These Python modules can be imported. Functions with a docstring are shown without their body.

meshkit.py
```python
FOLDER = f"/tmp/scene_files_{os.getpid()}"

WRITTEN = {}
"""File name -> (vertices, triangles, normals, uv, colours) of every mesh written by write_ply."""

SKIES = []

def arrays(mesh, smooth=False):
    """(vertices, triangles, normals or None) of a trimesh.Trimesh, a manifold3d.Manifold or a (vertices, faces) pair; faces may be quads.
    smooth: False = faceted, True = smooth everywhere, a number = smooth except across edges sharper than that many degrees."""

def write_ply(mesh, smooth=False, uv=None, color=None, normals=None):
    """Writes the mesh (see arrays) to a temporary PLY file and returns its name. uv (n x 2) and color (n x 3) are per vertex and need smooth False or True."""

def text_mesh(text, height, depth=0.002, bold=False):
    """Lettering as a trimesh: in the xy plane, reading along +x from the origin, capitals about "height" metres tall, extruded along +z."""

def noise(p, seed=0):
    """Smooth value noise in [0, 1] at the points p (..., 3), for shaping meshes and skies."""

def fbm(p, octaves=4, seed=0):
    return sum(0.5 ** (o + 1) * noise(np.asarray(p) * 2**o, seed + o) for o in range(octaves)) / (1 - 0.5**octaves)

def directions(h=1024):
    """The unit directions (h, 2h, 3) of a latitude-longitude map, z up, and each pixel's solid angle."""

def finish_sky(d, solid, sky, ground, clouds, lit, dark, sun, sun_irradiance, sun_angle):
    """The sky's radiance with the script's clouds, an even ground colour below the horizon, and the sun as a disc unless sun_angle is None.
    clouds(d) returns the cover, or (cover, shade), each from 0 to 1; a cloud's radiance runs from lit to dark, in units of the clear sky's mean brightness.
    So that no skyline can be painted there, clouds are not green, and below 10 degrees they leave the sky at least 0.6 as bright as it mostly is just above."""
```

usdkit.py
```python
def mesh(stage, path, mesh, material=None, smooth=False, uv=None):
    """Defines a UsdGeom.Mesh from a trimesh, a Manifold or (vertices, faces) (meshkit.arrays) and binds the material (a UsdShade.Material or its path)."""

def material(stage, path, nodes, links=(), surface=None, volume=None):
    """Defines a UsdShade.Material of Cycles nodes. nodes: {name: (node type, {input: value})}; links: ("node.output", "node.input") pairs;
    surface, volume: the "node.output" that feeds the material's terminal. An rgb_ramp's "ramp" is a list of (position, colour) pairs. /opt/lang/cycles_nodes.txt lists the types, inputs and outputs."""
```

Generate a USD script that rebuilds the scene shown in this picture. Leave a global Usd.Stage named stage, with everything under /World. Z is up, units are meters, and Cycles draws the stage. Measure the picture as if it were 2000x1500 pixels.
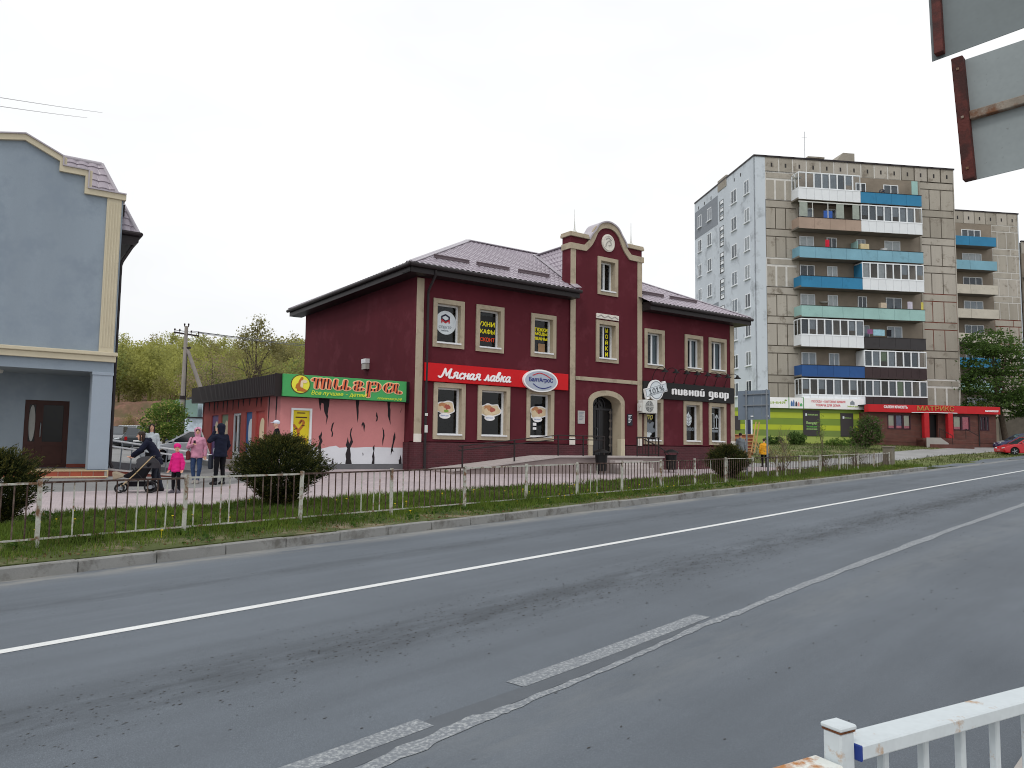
import math, random
import numpy as np, trimesh
from shapely.geometry import Polygon, LineString, MultiPolygon, Point, box as sbox
from shapely.ops import unary_union
from shapely import affinity
import manifold3d as m3
import meshkit, usdkit
from pxr import Usd, UsdGeom, UsdLux, UsdShade, Sdf, Gf, Vt

stage = Usd.Stage.CreateInMemory()
UsdGeom.SetStageUpAxis(stage, 'Z')
UsdGeom.SetStageMetersPerUnit(stage, 1.0)
UsdGeom.Xform.Define(stage, '/World')
UsdGeom.Scope.Define(stage, '/World/Looks')

# ---------------------------------------------------------------- camera, sky, sun, exposure
FPX, PITCH, ROLL, CAMZ = 1518.0, math.atan(125 / 1518.0), 0.01315, 1.75
cam = UsdGeom.Camera.Define(stage, '/World/camera')
cam.CreateHorizontalApertureAttr(36.0)
cam.CreateVerticalApertureAttr(27.0)
cam.CreateFocalLengthAttr(36.0 * FPX / 2000.0)
cam.CreateClippingRangeAttr(Gf.Vec2f(0.05, 3000.0))
cam.CreateExposureAttr(-0.28)
_fw = np.array([0, math.cos(PITCH), math.sin(PITCH)]); _up = np.array([0, -math.sin(PITCH), math.cos(PITCH)]); _x = np.array([1.0, 0, 0])
_r = math.cos(ROLL) * _x + math.sin(ROLL) * _up
_u = math.cos(ROLL) * _up - math.sin(ROLL) * _x
_m = np.eye(4); _m[0, :3] = _r; _m[1, :3] = _u; _m[2, :3] = -_fw; _m[3, :3] = (0, 0, CAMZ)
cam.AddTransformOp().Set(Gf.Matrix4d(*_m.ravel().tolist()))

SUN_EL, SUN_AZ = math.radians(52), math.radians(205)      # azimuth = atan2(x, y) of the direction towards the sun
sky_mat = usdkit.material(stage, '/World/Looks/overcast_sky', {
    'co': ('texture_coordinate', {}),
    'sky': ('sky_texture', {'sky_type': 'single_scattering', 'sun_disc': False, 'sun_elevation': SUN_EL, 'sun_rotation': SUN_AZ, 'altitude': 20.0, 'aerosol_density': 2.0}),
    'mp': ('mapping', {'scale': (1.0, 1.0, 2.6)}),
    'nz': ('noise_texture', {'scale': 1.6, 'detail': 4.0, 'roughness': 0.5}),
    'rp': ('rgb_ramp', {'ramp': [(0.30, (13.6, 13.9, 14.2)), (0.70, (16.2, 16.2, 16.2))]}),
    'sx': ('separate_xyz', {}),
    'lo': ('map_range', {'from_min': 0.0, 'from_max': 0.30, 'to_min': 0.80, 'to_max': 0.94, 'clamp': True}),
    'mx': ('mix_color', {}),
    'bg': ('background_shader', {'strength': 0.085}),
}, [('co.generated', 'mp.vector'), ('mp.vector', 'nz.vector'), ('nz.fac', 'rp.fac'), ('co.generated', 'sx.vector'), ('sx.z', 'lo.value'),
    ('lo.result', 'mx.fac'), ('sky.color', 'mx.a'), ('rp.color', 'mx.b'), ('mx.result', 'bg.color')], surface='bg.background')
dome = UsdLux.DomeLight.Define(stage, '/World/sky')
dome.CreateIntensityAttr(1.0)
UsdShade.MaterialBindingAPI.Apply(dome.GetPrim()).Bind(sky_mat)
dome.GetPrim().SetCustomDataByKey('kind', 'structure')
dome.GetPrim().SetCustomDataByKey('label', 'pale white overcast sky over the whole street')
sun = UsdLux.DistantLight.Define(stage, '/World/sun')
sun.CreateNormalizeAttr(True); sun.CreateIntensityAttr(0.30); sun.CreateAngleAttr(14.0); sun.CreateColorAttr(Gf.Vec3f(1.0, 0.97, 0.92))
_d = np.array([math.sin(SUN_AZ) * math.cos(SUN_EL), math.cos(SUN_AZ) * math.cos(SUN_EL), math.sin(SUN_EL)])
_zx = np.cross([0, 0, 1.0], _d); _zx /= np.linalg.norm(_zx); _zy = np.cross(_d, _zx)
_m = np.eye(4); _m[0, :3] = _zx; _m[1, :3] = _zy; _m[2, :3] = _d
sun.AddTransformOp().Set(Gf.Matrix4d(*_m.ravel().tolist()))

# ---------------------------------------------------------------- frames of the place (metres)
PH, GRADE = 0.751, 0.02326            # heading and climb of the road
DS = np.array([math.sin(PH), math.cos(PH), 0.0]); DN = np.array([-math.cos(PH), math.sin(PH), 0.0])
def SN(s, n, z=0.0): return DS * s + DN * n + np.array([0, 0, z])
def to_sn(x, y): return x * DS[0] + y * DS[1], x * DN[0] + y * DN[1]
AF = 0.95453                          # heading of the red house's street front
DA = np.array([math.sin(AF), math.cos(AF), 0.0]); NA = np.array([-math.cos(AF), math.sin(AF), 0.0])
P0 = np.array([-3.51678, 28.0, 0.918])    # its left front corner at the ground
ROTA = math.degrees(math.atan2(DA[1], DA[0]))
BF = 0.14659                          # heading of the apartment block's street front
DB = np.array([math.cos(BF), math.sin(BF), 0.0]); NB = np.array([-math.sin(BF), math.cos(BF), 0.0])
B0 = np.array([24.33984, 74.0, 2.7957])
ROTB = math.degrees(BF)
ROTS = math.degrees(math.atan2(DS[1], DS[0]))
L0 = np.array([-12.0348, 23.4, 0.9051])   # right front corner of the grey house

# ---------------------------------------------------------------- helpers
_count = {}
def numbered(parent, name):
    k = (parent, name); n = _count.get(k, 0); _count[k] = n + 1
    return f'{parent}/{name}' if n == 0 else f'{parent}/{name}_{n:03d}'
def tag(prim, label=None, cat=None, group=None, kind=None):
    for k, v in (('label', label), ('category', cat), ('group', group), ('kind', kind)):
        if v: prim.SetCustomDataByKey(k, v)
def thing(name, label=None, cat=None, loc=(0, 0, 0), rot=0.0, group=None, kind=None, scale=None):
    path = numbered('/World', name)
    x = UsdGeom.Xform.Define(stage, path)
    x.AddTranslateOp().Set(Gf.Vec3d(*map(float, loc)))
    if rot: x.AddRotateZOp().Set(float(rot))
    if scale: x.AddScaleOp().Set(Gf.Vec3f(*scale))
    tag(x.GetPrim(), label, cat, group, kind)
    return path
def put(parent, name, mesh, mat, smooth=False, label=None, kind=None):
    path = numbered(parent, name)
    if isinstance(mesh, MB): mesh = mesh.get()
    p = usdkit.mesh(stage, path, mesh, mat, smooth)
    tag(p.GetPrim(), label, kind=kind)
    return path
def solo(name, mesh, mat, label, cat=None, group=None, kind=None, smooth=False):
    p = put('/World', name, mesh, mat, smooth); tag(stage.GetPrimAtPath(p), label, cat, group, kind); return p
def dup(src, loc, rot=0.0, label=None, group=None, scale=None):
    base = src.rsplit('/', 1)[1]
    if base[-4:-3] == '_' and base[-3:].isdigit(): base = base[:-4]
    was = stage.GetPrimAtPath(src).GetCustomData()
    path = thing(base, label or was.get('label'), was.get('category'), loc, rot, group or was.get('group'), scale=scale)
    # the copies share their source's parts; only the placement differs
    p = stage.GetPrimAtPath(path); p.GetReferences().AddInternalReference(src); p.SetInstanceable(True)
    return path

class MB:
    """collects shapes into one mesh"""
    def __init__(s): s.V = []; s.F = []; s.n = 0
    def add(s, v, f):
        v = np.asarray(v, float).reshape(-1, 3); f = np.asarray(f, int)
        if len(f) == 0: return s
        if f.shape[1] == 4: f = np.vstack([f[:, [0, 1, 2]], f[:, [0, 2, 3]]])
        s.V.append(v); s.F.append(f + s.n); s.n += len(v); return s
    def tm(s, t, M=None):
        v = np.array(t.vertices)
        if M is not None: v = v @ np.asarray(M)[:3, :3].T + np.asarray(M)[:3, 3]
        return s.add(v, t.faces)
    def box(s, x0, x1, y0, y1, z0, z1):
        v = [(x0, y0, z0), (x1, y0, z0), (x1, y1, z0), (x0, y1, z0), (x0, y0, z1), (x1, y0, z1), (x1, y1, z1), (x0, y1, z1)]
        return s.add(v, [(0, 3, 2, 1), (4, 5, 6, 7), (0, 1, 5, 4), (1, 2, 6, 5), (2, 3, 7, 6), (3, 0, 4, 7)])
    def bbox(s, x0, x1, y0, y1, z0, z1, b=0.01):
        """box with chamfered edges"""
        b = min(b, 0.3 * min(x1 - x0, y1 - y0, z1 - z0))
        h = m3.Manifold.batch_hull([m3.Manifold.cube((x1 - x0 - 2 * b, y1 - y0 - 2 * b, z1 - z0)).translate((x0 + b, y0 + b, z0)),
                                    m3.Manifold.cube((x1 - x0, y1 - y0 - 2 * b, z1 - z0 - 2 * b)).translate((x0, y0 + b, z0 + b)),
                                    m3.Manifold.cube((x1 - x0 - 2 * b, y1 - y0, z1 - z0 - 2 * b)).translate((x0 + b, y0, z0 + b))])
        m = h.to_mesh(); return s.add(m.vert_properties[:, :3], m.tri_verts)
    def beam(s, a, b, w, h, up=(0, 0, 1)):
        """square bar from a to b: w across, h along up"""
        a = np.asarray(a, float); b = np.asarray(b, float); d = b - a; d /= np.linalg.norm(d)
        x = np.cross(d, up); x /= np.linalg.norm(x); u = np.cross(x, d)
        v = [p + sx * x * w / 2 + su * u * h / 2 for p in (a, b) for sx, su in ((-1, -1), (1, -1), (1, 1), (-1, 1))]
        return s.add(v, [(0, 3, 2, 1), (4, 5, 6, 7), (0, 1, 5, 4), (1, 2, 6, 5), (2, 3, 7, 6), (3, 0, 4, 7)])
    def pane_y(s, x0, x1, y, z0, z1): return s.add([(x0, y, z0), (x1, y, z0), (x1, y, z1), (x0, y, z1)], [(0, 1, 2, 3)])
    def pane_x(s, x, y0, y1, z0, z1): return s.add([(x, y0, z0), (x, y0, z1), (x, y1, z1), (x, y1, z0)], [(0, 1, 2, 3)])
    def prism(s, poly, y0, y1):
        """polygon in x,z extruded along y"""
        for g in (poly.geoms if hasattr(poly, 'geoms') else [poly]):
            if g.is_empty or g.area < 1e-7: continue
            t = trimesh.creation.extrude_polygon(g, 1.0, engine='earcut')
            v = np.array(t.vertices); s.add(np.stack([v[:, 0], y0 + v[:, 2] * (y1 - y0), v[:, 1]], 1), np.array(t.faces)[:, ::-1])
        return s
    def prismz(s, poly, z0, z1):
        for g in (poly.geoms if hasattr(poly, 'geoms') else [poly]):
            if g.is_empty or g.area < 1e-7: continue
            t = trimesh.creation.extrude_polygon(g, 1.0, engine='earcut')
            v = np.array(t.vertices); s.add(np.stack([v[:, 0], v[:, 1], z0 + v[:, 2] * (z1 - z0)], 1), t.faces)
        return s
    def prismx(s, poly, x0, x1):
        for g in (poly.geoms if hasattr(poly, 'geoms') else [poly]):
            t = trimesh.creation.extrude_polygon(g, 1.0, engine='earcut')
            v = np.array(t.vertices); s.add(np.stack([x0 + v[:, 2] * (x1 - x0), v[:, 0], v[:, 1]], 1), t.faces)
        return s
    def tube(s, pts, r, sides=8):
        p = np.asarray(pts, float); r = np.broadcast_to(np.asarray(r, float), (len(p),))
        t = np.gradient(p, axis=0); t /= np.linalg.norm(t, axis=1, keepdims=True) + 1e-12
        ref = np.array([0, 0, 1.0]) if abs(t[:, 2]).mean() < 0.8 else np.array([1.0, 0, 0])
        a = np.cross(t, ref); a /= np.linalg.norm(a, axis=1, keepdims=True) + 1e-12; b = np.cross(t, a)
        an = np.arange(sides) * 2 * math.pi / sides
        v = p[:, None] + r[:, None, None] * (np.cos(an)[None, :, None] * a[:, None] + np.sin(an)[None, :, None] * b[:, None])
        f = []
        for i in range(len(p) - 1):
            for j in range(sides):
                k = (j + 1) % sides; f.append((i * sides + j, i * sides + k, (i + 1) * sides + k, (i + 1) * sides + j))
        n = len(p) * sides; v = np.vstack([v.reshape(-1, 3), p[:1], p[-1:]])
        s.add(v, f); q = s.n - len(v)
        tri = [(q + n, q + (j + 1) % sides, q + j) for j in range(sides)] + [(q + n + 1, q + (len(p) - 1) * sides + j, q + (len(p) - 1) * sides + (j + 1) % sides) for j in range(sides)]
        s.F.append(np.array(tri)); return s
    def lathe(s, prof, sides=16, c=(0, 0, 0)):
        """profile of (radius, z)"""
        an = np.arange(sides) * 2 * math.pi / sides; pr = np.asarray(prof, float)
        v = np.stack([pr[:, None, 0] * np.cos(an), pr[:, None, 0] * np.sin(an), np.broadcast_to(pr[:, None, 1], (len(pr), sides))], -1).reshape(-1, 3) + np.asarray(c)
        f = [(i * sides + j, i * sides + (j + 1) % sides, (i + 1) * sides + (j + 1) % sides, (i + 1) * sides + j) for i in range(len(pr) - 1) for j in range(sides)]
        return s.add(v, f)
    def disc_y(s, cx, cz, rx, rz, y0, y1, n=32):
        a = np.arange(n) * 2 * math.pi / n
        return s.prism(Polygon(np.stack([cx + rx * np.cos(a), cz + rz * np.sin(a)], 1)), y0, y1)
    def man(s, m):
        q = m.to_mesh(); return s.add(q.vert_properties[:, :3], q.tri_verts)
    def get(s): return np.vstack(s.V), np.vstack(s.F)

def text_poly(text, height, bold=True, shear=0.0, sx=1.0):
    """lettering as flat shapes, reading along x, capitals "height" tall"""
    t = meshkit.text_mesh(text, height, 0.01, bold)
    f = np.array(t.faces); v = np.array(t.vertices)
    top = [Polygon(v[q][:, :2]) for q in f if (v[q][:, 2] > 0.009).all()]
    g = unary_union([p.buffer(height * 0.002) for p in top if p.area > 1e-9])
    return affinity.affine_transform(g, [sx, shear, 0, 1, 0, 0])
def fit(poly, x0, z0, x1=None, h=None, center=False):
    """moves lettering so that its box starts at x0, z0 and is as wide as x1 - x0"""
    b = poly.bounds; k = (x1 - x0) / (b[2] - b[0]) if x1 is not None else 1.0
    kz = h / (b[3] - b[1]) if h else k
    return affinity.translate(affinity.scale(affinity.translate(poly, -b[0], -b[1]), k, kz, origin=(0, 0)), x0, z0)
def strokes(lines, w, cap=1):
    return unary_union([LineString(l).buffer(w / 2, cap_style=cap, quad_segs=4) for l in lines])
def curve(*p, n=10):
    """smooth line through points (Catmull-Rom)"""
    p = np.array(p, float); q = np.vstack([2 * p[0] - p[1], p, 2 * p[-1] - p[-2]]); out = []
    for i in range(1, len(q) - 2):
        for t in np.linspace(0, 1, n, endpoint=False):
            out.append(0.5 * (2 * q[i] + (q[i + 1] - q[i - 1]) * t + (2 * q[i - 1] - 5 * q[i] + 4 * q[i + 1] - q[i + 2]) * t * t + (-q[i - 1] + 3 * q[i] - 3 * q[i + 1] + q[i + 2]) * t ** 3))
    out.append(p[-1]); return [tuple(x) for x in out]

# ---------------------------------------------------------------- materials
def C(r, g, b, k=1.0):
    """sRGB 0..255 as linear reflectance"""
    return tuple(k * (c / 3294.6 if c <= 10.31 else ((c / 255 + 0.055) / 1.055) ** 2.4) for c in (r, g, b))
def mul(c, k): return tuple(min(0.95, x * k) for x in c)
_mats = {}
def mat(name, col, rough=0.7, var=0.12, scale=3.0, fine=60.0, bump=0.0, bscale=120.0, metal=0.0, spec=0.22, dirt=None, dscale=1.2, damt=0.4, coat=0.0, streak=False):
    """paint, plaster, metal, cloth: a base colour with large and fine mottling, optional dirt or rust patches and relief"""
    if name in _mats: return _mats[name]
    n = {'geo': ('geometry', {}), 'n1': ('noise_texture', {'scale': scale, 'detail': 5.0, 'roughness': 0.6}), 'n2': ('noise_texture', {'scale': fine, 'detail': 2.0}),
         'r1': ('rgb_ramp', {'ramp': [(0.28, mul(col, 1 - var)), (0.72, mul(col, 1 + var))]}),
         'r2': ('map_range', {'from_min': 0.25, 'from_max': 0.75, 'to_min': 1 - var * 0.6, 'to_max': 1 + var * 0.6}),
         'mm': ('mix_color', {'blend_type': 'multiply', 'fac': 1.0}), 'cb': ('combine_xyz', {}),
         'p': ('principled_bsdf', {'roughness': rough, 'metallic': metal, 'specular_ior_level': spec, 'coat_weight': coat, 'coat_roughness': 0.08})}
    vec = 'geo.position'
    l = [('n1.fac', 'r1.fac'), ('n2.fac', 'r2.value'), ('r2.result', 'cb.x'), ('r2.result', 'cb.y'), ('r2.result', 'cb.z'), ('r1.color', 'mm.a'), ('cb.vector', 'mm.b')]
    if streak:
        n['mp'] = ('mapping', {'scale': (1.0, 1.0, 0.12)}); l.append(('geo.position', 'mp.vector')); l.append(('mp.vector', 'n1.vector'))
    else: l.append((vec, 'n1.vector'))
    l.append((vec, 'n2.vector'))
    out = 'mm.result'
    if dirt is not None:
        n['n3'] = ('noise_texture', {'scale': dscale, 'detail': 7.0, 'roughness': 0.68}); n['r3'] = ('map_range', {'from_min': 0.62 - damt * 0.4, 'from_max': 0.72 - damt * 0.3, 'to_min': 0.0, 'to_max': 1.0, 'clamp': True})
        n['md'] = ('mix_color', {'b': dirt}); l += [(vec, 'n3.vector'), ('n3.fac', 'r3.value'), ('r3.result', 'md.fac'), (out, 'md.a')]; out = 'md.result'
    l.append((out, 'p.base_color'))
    if bump:
        n['n4'] = ('noise_texture', {'scale': bscale, 'detail': 3.0}); n['bp'] = ('bump', {'strength': bump, 'distance': 0.01}); l += [(vec, 'n4.vector'), ('n4.fac', 'bp.height'), ('bp.normal', 'p.normal')]
    _mats[name] = usdkit.material(stage, '/World/Looks/' + name, n, l, surface='p.BSDF')
    return _mats[name]
def flat(name, col, rough=0.5, spec=0.25, metal=0.0, coat=0.0):
    return mat(name, col, rough, 0.05, 2.0, 40.0, metal=metal, spec=spec, coat=coat)
def leafy(name, col, var=0.35, trans=0.35, scale=0.8):
    if name in _mats: return _mats[name]
    n = {'geo': ('geometry', {}), 'n1': ('noise_texture', {'scale': scale, 'detail': 3.0}), 'r1': ('rgb_ramp', {'ramp': [(0.3, mul(col, 1 - var)), (0.7, (col[0] * (1 + var * 1.2), col[1] * (1 + var), col[2] * (1 + var * 0.4)))]}),
         'wn': ('map_range', {'to_min': 0.65, 'to_max': 1.35}), 'cb': ('combine_xyz', {}), 'mm': ('mix_color', {'blend_type': 'multiply', 'fac': 1.0}),
         'd': ('principled_bsdf', {'roughness': 0.7, 'specular_ior_level': 0.12}), 't': ('translucent_bsdf', {}), 'mx': ('mix_closure', {'fac': trans})}
    l = [('geo.position', 'n1.vector'), ('n1.fac', 'r1.fac'), ('geo.random_per_island', 'wn.value'), ('wn.result', 'cb.x'), ('wn.result', 'cb.y'), ('wn.result', 'cb.z'), ('r1.color', 'mm.a'), ('cb.vector', 'mm.b'),
         ('mm.result', 'd.base_color'), ('mm.result', 't.color'), ('d.BSDF', 'mx.closure1'), ('t.BSDF', 'mx.closure2')]
    _mats[name] = usdkit.material(stage, '/World/Looks/' + name, n, l, surface='mx.closure')
    return _mats[name]
def pane_mat(name, tint=(0.62, 0.66, 0.68), base=0.008):
    if name in _mats: return _mats[name]
    _mats[name] = usdkit.material(stage, '/World/Looks/' + name, {'fr': ('fresnel', {'IOR': 1.36}), 'ad': ('math', {'math_type': 'add', 'value2': base}), 't': ('transparent_bsdf', {'color': tint}),
        'g': ('glossy_bsdf', {'roughness': 0.03, 'color': (0.9, 0.93, 0.95)}), 'mx': ('mix_closure', {})},
        [('fr.fac', 'ad.value1'), ('ad.value', 'mx.fac'), ('t.BSDF', 'mx.closure1'), ('g.BSDF', 'mx.closure2')], surface='mx.closure')
    return _mats[name]

M_BURG = mat('burgundy_stucco', C(88, 32, 42), 0.9, 0.10, 0.9, 45, bump=0.25, bscale=90, dirt=C(98, 42, 52), dscale=0.8, damt=0.25, streak=True)
M_BEIGE = mat('beige_trim', C(172, 160, 140), 0.8, 0.08, 1.5, 50, bump=0.2, bscale=100, dirt=C(152, 140, 122), dscale=2.0, damt=0.25, streak=True)
M_GREY_HOUSE = mat('grey_blue_stucco', C(140, 152, 164), 0.9, 0.07, 0.7, 40, bump=0.25, bscale=80, dirt=C(132, 144, 157), dscale=0.9, damt=0.35, streak=True)
M_GREY_LIGHT = mat('grey_blue_light_stucco', C(152, 163, 176), 0.9, 0.05, 0.7, 40, bump=0.2, bscale=80)
M_CREAM = mat('cream_trim', C(196, 187, 164), 0.8, 0.06, 1.5, 50)
M_ROOF = mat('metal_tile_roof', C(160, 151, 161), 0.36, 0.06, 0.8, 25, spec=0.5)
M_ROOFCAP = mat('metal_roof_cap', C(166, 160, 168), 0.34, 0.05, 0.8, 25, spec=0.5)
M_GUTTER = mat('dark_gutter', C(42, 37, 39), 0.45, 0.08, 2, 30)
M_PALE = mat('pale_stone', C(216, 211, 203), .8, .06, 3, 50)
M_WHITE = flat('white_plastic', C(222, 224, 227), 0.4)
M_WHITE_D = mat('worn_white_paint', C(205, 206, 202), 0.6, 0.08, 3, 50, dirt=C(150, 130, 110), dscale=7, damt=0.0)
M_GLASS = pane_mat('window_glass')
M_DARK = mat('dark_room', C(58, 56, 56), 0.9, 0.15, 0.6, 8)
M_BLACK = flat('black_paint', C(12, 12, 14), 0.5, spec=.3)
M_RED = flat('red_sign_panel', C(200, 14, 24), 0.5)
M_WLET = flat('white_lettering', C(240, 240, 242), 0.5)
M_CONC = mat('concrete', C(158, 154, 150), 0.9, 0.10, 1.2, 60, bump=0.3, bscale=70)
M_IRON = mat('black_iron', C(44, 38, 38), 0.55, 0.15, 4, 50)
M_STEEL = mat('galvanised_steel', C(128, 134, 140), 0.5, 0.1, 3, 30, metal=0.25)
M_WOOD = mat('raw_timber', C(186, 150, 104), 0.8, 0.15, 3, 40)
M_BARK = mat('bark', C(84, 74, 64), 0.9, 0.25, 6, 40, bump=0.4, bscale=30)
M_SKIN = flat('skin', C(205, 160, 138), 0.55)
M_HAIR = flat('dark_hair', C(46, 34, 30), 0.6)
# ---------------------------------------------------------------- terrain height
from scipy.interpolate import RBFInterpolator
def road_z(s): return GRADE * s
def fence_n(s): return 12.01 + 0.0155 * (s - 3.44)
def fence_z(s): return 0.313 + 0.0148 * (s - 3.44)
_cp = []
for s in list(range(-60, 40, 4)) + [39.5]: _cp.append((s, 11.13, road_z(s) + 0.145))
for s, dz in ((42.5, .10), (44, .03)): _cp.append((s, 11.13, road_z(s) + dz))
for s in range(46, 190, 7): _cp.append((s, 11.13, road_z(min(s, 60)) + 0.012 * max(0, s - 60) + 0.035))
for s in range(-60, 42, 4): _cp.append((s, fence_n(s) - 0.35, max(fence_z(s), road_z(s) + 0.14))); _cp.append((s, 15.2, 0.42 + 0.0115 * s))
for s, n, z in [(8.6, 20, .50), (10.8, 23, .56), (11.2, 22.2, .56), (5, 19, .46), (0, 22, .6), (-8, 22, .55), (13.6, 23.3, .95), (8.9, 24.8, .73), (6, 24, .68), (10, 27.3, 1.02), (12, 25.4, .75),
                (16.5, 22.3, .93), (18.07, 21.68, .90), (26, 20, .86), (35.5, 18.1, .93), (28, 17.5, .8), (20, 18.6, .78), (38, 17.5, .95), (36, 24, 1.05),
                (15.5, 33.2, .95), (16.9, 37.5, .72), (21.9, 49.8, 1.2), (24.3, 64.9, 1.72), (10, 45, 1.0), (25, 54, 1.2), (0, 60, 1.5), (40, 75, 1.9), (20, 90, 2.0), (-20, 40, .9), (-40, 70, 1.6), (30, 110, 2.2), (-20, 110, 2.2), (80, 110, 2.5),
                (44.2, 20.6, .78), (48, 18.9, 1.06), (52, 17.3, 1.07), (50.8, 12.8, 1.02), (54.7, 10.9, 1.14), (60, 23.6, 1.95), (66, 30, 2.42), (70.7, 32.7, 2.5), (75, 25, 2.5), (84, 20, 2.45), (75, 13.4, 1.72), (68, 14, 1.5), (60, 14.5, 1.3), (88, 17, 2.6), (100, 14, 2.7), (110, 30, 3.0), (70, 50, 2.4), (55, 32, 1.7), (45, 28, 1.3), (150, 40, 5.0), (180, 60, 7.0), (60, 80, 2.2)]:
    _cp.append((s, n, z))
_cp = np.array(_cp, float)
_rbf = RBFInterpolator(_cp[:, :2], _cp[:, 2], kernel='linear', smoothing=0.004, neighbors=60)
def ground_sn(s, n):
    q = np.stack([np.ravel(s), np.ravel(n)], 1).astype(float); return _rbf(q)
def gz(x, y):
    s, n = to_sn(x, y); return float(ground_sn([s], [n])[0])
def at_sn(s, n, dz=0.0): return SN(s, n, float(ground_sn([s], [n])[0]) + dz)

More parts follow.
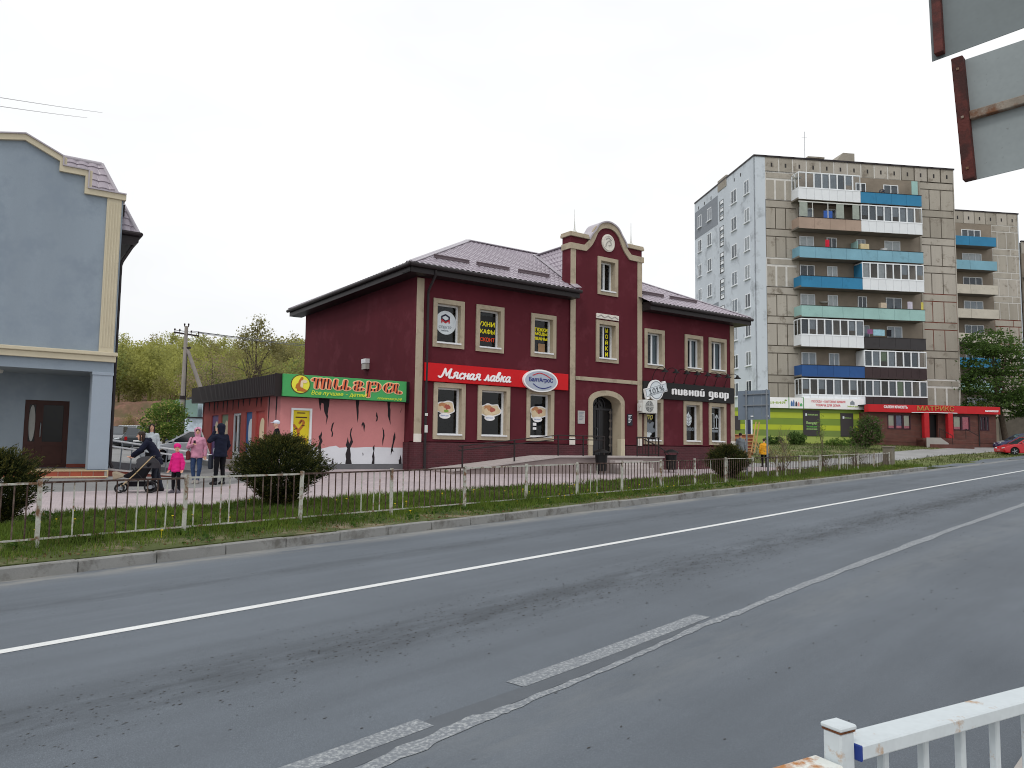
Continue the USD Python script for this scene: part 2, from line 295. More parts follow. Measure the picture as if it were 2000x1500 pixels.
def along_coords(extra):
    """position turned so that x runs along the road and y across it"""
    n = {'geo': ('geometry', {}), 'rot': ('mapping', {'rotation': (0, 0, -math.radians(ROTS))}), 'xy': ('separate_xyz', {})}
    n.update(extra); return n, [('geo.position', 'rot.vector'), ('rot.vector', 'xy.vector')]
def asphalt(name, base, lanes):
    n, l = along_coords({
        'fine': ('noise_texture', {'scale': 160.0, 'detail': 3.0, 'roughness': 0.8}), 'grit': ('voronoi_texture', {'scale': 95.0}), 'big': ('noise_texture', {'scale': 0.35, 'detail': 5.0, 'roughness': 0.6}),
        'sm': ('mapping', {'scale': (0.10, 1.5, 1.0)}), 'str': ('noise_texture', {'scale': 1.3, 'detail': 5.0, 'roughness': 0.62}),
        'c0': ('rgb_ramp', {'ramp': [(0.25, mul(base, 0.86)), (0.75, mul(base, 1.13))]}), 'f0': ('map_range', {'from_min': 0.3, 'from_max': 0.7, 'to_min': 0.74, 'to_max': 1.26}),
        's0': ('map_range', {'from_min': 0.3, 'from_max': 0.7, 'to_min': 0.88, 'to_max': 1.12}), 'g0': ('map_range', {'from_min': 0.0, 'from_max': 0.45, 'to_min': 1.35, 'to_max': 0.92, 'clamp': True}),
        'm1': ('math', {'math_type': 'multiply'}), 'm2': ('math', {'math_type': 'multiply'}), 'cb': ('combine_xyz', {}), 'mx': ('mix_color', {'blend_type': 'multiply', 'fac': 1.0}),
        'p': ('principled_bsdf', {'roughness': 0.82, 'specular_ior_level': 0.35}), 'bp': ('bump', {'strength': 0.5, 'distance': 0.006})})
    l += [('geo.position', 'fine.vector'), ('geo.position', 'grit.vector'), ('geo.position', 'big.vector'), ('rot.vector', 'sm.vector'), ('sm.vector', 'str.vector'), ('big.fac', 'c0.fac'), ('fine.fac', 'f0.value'), ('str.fac', 's0.value'), ('grit.distance', 'g0.value'),
          ('f0.result', 'm1.value1'), ('s0.result', 'm1.value2'), ('m1.value', 'm2.value1'), ('g0.result', 'm2.value2'), ('m2.value', 'cb.x'), ('m2.value', 'cb.y'), ('m2.value', 'cb.z'), ('c0.color', 'mx.a'), ('cb.vector', 'mx.b'), ('fine.fac', 'bp.height'), ('bp.normal', 'p.normal')]
    out = 'mx.result'
    for i, (y0, wid, col, amt, pat) in enumerate(lanes):      # oil, dust and wear bands that follow the lanes
        a = f'b{i}'
        n.update({a + 'd': ('math', {'math_type': 'subtract', 'value2': y0}), a + 'a': ('math', {'math_type': 'absolute'}), a + 'r': ('map_range', {'range_type': 'smoothstep', 'from_min': 0.0, 'from_max': wid, 'to_min': amt, 'to_max': 0.0, 'clamp': True}),
                  a + 'm': ('mapping', {'scale': (0.55, 2.2, 1.0), 'location': (3.7 * i, 1.3 * i, 0)}), a + 'n': ('noise_texture', {'scale': pat, 'detail': 6.0, 'roughness': 0.7}), a + 'q': ('map_range', {'from_min': 0.36, 'from_max': 0.62, 'clamp': True}), a + 'x': ('math', {'math_type': 'multiply'}), a + 'c': ('mix_color', {'b': col})})
        l += [('xy.y', a + 'd.value1'), (a + 'd.value', a + 'a.value1'), (a + 'a.value', a + 'r.value'), ('rot.vector', a + 'm.vector'), (a + 'm.vector', a + 'n.vector'), (a + 'n.fac', a + 'q.value'), (a + 'r.result', a + 'x.value1'), (a + 'q.result', a + 'x.value2'), (a + 'x.value', a + 'c.fac'), (out, a + 'c.a')]
        out = a + 'c.result'
    l.append((out, 'p.base_color'))
    return usdkit.material(stage, '/World/Looks/' + name, n, l, surface='p.BSDF')
A0 = C(95, 102, 110)
M_ROAD = asphalt('road_asphalt', A0, [(5.5, 0.75, mul(A0, 0.5), 0.9, 1.5), (9.15, 0.55, mul(A0, 0.55), 0.6, 1.9), (10.85, 0.55, C(150, 148, 142), 0.75, 1.5), (8.0, 0.4, mul(A0, 0.8), 0.5, 1.2), (3.2, 0.55, C(122, 126, 128), 0.3, 2.2), (2.0, 1.0, mul(A0, 0.8), 0.5, 1.4)])
M_YARD = asphalt('yard_asphalt', C(132, 132, 132), [])

# road: asphalt sheet, painted lines and the patched seam lie on it
road = thing('road', 'grey asphalt carriageway with white lane lines', None, kind='structure')
ss = np.concatenate([np.arange(-60, 60, 3.0), np.arange(60, 300, 12.0)])
def road_h(s): return np.where(np.asarray(s) < 60, road_z(np.asarray(s)), road_z(60) + 0.012 * (np.asarray(s) - 60))
mb = MB(); ns = [0.9, 3, 6, 9, 11.3]
V = [SN(s, n if n < 11.1 or s < 42 else 11.10, float(road_h(s))) for s in ss for n in ns]; F = [(i * 5 + j, i * 5 + 5 + j, i * 5 + 6 + j, i * 5 + 1 + j) for i in range(len(ss) - 1) for j in range(4)]
mb.add(V, F); put(road, 'asphalt', mb, M_ROAD)
M_LINE = mat('road_paint', C(212, 214, 214), 0.7, 0.08, 2.0, 90, dirt=C(140, 142, 144), dscale=60, damt=0.12, bump=0.2)
M_LINE_WORN = mat('worn_road_paint', C(160, 164, 166), 0.8, 0.12, 2.0, 90, dirt=C(116, 121, 127), dscale=40, damt=0.62, bump=0.2)
M_SEAM = mat('asphalt_patch', C(90, 95, 101), 0.85, 0.12, 2, 110, bump=0.3)
def strip(points, mat_, name, dz=0.004, label=None):
    """flat painted strip: points of (s, n, width)"""
    m = MB(); v = []; p = np.array(points, float)
    for i, (s, n, w) in enumerate(p):
        a = p[max(i - 1, 0)]; b = p[min(i + 1, len(p) - 1)]; d = np.array([b[0] - a[0], b[1] - a[1]]); d /= np.linalg.norm(d)
        for k in (-1, 1): v.append(SN(s - d[1] * k * w / 2, n + d[0] * k * w / 2, float(road_h(s)) + dz))
    m.add(v, [(2 * i, 2 * i + 2, 2 * i + 3, 2 * i + 1) for i in range(len(p) - 1)]); return put(road, name, m, mat_, label=label)
strip([(s, 7.43, 0.13) for s in np.arange(-60, 120, 3.0)], M_LINE, 'lane_line', label='solid white line between the lanes')
strip([(4.13, 3.79, .17), (5, 3.80, .17), (6.0, 3.83, .17), (6.87, 3.86, .17)], M_LINE_WORN, 'lane_dash')
strip([(0.6, 3.68, .16), (1.6, 3.69, .16), (3.23, 3.70, .16)], M_LINE_WORN, 'lane_dash')
rng = np.random.default_rng(5)
seam = [(2.0, 3.36, .10), (2.61, 3.43, .13), (3.41, 3.51, .14), (3.83, 3.49, .07), (4.97, 3.54, .06), (5.8, 3.61, .06), (6.53, 3.67, .10), (7.21, 3.67, .10), (8.87, 3.75, .10), (11.46, 3.82, .14), (15.71, 3.9, .15), (22.3, 3.92, .18), (30, 3.9, .2), (60, 3.9, .2)]
dense = []
for a, b in zip(seam[:-1], seam[1:]):
    for t in np.linspace(0, 1, 9, endpoint=False): q = np.array(a) * (1 - t) + np.array(b) * t; dense.append((q[0], q[1] + rng.normal(0, .006), q[2] * rng.uniform(.75, 1.2)))
strip(dense, M_LINE_WORN, 'worn_line', label='old scuffed white line beside the dashes')
strip([(1.2, 3.46, .1), (2.3, 3.56, .17), (3.3, 3.63, .2), (4.2, 3.63, .16), (5.2, 3.66, .14), (6.6, 3.76, .08)], M_SEAM, 'patched_seam', dz=0.002)

# kerb of single stones
M_KERB = mat('kerb_concrete', C(136, 136, 134), 0.9, 0.09, 1.6, 70, bump=0.35, bscale=60, dirt=C(104, 102, 98), dscale=2.4, damt=0.3)
kerb = thing('kerb', 'low grey concrete kerb along the far side of the road', None, kind='structure')
for k in range(-14, 37):
    s0 = 3.64 + k; m = MB(); m.bbox(0.006, 0.994, -0.075, 0.075, -0.2, 0.15, 0.012)
    v, f = m.get(); j = rng.normal(0, 0.004, 3)
    w = np.array([SN(s0 + a, 11.06 + b + j[0], float(road_z(s0 + a)) + c + j[1]) for a, b, c in v]); put(kerb, 'kerb_stone', (w, f), M_KERB)
arc = []                                   # the kerb turns off into the side street
for k in range(8):
    a0, a1 = k * 0.19, k * 0.19 + 0.185
    def pa(a, r): return (40.66 + r * math.sin(a), 11.06 + 2.6 - r * math.cos(a))
    poly = [pa(a0, 2.52), pa(a1, 2.52), pa(a1, 2.68), pa(a0, 2.68)]
    v = [SN(p[0], p[1], float(road_z(40.7)) + z) for z in (-0.2, 0.14) for p in poly]; m = MB(); m.add(v, [(0, 1, 2, 3), (4, 7, 6, 5), (0, 4, 5, 1), (1, 5, 6, 2), (2, 6, 7, 3), (3, 7, 4, 0)]); put(kerb, 'kerb_stone', m, M_KERB)

# ground behind the kerb: one height field, cut into verge, pavement, yard, lawn
sg = np.concatenate([np.arange(-60, -10, 3.0), np.arange(-10, 62, 0.6), np.arange(62, 110, 1.5), np.arange(110, 200, 6.0)])
ng = np.concatenate([[11.13, 11.5, 11.9, 12.3, 12.8, 13.3, 13.8, 14.3, 14.8, 15.2], np.arange(15.8, 38, 0.6), np.arange(38, 125, 3.0)])
SG, NG = np.meshgrid(sg, ng, indexing='ij'); ZG = ground_sn(SG, NG).reshape(SG.shape)
_jit = meshkit.fbm(np.stack([SG * .8, NG * .8, 0 * SG], -1), 3, 7) - 0.5
inv = (NG > 11.2) & (NG < 15.1); ZG = ZG + np.where(inv, _jit * 0.05, 0) 
PX = DS[0] * SG + DN[0] * NG; PY = DS[1] * SG + DN[1] * NG
side = Polygon([(39.8, 11), (44, 11), (140, 11), (140, 12.2), (75, 12.6), (62, 12.9), (55, 12.4), (50, 13.2), (46, 15.5), (44.0, 19), (43.5, 24), (40.5, 24), (41.6, 18), (42.6, 14.5), (41.8, 12.2)])
drive = Polygon([(44, 18.6), (50, 17.0), (58, 16.6), (70, 16.2), (90, 14.5), (120, 14), (120, 17), (90, 18), (80, 19.2), (72, 19.8), (60, 19.9), (50, 20.6), (44, 23)])
def region(s, n):
    if side.contains(Point(s, n)) : return 'side_street'
    if drive.contains(Point(s, n)): return 'driveway'
    if s < 43.5 and n < 15.2: return 'verge'
    if s < 13 and n > 20.8 + 0.12 * (s - 5): return 'yard'
    if s < 43.5 and n < 26 and (s > 13 or n < 26): return 'pavement'
    if s >= 40 and n < 40: return 'lawn'
    return 'yard' if n < 80 else 'rough_ground'
M_PAVE = None
def pave_mat():
    n, l = along_coords({'br': ('brick_texture', {'scale': 1.0, 'brick_width': 0.2, 'row_height': 0.1, 'mortar_size': 0.006, 'mortar_smooth': 0.2, 'color1': C(178, 165, 167), 'color2': C(168, 157, 161), 'mortar': C(140, 131, 132)}),
        'big': ('noise_texture', {'scale': 0.7, 'detail': 5.0}), 'r': ('map_range', {'from_min': 0.3, 'from_max': 0.7, 'to_min': 0.86, 'to_max': 1.1}), 'cb': ('combine_xyz', {}), 'm': ('mix_color', {'blend_type': 'multiply', 'fac': 1.0}), 'p': ('principled_bsdf', {'roughness': 0.85}), 'bp': ('bump', {'strength': 0.3, 'distance': 0.004, 'invert': True})})
    l += [('rot.vector', 'br.vector'), ('geo.position', 'big.vector'), ('big.fac', 'r.value'), ('r.result', 'cb.x'), ('r.result', 'cb.y'), ('r.result', 'cb.z'), ('br.color', 'm.a'), ('cb.vector', 'm.b'), ('m.result', 'p.base_color'), ('br.fac', 'bp.height'), ('bp.normal', 'p.normal')]
    return usdkit.material(stage, '/World/Looks/pink_paving', n, l, surface='p.BSDF')
M_PAVE = pave_mat()
M_VERGE = mat('verge_soil', C(74, 82, 46), 0.95, 0.3, 1.8, 30, bump=0.6, bscale=25, dirt=C(122, 112, 92), dscale=1.6, damt=0.32)
M_LAWN = mat('patchy_lawn', C(92, 102, 56), 0.95, 0.3, 0.5, 14, bump=0.5, bscale=20, dirt=C(116, 110, 84), dscale=0.45, damt=0.35)
M_ROUGH = mat('rough_ground', C(128, 118, 98), 0.95, 0.25, 0.2, 6, bump=0.4, bscale=6, dirt=C(96, 100, 60), dscale=0.15, damt=0.6)
M_DRIVE = asphalt('driveway_asphalt', C(150, 150, 150), [])
RM = {'verge': M_VERGE, 'pavement': M_PAVE, 'yard': M_YARD, 'lawn': M_LAWN, 'side_street': M_ROAD, 'driveway': M_DRIVE, 'rough_ground': M_ROUGH}
RL = {'verge': 'grass verge between kerb and pink pavement', 'pavement': 'pink concrete block pavement in front of the shops', 'yard': 'grey asphalt yard behind the shops', 'lawn': 'patchy lawn rising to the apartment block', 'side_street': 'side street branching off past the fence end', 'driveway': 'pale driveway in front of the red salon', 'rough_ground': 'rough open ground below the hill'}
cells = {}
nv = len(ng)
for i in range(len(sg) - 1):
    for j in range(len(ng) - 1):
        if sg[i] > 43.4 and False: continue
        cells.setdefault(region((sg[i] + sg[i + 1]) / 2, (ng[j] + ng[j + 1]) / 2), []).append((i * nv + j, (i + 1) * nv + j, (i + 1) * nv + j + 1, i * nv + j + 1))
GV = np.stack([PX.ravel(), PY.ravel(), ZG.ravel()], 1)
for name, f in cells.items():
    f = np.array(f); u, ix = np.unique(f, return_inverse=True); m = MB(); m.add(GV[u], ix.reshape(f.shape))
    solo(name, m, RM[name], RL[name], kind='structure', smooth=True)
m = MB(); m.add([SN(s, n, float(road_h(s)) + 0.11) for s in (-60, 60, 300) for n in (-40, 0.88)], [(0, 2, 3, 1), (2, 4, 5, 3)]); m.add([SN(s, 0.88, float(road_h(s)) + z) for s in (-60, 60, 300) for z in (-.1, 0.11)], [(0, 1, 3, 2), (2, 3, 5, 4)])
solo('near_pavement', m, M_CONC, 'pavement on the near side behind the railing', kind='structure')
m = MB(); m.add([(-900, -900, -1.5), (900, -900, -1.5), (900, 900, -1.5), (-900, 900, -1.5)], [(0, 1, 2, 3)]); solo('ground', m, M_ROUGH, 'open ground out to the horizon', kind='structure')

m = MB(); V = [];
for s, z in zip(sg, ZG[:, 0]): V += [SN(s, 11.135, z + .0), SN(s, 11.135, z - .6)]
m.add(V, [(2 * i, 2 * i + 2, 2 * i + 3, 2 * i + 1) for i in range(len(sg) - 1)]); solo('verge_edge', m, M_VERGE, 'earth edge of the verge behind the kerb', kind='structure')
# wooded hill
def hill_h(x, y):
    t = lambda a, b, v: np.clip((v - a) / (b - a), 0, 1) ** 2 * (3 - 2 * np.clip((v - a) / (b - a), 0, 1))
    nz = meshkit.fbm(np.stack([np.asarray(x) * .06, np.asarray(y) * .06, 0 * np.asarray(x, float)], -1), 4, 3)
    cl = 5.0 * t(97, 103, y + 9 * (nz - .5)); up = (11.5 + 5 * (nz - .5) + 4.5 * t(-50, -18, np.asarray(x, float))) * t(106, 195, y)
    return 1.2 + 0.9 * t(80, 98, y) + cl + up
hx = np.arange(-190, 40, 1.6); hy = np.concatenate([np.arange(78, 96, 3.0), np.arange(96, 106, 0.5), np.arange(106, 260, 4.0)]); HX, HY = np.meshgrid(hx, hy, indexing='ij'); HZ = hill_h(HX, HY)
HZ += (meshkit.fbm(np.stack([HX * .5, HY * .5, HZ * .5], -1), 3, 11) - .5) * np.where((HY > 94) & (HY < 107), 2.6, 0.4); HZ[:, -1] = 0; HZ[:, 0] = 0.5; m = MB(); nyh = len(hy)
m.add(np.stack([HX, HY, HZ], -1).reshape(-1, 3), [(i * nyh + j, (i + 1) * nyh + j, (i + 1) * nyh + j + 1, i * nyh + j + 1) for i in range(len(hx) - 1) for j in range(nyh - 1)])
M_HILL = mat('hill_earth', C(128, 98, 84), 0.95, 0.4, 0.35, 3, bump=0.6, bscale=2.5, dirt=C(92, 84, 62), dscale=0.25, damt=0.5)
solo('hill', m, M_HILL, 'wooded hill with an eroded brown earth bank at its foot', kind='structure', smooth=True)

# flecks of dirt and leaf crumbs that gather along the wheel tracks
r = np.random.default_rng(41); m = MB(); V = []
for n0, sp, cnt, s1 in ((5.45, .36, 3200, 32), (9.1, .3, 500, 26), (4.6, 1.6, 160, 16), (2.4, .8, 70, 12)):
    s = r.uniform(.8, s1, cnt); n = n0 + r.normal(scale=sp, size=cnt); L = r.uniform(.006, .022, cnt) * (.7 + s / 12); w = r.uniform(.003, .007, cnt) * (.7 + s / 14); a = r.normal(scale=.25, size=cnt)
    for q in zip(s, n, L, w, a):
        c, si = math.cos(q[4]), math.sin(q[4]); V.append([SN(q[0] + x * c - y * si, q[1] + x * si + y * c, float(road_z(q[0])) + .003) for x, y in ((-q[2], 0), (0, -q[3]), (q[2], 0), (0, q[3]))])
V = np.array(V).reshape(-1, 3); i = np.arange(len(V) // 4) * 4
solo('road_grit', m.add(V, np.stack([i, i + 1, i + 2, i + 3], 1)), flat('dark_grit', C(64, 62, 60), .95), 'dark flecks of dirt along the wheel tracks of the road', 'grit', kind='stuff')
# pale rubble at the foot of the bank
r = np.random.default_rng(43); m = MB(); ico = trimesh.creation.icosphere(1)
for _ in range(420):
    x = r.uniform(-75, -20); y = r.uniform(84, 97); v = np.array(ico.vertices) * r.uniform(.12, .55) * r.uniform(.6, 1.2, 3) + r.normal(scale=.04, size=(42, 3)); m.add(v + [x, y, float(hill_h(x, y)) + .05], ico.faces)
solo('rubble', m, mat('pale_rubble', C(176, 164, 148), .95, .2, 1, 8), 'pale rubble heaped at the foot of the earth bank', 'rubble', kind='stuff')
# ---------------------------------------------------------------- dark red two-storey house
def rect(x0, x1, z0, z1): return sbox(x0, z0, x1, z1)
def tile_roof(o, eu, ev, rows, pitch_u=0.24, course=0.35, amp=0.055, step=0.024):
    """ribbed metal tile sheet: o + u*eu + v*ev (ev runs up the slope); rows(v) gives the sheet's u range there"""
    o = np.asarray(o, float); eu = np.asarray(eu, float); ev = np.asarray(ev, float); nrm = np.cross(eu, ev); nrm /= np.linalg.norm(nrm)
    vmax = rows[-1][0]; vs = []; k = 0
    while k * course < vmax - 1e-6:
        a = k * course; b = min((k + 1) * course, vmax); vs += [(a, 1.0), (b - 0.004, 0.0)]; k += 1
    rv = np.array([r[0] for r in rows]); r0 = np.array([r[1] for r in rows]); r1 = np.array([r[2] for r in rows])
    wmax = (r1 - r0).max(); N = int(wmax / pitch_u * 6) + 2; V = []
    for v, h in vs:
        u0, u1 = np.interp(v, rv, r0), np.interp(v, rv, r1); u = np.linspace(u0, u1, N)
        hh = amp * np.abs(np.sin(math.pi * u / pitch_u)) ** 0.7 + step * h
        V.append(o + u[:, None] * eu + v * ev + hh[:, None] * nrm)
    V = np.array(V); n = len(vs); m = MB()
    m.add(V.reshape(-1, 3), [(i * N + j, i * N + j + 1, (i + 1) * N + j + 1, (i + 1) * N + j) for i in range(n - 1) for j in range(N - 1)]); return m
M_BRICK = None
def brick_mat(name, c1, c2, mortar, bw=0.25, rh=0.075, ms=0.010, axis='x', rot=0.0):
    n = {'geo': ('geometry', {}), 'mp': ('mapping', {'rotation': (0, 0, -rot)}), 'sx': ('separate_xyz', {}), 'ad': ('math', {'math_type': 'add'}), 'cx': ('combine_xyz', {}),
         'br': ('brick_texture', {'scale': 1.0, 'brick_width': bw, 'row_height': rh, 'mortar_size': ms, 'mortar_smooth': 0.1, 'color1': c1, 'color2': c2, 'mortar': mortar}),
         'nz': ('noise_texture', {'scale': 1.5, 'detail': 5.0}), 'r': ('map_range', {'from_min': 0.3, 'from_max': 0.7, 'to_min': 0.8, 'to_max': 1.2}), 'cb': ('combine_xyz', {}), 'm': ('mix_color', {'blend_type': 'multiply', 'fac': 1.0}),
         'p': ('principled_bsdf', {'roughness': 0.8}), 'bp': ('bump', {'strength': 0.6, 'distance': 0.01, 'invert': True})}
    l = [('geo.position', 'mp.vector'), ('mp.vector', 'sx.vector'), ('sx.x', 'ad.value1'), ('sx.y', 'ad.value2'), ('ad.value', 'cx.x'), ('sx.z', 'cx.y'), ('cx.vector', 'br.vector'), ('geo.position', 'nz.vector'), ('nz.fac', 'r.value'), ('r.result', 'cb.x'), ('r.result', 'cb.y'), ('r.result', 'cb.z'),
         ('br.color', 'm.a'), ('cb.vector', 'm.b'), ('m.result', 'p.base_color'), ('br.fac', 'bp.height'), ('bp.normal', 'p.normal')]
    return usdkit.material(stage, '/World/Looks/' + name, n, l, surface='p.BSDF')
M_BRICK = brick_mat('dark_red_brick', C(78, 27, 36), C(66, 23, 31), C(80, 44, 50), rot=math.radians(ROTA))

red = thing('red_house', 'dark burgundy two-storey shop house with a curved gable tower over its door', 'building', P0, ROTA)
WIN = [(.69, 2.04, 4.52, 6.33, 0), (2.57, 3.87, 4.51, 6.32, 0), (5.2, 6.48, 4.51, 6.27, 0), (.78, 2.15, 1.12, 3.2, 0), (2.71, 4.2, 1.12, 3.2, 0), (5.02, 6.4, 1.13, 3.18, 0),
       (8.7, 9.87, 7.48, 9.14, 1), (8.62, 9.91, 4.55, 6.36, 1), (11.57, 12.84, 4.5, 6.29, 1), (14.2, 15.45, 4.53, 6.27, 1), (15.88, 17.17, 4.55, 6.28, 1), (11.52, 12.73, 1.08, 3.13, 0), (14.09, 15.36, 1.09, 3.13, 0), (15.86, 17.1, 1.1, 3.12, 0)]
holes = unary_union([rect(a + .04, b - .04, c + .04, d - .04) for a, b, c, d, _ in WIN])
# door arch: outer outline of the beige trim and inner opening
def arch(x0, x1, z0, zs, top, n=24):
    c = (x0 + x1) / 2; w = (x1 - x0) / 2; r = top - zs
    a = np.linspace(0, math.pi, n); return Polygon([(x1, z0)] + [(c + w * math.cos(t), zs + r * math.sin(t) ** 0.9) for t in a] + [(x0, z0)])
arch_out = arch(8.21, 10.25, .5, 2.82, 3.34); arch_in = arch(8.42, 10.04, .5, 2.72, 3.12)
lw = rect(0, 7.2, 1.03, 7.2).difference(holes); rw = rect(11.36, 17.75, 1.03, 7.2).difference(holes)
m = MB().prism(lw, 0, .35); put(red, 'wall', m, M_BURG, label='left wing front wall')
m = MB().prism(rw, 0, .35); put(red, 'wall', m, M_BURG, label='right wing front wall')
gpts = curve((8.12, 9.62), (8.3, 9.95), (8.52, 10.2), (8.8, 10.55), (9.3, 10.70), (9.8, 10.55), (10.1, 10.2), (10.3, 9.95), (10.48, 9.62), n=8)
tower = Polygon([(7.2, 1.03), (7.2, 9.78), (8.12, 9.78)] + gpts + [(10.48, 9.78), (11.36, 9.78), (11.36, 1.03)]).buffer(0)
tw = tower.difference(holes).difference(arch(8.25, 10.21, .5, 2.8, 3.30))
m = MB().prism(tw, -.06, .5); put(red, 'tower_wall', m, M_BURG)
m = MB().box(0, .3, .35, 11.2, .9, 7.2).box(17.45, 17.75, .35, 11.2, .9, 7.2).box(.3, 17.45, 10.9, 11.2, .9, 7.2); put(red, 'side_walls', m, M_BURG)
plinth = rect(0, 8.21, -.8, 1.0).union(rect(10.25, 17.75, -.8, 1.0)).difference(rect(11.52 + .05, 12.68, 1.1, 2))
m = MB().prism(plinth, -.06, .33).box(-.06, .3, .33, 11.26, -.8, 1.0).box(17.45, 17.81, .33, 11.26, -.8, 1.0); put(red, 'brick_plinth', m, M_BRICK)
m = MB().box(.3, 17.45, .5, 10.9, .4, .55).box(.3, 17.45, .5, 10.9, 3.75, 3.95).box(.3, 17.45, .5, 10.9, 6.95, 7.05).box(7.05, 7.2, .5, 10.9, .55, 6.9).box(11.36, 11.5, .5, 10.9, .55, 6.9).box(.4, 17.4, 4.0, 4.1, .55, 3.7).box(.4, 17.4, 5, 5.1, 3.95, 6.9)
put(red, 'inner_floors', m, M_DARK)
# trim
for x0, x1, zt, y in ((.0, .29, 7.0, -.035), (17.46, 17.75, 7.0, -.035), (7.2, 7.48, 9.24, -.085), (11.08, 11.36, 9.24, -.085)):
    put(red, 'pilaster', MB().bbox(x0, x1, y, .001 if x0 < 1 or x0 > 17 else -.055, 1.30, zt, .006), M_BEIGE)
    put(red, 'pilaster_foot', MB().bbox(x0 - .005, x1 + .005, y - .012, .001 if x0 < 1 or x0 > 17 else -.055, 1.0, 1.30, .006), M_PALE)
put(red, 'string_course', MB().bbox(7.5, 11.06, -.10, .0, 3.70, 3.86, .006), M_BEIGE)
band = LineString([(7.14, 9.36), (7.98, 9.37)] + curve((7.98, 9.37), (8.24, 9.62), (8.42, 9.9), (8.6, 10.24), (8.9, 10.49), (9.3, 10.57), (9.7, 10.49), (10.0, 10.24), (10.18, 9.9), (10.36, 9.62), (10.62, 9.37), n=8) + [(11.44, 9.36)]).buffer(.125, cap_style=2, join_style=2)
m = MB().prism(band, -.12, 0.0).box(7.14, 7.2, .001, .5, 9.235, 9.485); put(red, 'gable_band', m, M_BEIGE)
for x0, x1 in ((7.12, 8.18), (10.42, 11.44)):
    c = put(red, 'pier_cap', MB().bbox(x0, x1, -.14, .56, 9.78, 9.9, .01).bbox(x0 + .02, x1 - .02, -.12, .54, 9.9, 9.97, .01), M_BEIGE)
    put(c, 'spike', MB().lathe([(.14, 9.97), (.12, 10.02), (.05, 10.10), (.03, 10.2), (.012, 10.55), (.008, 11.0), (0.0, 11.02)], 10, (x0 + .42, .1, 0)), M_WHITE_D)
cap = LineString(gpts[3:-3]).buffer(.03, cap_style=2); put(red, 'gable_capping', MB().prism(affinity.translate(cap, 0, .03), -.17, .62), M_ROOFCAP)
med = put(red, 'medallion', MB().disc_y(9.3, 9.8, .37, .39, -.10, -.05, 40).disc_y(9.3, 9.8, .30, .32, -.115, -.1, 40), M_PALE)
ring = Point(9.3, 9.8).buffer(.34).difference(Point(9.3, 9.8).buffer(.30)); put(med, 'rim', MB().prism(ring, -.13, -.1), M_PALE)
rel = strokes([curve((9.12, 9.62), (9.2, 9.8), (9.35, 9.9), (9.45, 9.75), (9.3, 9.68)), curve((9.15, 9.95), (9.3, 10.02), (9.46, 9.93))], .04); put(med, 'relief', MB().prism(rel, -.13, -.112), M_CONC)
# windows: beige surround, white frame, pane, sill
glass_of = {}
for i, (a, b, c, d, mull) in enumerate(WIN):
    fr = rect(a, b, c, d).difference(rect(a + .17, b - .17, c + .15, d - .17))
    yb = -.11 if 7.3 < a < 11 else -.05
    w = put(red, 'window', MB().prism(fr, yb, .25), M_BEIGE)
    ia, ib, ic, id_ = a + .17, b - .17, c + .15, d - .17
    f = rect(ia, ib, ic, id_).difference(rect(ia + .06, ib - .06, ic + .07, id_ - .06))
    if mull: f = f.union(rect((ia + ib) / 2 - .035, (ia + ib) / 2 + .035, ic, id_))
    put(w, 'frame', MB().prism(f, .17, .26), M_WHITE)
    put(w, 'pane', MB().pane_y(ia + .05, ib - .05, .24, ic + .05, id_ - .05), M_GLASS)
    put(w, 'sill', MB().bbox(ia - .02, ib + .02, yb - .05, .17, ic - .01, ic + .05, .008), M_WHITE)
    glass_of[i] = w
    if i in (8, 9, 10, 6): put(w, 'blind', MB().box((ia + ib) / 2, ib - .08, .29, .295, ic + .1, id_ - .05) if i != 6 else MB().box(ia + .08, ia + .4, .33, .335, ic + .1, id_ - .05), mat('grey_curtain', C(168, 178, 186), .9))
# lettering and stickers on the glass
M_YEL = flat('yellow_lettering', C(246, 232, 40), .5); M_ORANGE = flat('orange_lettering', C(240, 78, 40), .5); M_DISC = flat('pale_disc', C(214, 222, 228), .5); M_NAVY = flat('navy_print', C(34, 36, 58), .5); M_REDP = flat('red_print', C(190, 40, 50), .5); M_GREYP = flat('grey_print', C(130, 138, 146), .5)
def sticker(win, poly, mat_, name='lettering', y=.232, t=.006): return put(win, name, MB().prism(poly, y - t, y), mat_)
G = lambda i: rect(WIN[i][0] + .18, WIN[i][1] - .18, WIN[i][2] + .2, WIN[i][3] - .2)
sticker(glass_of[0], Point(1.38, 5.5).buffer(.45, quad_segs=12).intersection(G(0)), M_DISC, 'round_sticker')
hexa = strokes([[(1.2, 5.6), (1.2, 5.72), (1.36, 5.80), (1.52, 5.72), (1.52, 5.62), (1.36, 5.55), (1.24, 5.62)]], .06); sticker(glass_of[0], hexa, M_NAVY, 'emblem', .222)
sticker(glass_of[0], strokes([[(1.2, 5.5), (1.2, 5.6), (1.36, 5.5), (1.52, 5.6), (1.52, 5.5)]], .05), M_REDP, 'emblem', .217)
sticker(glass_of[0], fit(text_poly('СПЕКТР', .1, False), 1.08, 5.27, 1.62), M_GREYP, 'lettering', .222); sticker(glass_of[0], fit(text_poly('мебель', .06, False), 1.2, 5.17, 1.5), M_GREYP, 'lettering', .222)
BK = flat('black_film', C(20, 20, 22), .35)
def crop(t, x0, z0, x1, i, h=None): return fit(text_poly(t, .2), x0, z0, x1, h).intersection(G(i))
sticker(glass_of[1], rect(2.76, 3.68, 4.95, 5.95).intersection(G(1)), BK, 'black_film', .234, .003)
